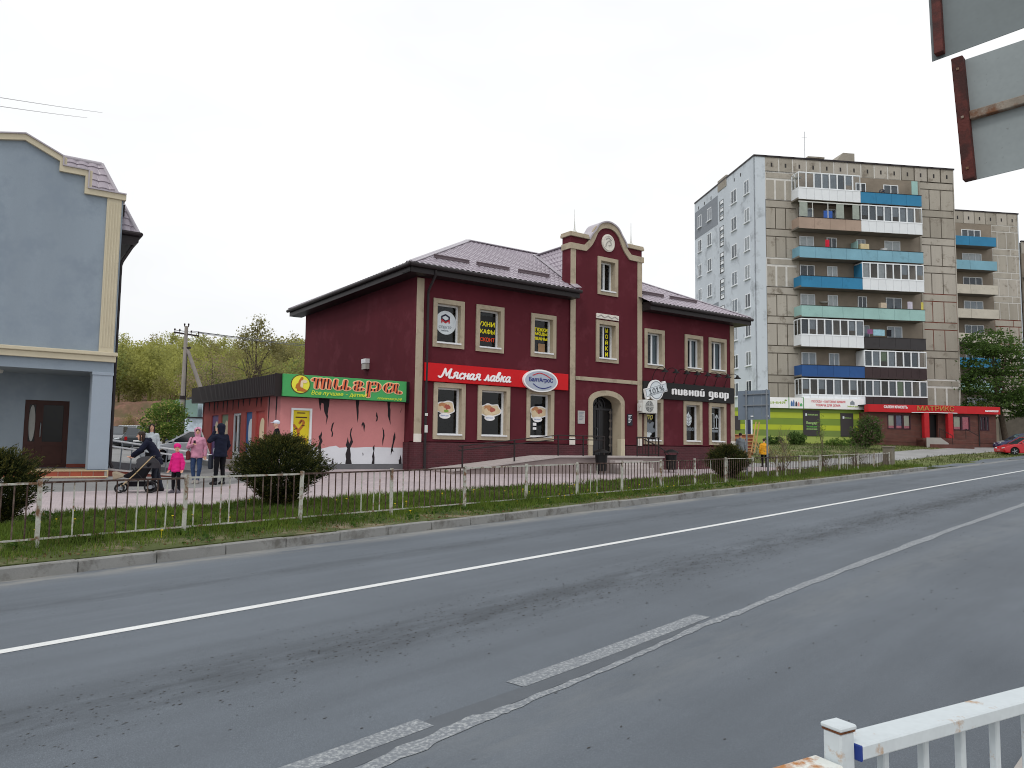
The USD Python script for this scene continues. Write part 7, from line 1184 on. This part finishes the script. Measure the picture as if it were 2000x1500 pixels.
person('person in a grey jacket with a brown bag behind the rounded bush', pz(11.65, 39.6), head_to((.25, 1)), 1.72, skeleton(), M_GREYJ, M_BLACKC, jacket_len=.78, bulk=1.1, extra=ex_g)
# pushchair
pc = pz(-9.42, 19.75); t = thing('pushchair', 'dark pushchair with beige fabric in front of the bending woman', 'pushchair', pc, head_to((-.95, -.3)))
M_PCF = mat('pushchair_fabric', C(150, 138, 120), .9, .1, 6, 40)
for x in (-.24, .24):
    for y, rr in ((.36, .12), (-.34, .15)):
        w = put(t, 'wheel', MB().tm(trimesh.creation.torus(rr - .02, .022, 20, 8), trimesh.transformations.translation_matrix((x, y, rr)) @ trimesh.transformations.rotation_matrix(math.pi / 2, (0, 1, 0))), M_BLACK); put(w, 'rim', MB().tube([(x - .02, y, rr), (x + .02, y, rr)], .05, 10), M_STEEL)
    put(t, 'frame', MB().tube([(x, .36, .14), (x, .05, .45), (x, -.36, .92)], .014, 6), mat('beige_tube', C(176, 154, 118), .5)); put(t, 'frame', MB().tube([(x, -.34, .16), (x, .1, .62)], .014, 6), M_BLACK)
put(t, 'handle', MB().tube([(-.24, -.36, .92), (.24, -.36, .92)], .02, 8), M_BLACK); put(t, 'seat', MB().man(m3.Manifold.batch_hull([sph((x, y, z), .04) for x in (-.2, .2) for y, z in ((.25, .42), (-.12, .36), (-.3, .72))])), M_BLACKC, smooth=40); put(t, 'footrest', MB().man(m3.Manifold.batch_hull([sph((x, y, z), .03) for x in (-.18, .18) for y, z in ((.3, .42), (.52, .5), (.5, .36))])), M_PCF, smooth=40)
hoodm = ell((0, -.2, .62), (.25, .34, .30)) - ell((0, .12, .60), (.21, .34, .24)) - m3.Manifold.cube((1, 1, 1), True).translate((0, 0, .12)); put(t, 'canopy', MB().man(hoodm), mat('dark_canopy', C(52, 52, 56), .8), smooth=40); put(t, 'basket', MB().bbox(-.18, .18, -.35, .2, .16, .28, .02), M_BLACKC)
# ---------------------------------------------------------------- vehicles
M_TYRE = flat('tyre', C(28, 28, 30), .8); M_RIM = flat('alloy_rim', C(150, 154, 158), .35, metal=.6); M_CARGL = flat('car_glass', C(34, 40, 46), .08, spec=.9); M_LAMPG = flat('headlight_glass', C(206, 212, 216), .1); M_TAIL = flat('tail_light', C(150, 20, 24), .2)
def car(label, loc, heading, color, name, L=4.25, W=1.76, H=1.5, wagon=False, suv=False, group=None):
    t = thing('parked_car', label, 'car', loc, heading, group); pm = mat('car_paint_' + name, color, .28, .03, 1, 10, coat=.8, metal=.15); l, w, g = L / 2, W / 2, .17 + (.06 if suv else 0)
    wb = L * .305; wr = .315 + (.03 if suv else 0)
    def slab(pts, wid, r=.05): return m3.Manifold.batch_hull([sph((s * (wid - r), y, z), r, 10) for y, z in pts for s in (-1, 1)])
    belt = H * .63
    low = [slab([(-l + .1, g + .1), (-l + .05, belt - .15), (-l + .16, belt - .03), (-.2, belt), (.75, belt - .02), (.75, g + .05), (-.3, g + .05)], w), slab([(.6, g + .05), (l - .16, g + .07), (l - .06, .45), (l - .14, .62), (l * .62, belt - .12), (.6, belt - .03)], w), slab([(.3, g + .06), (l - .05, g + .12), (l - .02, .42), (l - .12, .55), (.4, .6)], w * .9)]
    body = union(low)
    for y in (-wb, wb): body = body - m3.Manifold.cylinder(W + .2, wr + .05, wr + .05, 24).rotate((0, 90, 0)).translate((-w - .1, y, wr))
    b = put(t, 'body', MB().man(body), pm, smooth=35)
    rl = -l + (.12 if wagon else .32); rb = -l + (.28 if wagon else .75)
    cab = m3.Manifold.batch_hull([sph((s * (w - .1), y, belt - .03), .05, 10) for s in (-1, 1) for y in (rl, 1.0)] + [sph((s * (w - .26), y, H - .07), .05, 10) for s in (-1, 1) for y in (rb, .12)]); put(t, 'windows', MB().man(cab), M_CARGL, smooth=30)
    put(t, 'roof', MB().man(m3.Manifold.batch_hull([sph((s * (w - .25), y, H - .045), .04, 10) for s in (-1, 1) for y in (rb + .02, .14)] + [sph((s * (w - .45), y, H - .02), .03, 10) for s in (-1, 1) for y in (rb + .3, -.15)])), pm, smooth=35)
    for s in (-1, 1):
        for (y0, y1) in ((1.02, .15), (-.12, -.18), (rl - .01, rb - .01)): put(t, 'pillar', MB().beam((s * (w - .085), y0, belt - .02), (s * (w - .235), y1, H - .05), .06, .07, up=(0, 1, 0)), pm)
        put(t, 'mirror', MB().man(m3.Manifold.batch_hull([sph((s * (w + .02), .78, belt + .06), .05, 10), sph((s * (w + .12), .76, belt + .08), .06, 10)])), pm, smooth=40)
        put(t, 'headlight', MB().man(m3.Manifold.batch_hull([sph((s * (w - .16), l - .10, .60), .06, 10), sph((s * (w - .09), l - .42, .68), .045, 10), sph((s * (w - .42), l - .05, .57), .045, 10)])), M_LAMPG, smooth=40); put(t, 'tail_light', MB().bbox(s * (w - .17) - .09, s * (w - .17) + .09, -l - .01, -l + .14, .62, .86, .02), M_TAIL)
        for y in (-wb, wb):
            q = put(t, 'wheel', MB().lathe([(wr - .12, -.1), (wr - .02, -.1), (wr, -.06), (wr, .06), (wr - .02, .1), (wr - .12, .1)], 24).get(), M_TYRE) if False else None
            v, f = MB().lathe([(.05, -.08), (wr - .1, -.09), (wr - .02, -.1), (wr, -.06), (wr, .06), (wr - .02, .1), (wr - .1, .09), (.05, .08)], 24).get(); v = np.stack([v[:, 2] + s * (w - .11), v[:, 0] + y, v[:, 1] + wr], 1); q = put(t, 'wheel', (v, f), M_TYRE, smooth=35)
            rm = MB(); x0, x1 = sorted((s * (w - .02), s * (w - .005)))
            for k in range(5): a = k * 2 * math.pi / 5; rm.beam((s * (w - .012), y, wr), (s * (w - .012), y + math.cos(a) * (wr - .1), wr + math.sin(a) * (wr - .1)), .05, .02, up=(1, 0, 0))
            rm.tube([(x0, y, wr), (x1 + .002, y, wr)], .06, 10); put(q, 'rim', rm, M_RIM)
    put(t, 'grille', MB().bbox(-.42, .42, l - .045, l + .012, .33, .46, .02), M_BLACK); put(t, 'bumper_trim', MB().bbox(-.7, .7, l - .06, l - .0, .22, .29, .02), M_BLACK); put(t, 'number_plate', MB().bbox(-.26, .26, l + .012, l + .02, .36, .46, .003).bbox(-.26, .26, -l - .02, -l - .0, .55, .65, .003), M_WHITE)
    return t
def cpos(px, depth, dz=0): p = gpos(px, depth); p[2] += dz; return p
rc_ = cpos(2005, 64); car('red hatchback at the right edge, its front to the left', rc_, head_to((-1, .12)), C(186, 30, 42), 'red')
car('dark blue car parked behind the red hatchback', cpos(1995, 73), head_to((-1, .2)), C(44, 48, 86), 'blue')
car('white car with a long bonnet parked behind the girl in magenta', cpos(376, 36), head_to((-1, -.3)), C(222, 226, 230), 'white')
GC_ = 'cars parked below the earth bank'
car('black car parked nearest the grey-blue house downpipe', cpos(220, 56), head_to((.3, -1)), C(34, 38, 44), 'black', group=GC_); car('silver estate car facing the street in the parking yard', cpos(250, 60), head_to((.15, -1)), C(150, 158, 164), 'silver', wagon=True, group=GC_); car('dark grey car half hidden behind the woman in navy', cpos(272, 54), head_to((-.4, 1)), C(52, 58, 62), 'grey', group=GC_)
car('grey-blue car in the second row of the parking yard', cpos(252, 76), head_to((-1, -.2)), C(120, 136, 148), 'greyblue', group=GC_); car('white car in the second row of the parking yard', cpos(278, 78), head_to((1, -.3)), C(220, 222, 226), 'white', wagon=True, group=GC_)
# ---------------------------------------------------------------- white yard buildings, timber stack
wb_ = thing('yard_building', 'pale blue-white low building behind the pink kiosk', 'building', gpos(362, 58) * [1, 1, 0] + [0, 0, 1.1], ROTA)
put(wb_, 'lower_wall', MB().box(0, 9, 0, 6, -1, 2.6), mat('white_blue_wall', C(206, 220, 230), .85, .06, .6, 20, streak=True, dirt=C(170, 182, 192), dscale=.8, damt=.3)); put(wb_, 'upper_wall', MB().box(1.5, 9, .6, 6, 2.6, 4.3), mat('white_blue_wall', (0, 0, 0))); put(wb_, 'base', MB().box(-.04, 9, -.05, .0, -1, .9), mat('grey_blue_base', C(150, 162, 170), .9, .1, 1, 20)); put(wb_, 'ledge', MB().box(-.1, 9, -.15, 0, 2.58, 2.66), M_GUTTER); put(wb_, 'roof', MB().box(1.3, 9.2, .4, 6.2, 4.3, 4.42), M_GUTTER); put(wb_, 'pipe', MB().tube([(2.3, .5, 3.9), (2.3, .5, 3.0)], .08, 6), M_GUTTER); put(wb_, 'green_hut', MB().box(-.3, 1.1, 1.5, 3.5, 2.6, 4.0), mat('green_grey_hut', C(128, 150, 140), .8, .1, 1, 20))
t = thing('painted_panel', 'white panel with a blue zigzag pattern under the small green tree', 'panel', gpos(327, 47) , head_to((.1, -1)) + 180); put(t, 'board', MB().bbox(-.3, .45, 0, .06, 0, 1.6, .005), M_WHITE_D); put(t, 'zigzag', MB().prism(unary_union([Polygon([(-.28, z), (.42, z + .26), (.42, z + .36), (-.28, z + .1)]) for z in (.05, .4, .75, 1.1)]), -.006, 0), flat('blue_zigzag', C(60, 76, 120), .6))
t = thing('plank_stack', 'stack of reddish planks and pale timber beside the red house corner', 'timber', gpos(1452, 56), ROTB); M_PLR = mat('red_plank', C(150, 84, 62), .85, .15, 3, 30)
for k in range(6):
    put(t, 'plank', MB().bbox(-.8, .75, 0, .5, .25 * k, .25 * k + .17, .01), M_PLR); put(t, 'bearer', MB().box(-.95, .9, -.05, .55, .25 * k + .18, .25 * k + .24), M_WOOD)
for x in (.5, .75): put(t, 'timber_prop', MB().beam((x, -.2, .2), (x + .55, .1, 2.4), .07, .05), M_WOOD); put(t, 'timber_prop', MB().beam((x + .9, -.2, .0), (x + .1, .1, 1.3), .07, .05), M_WOOD)
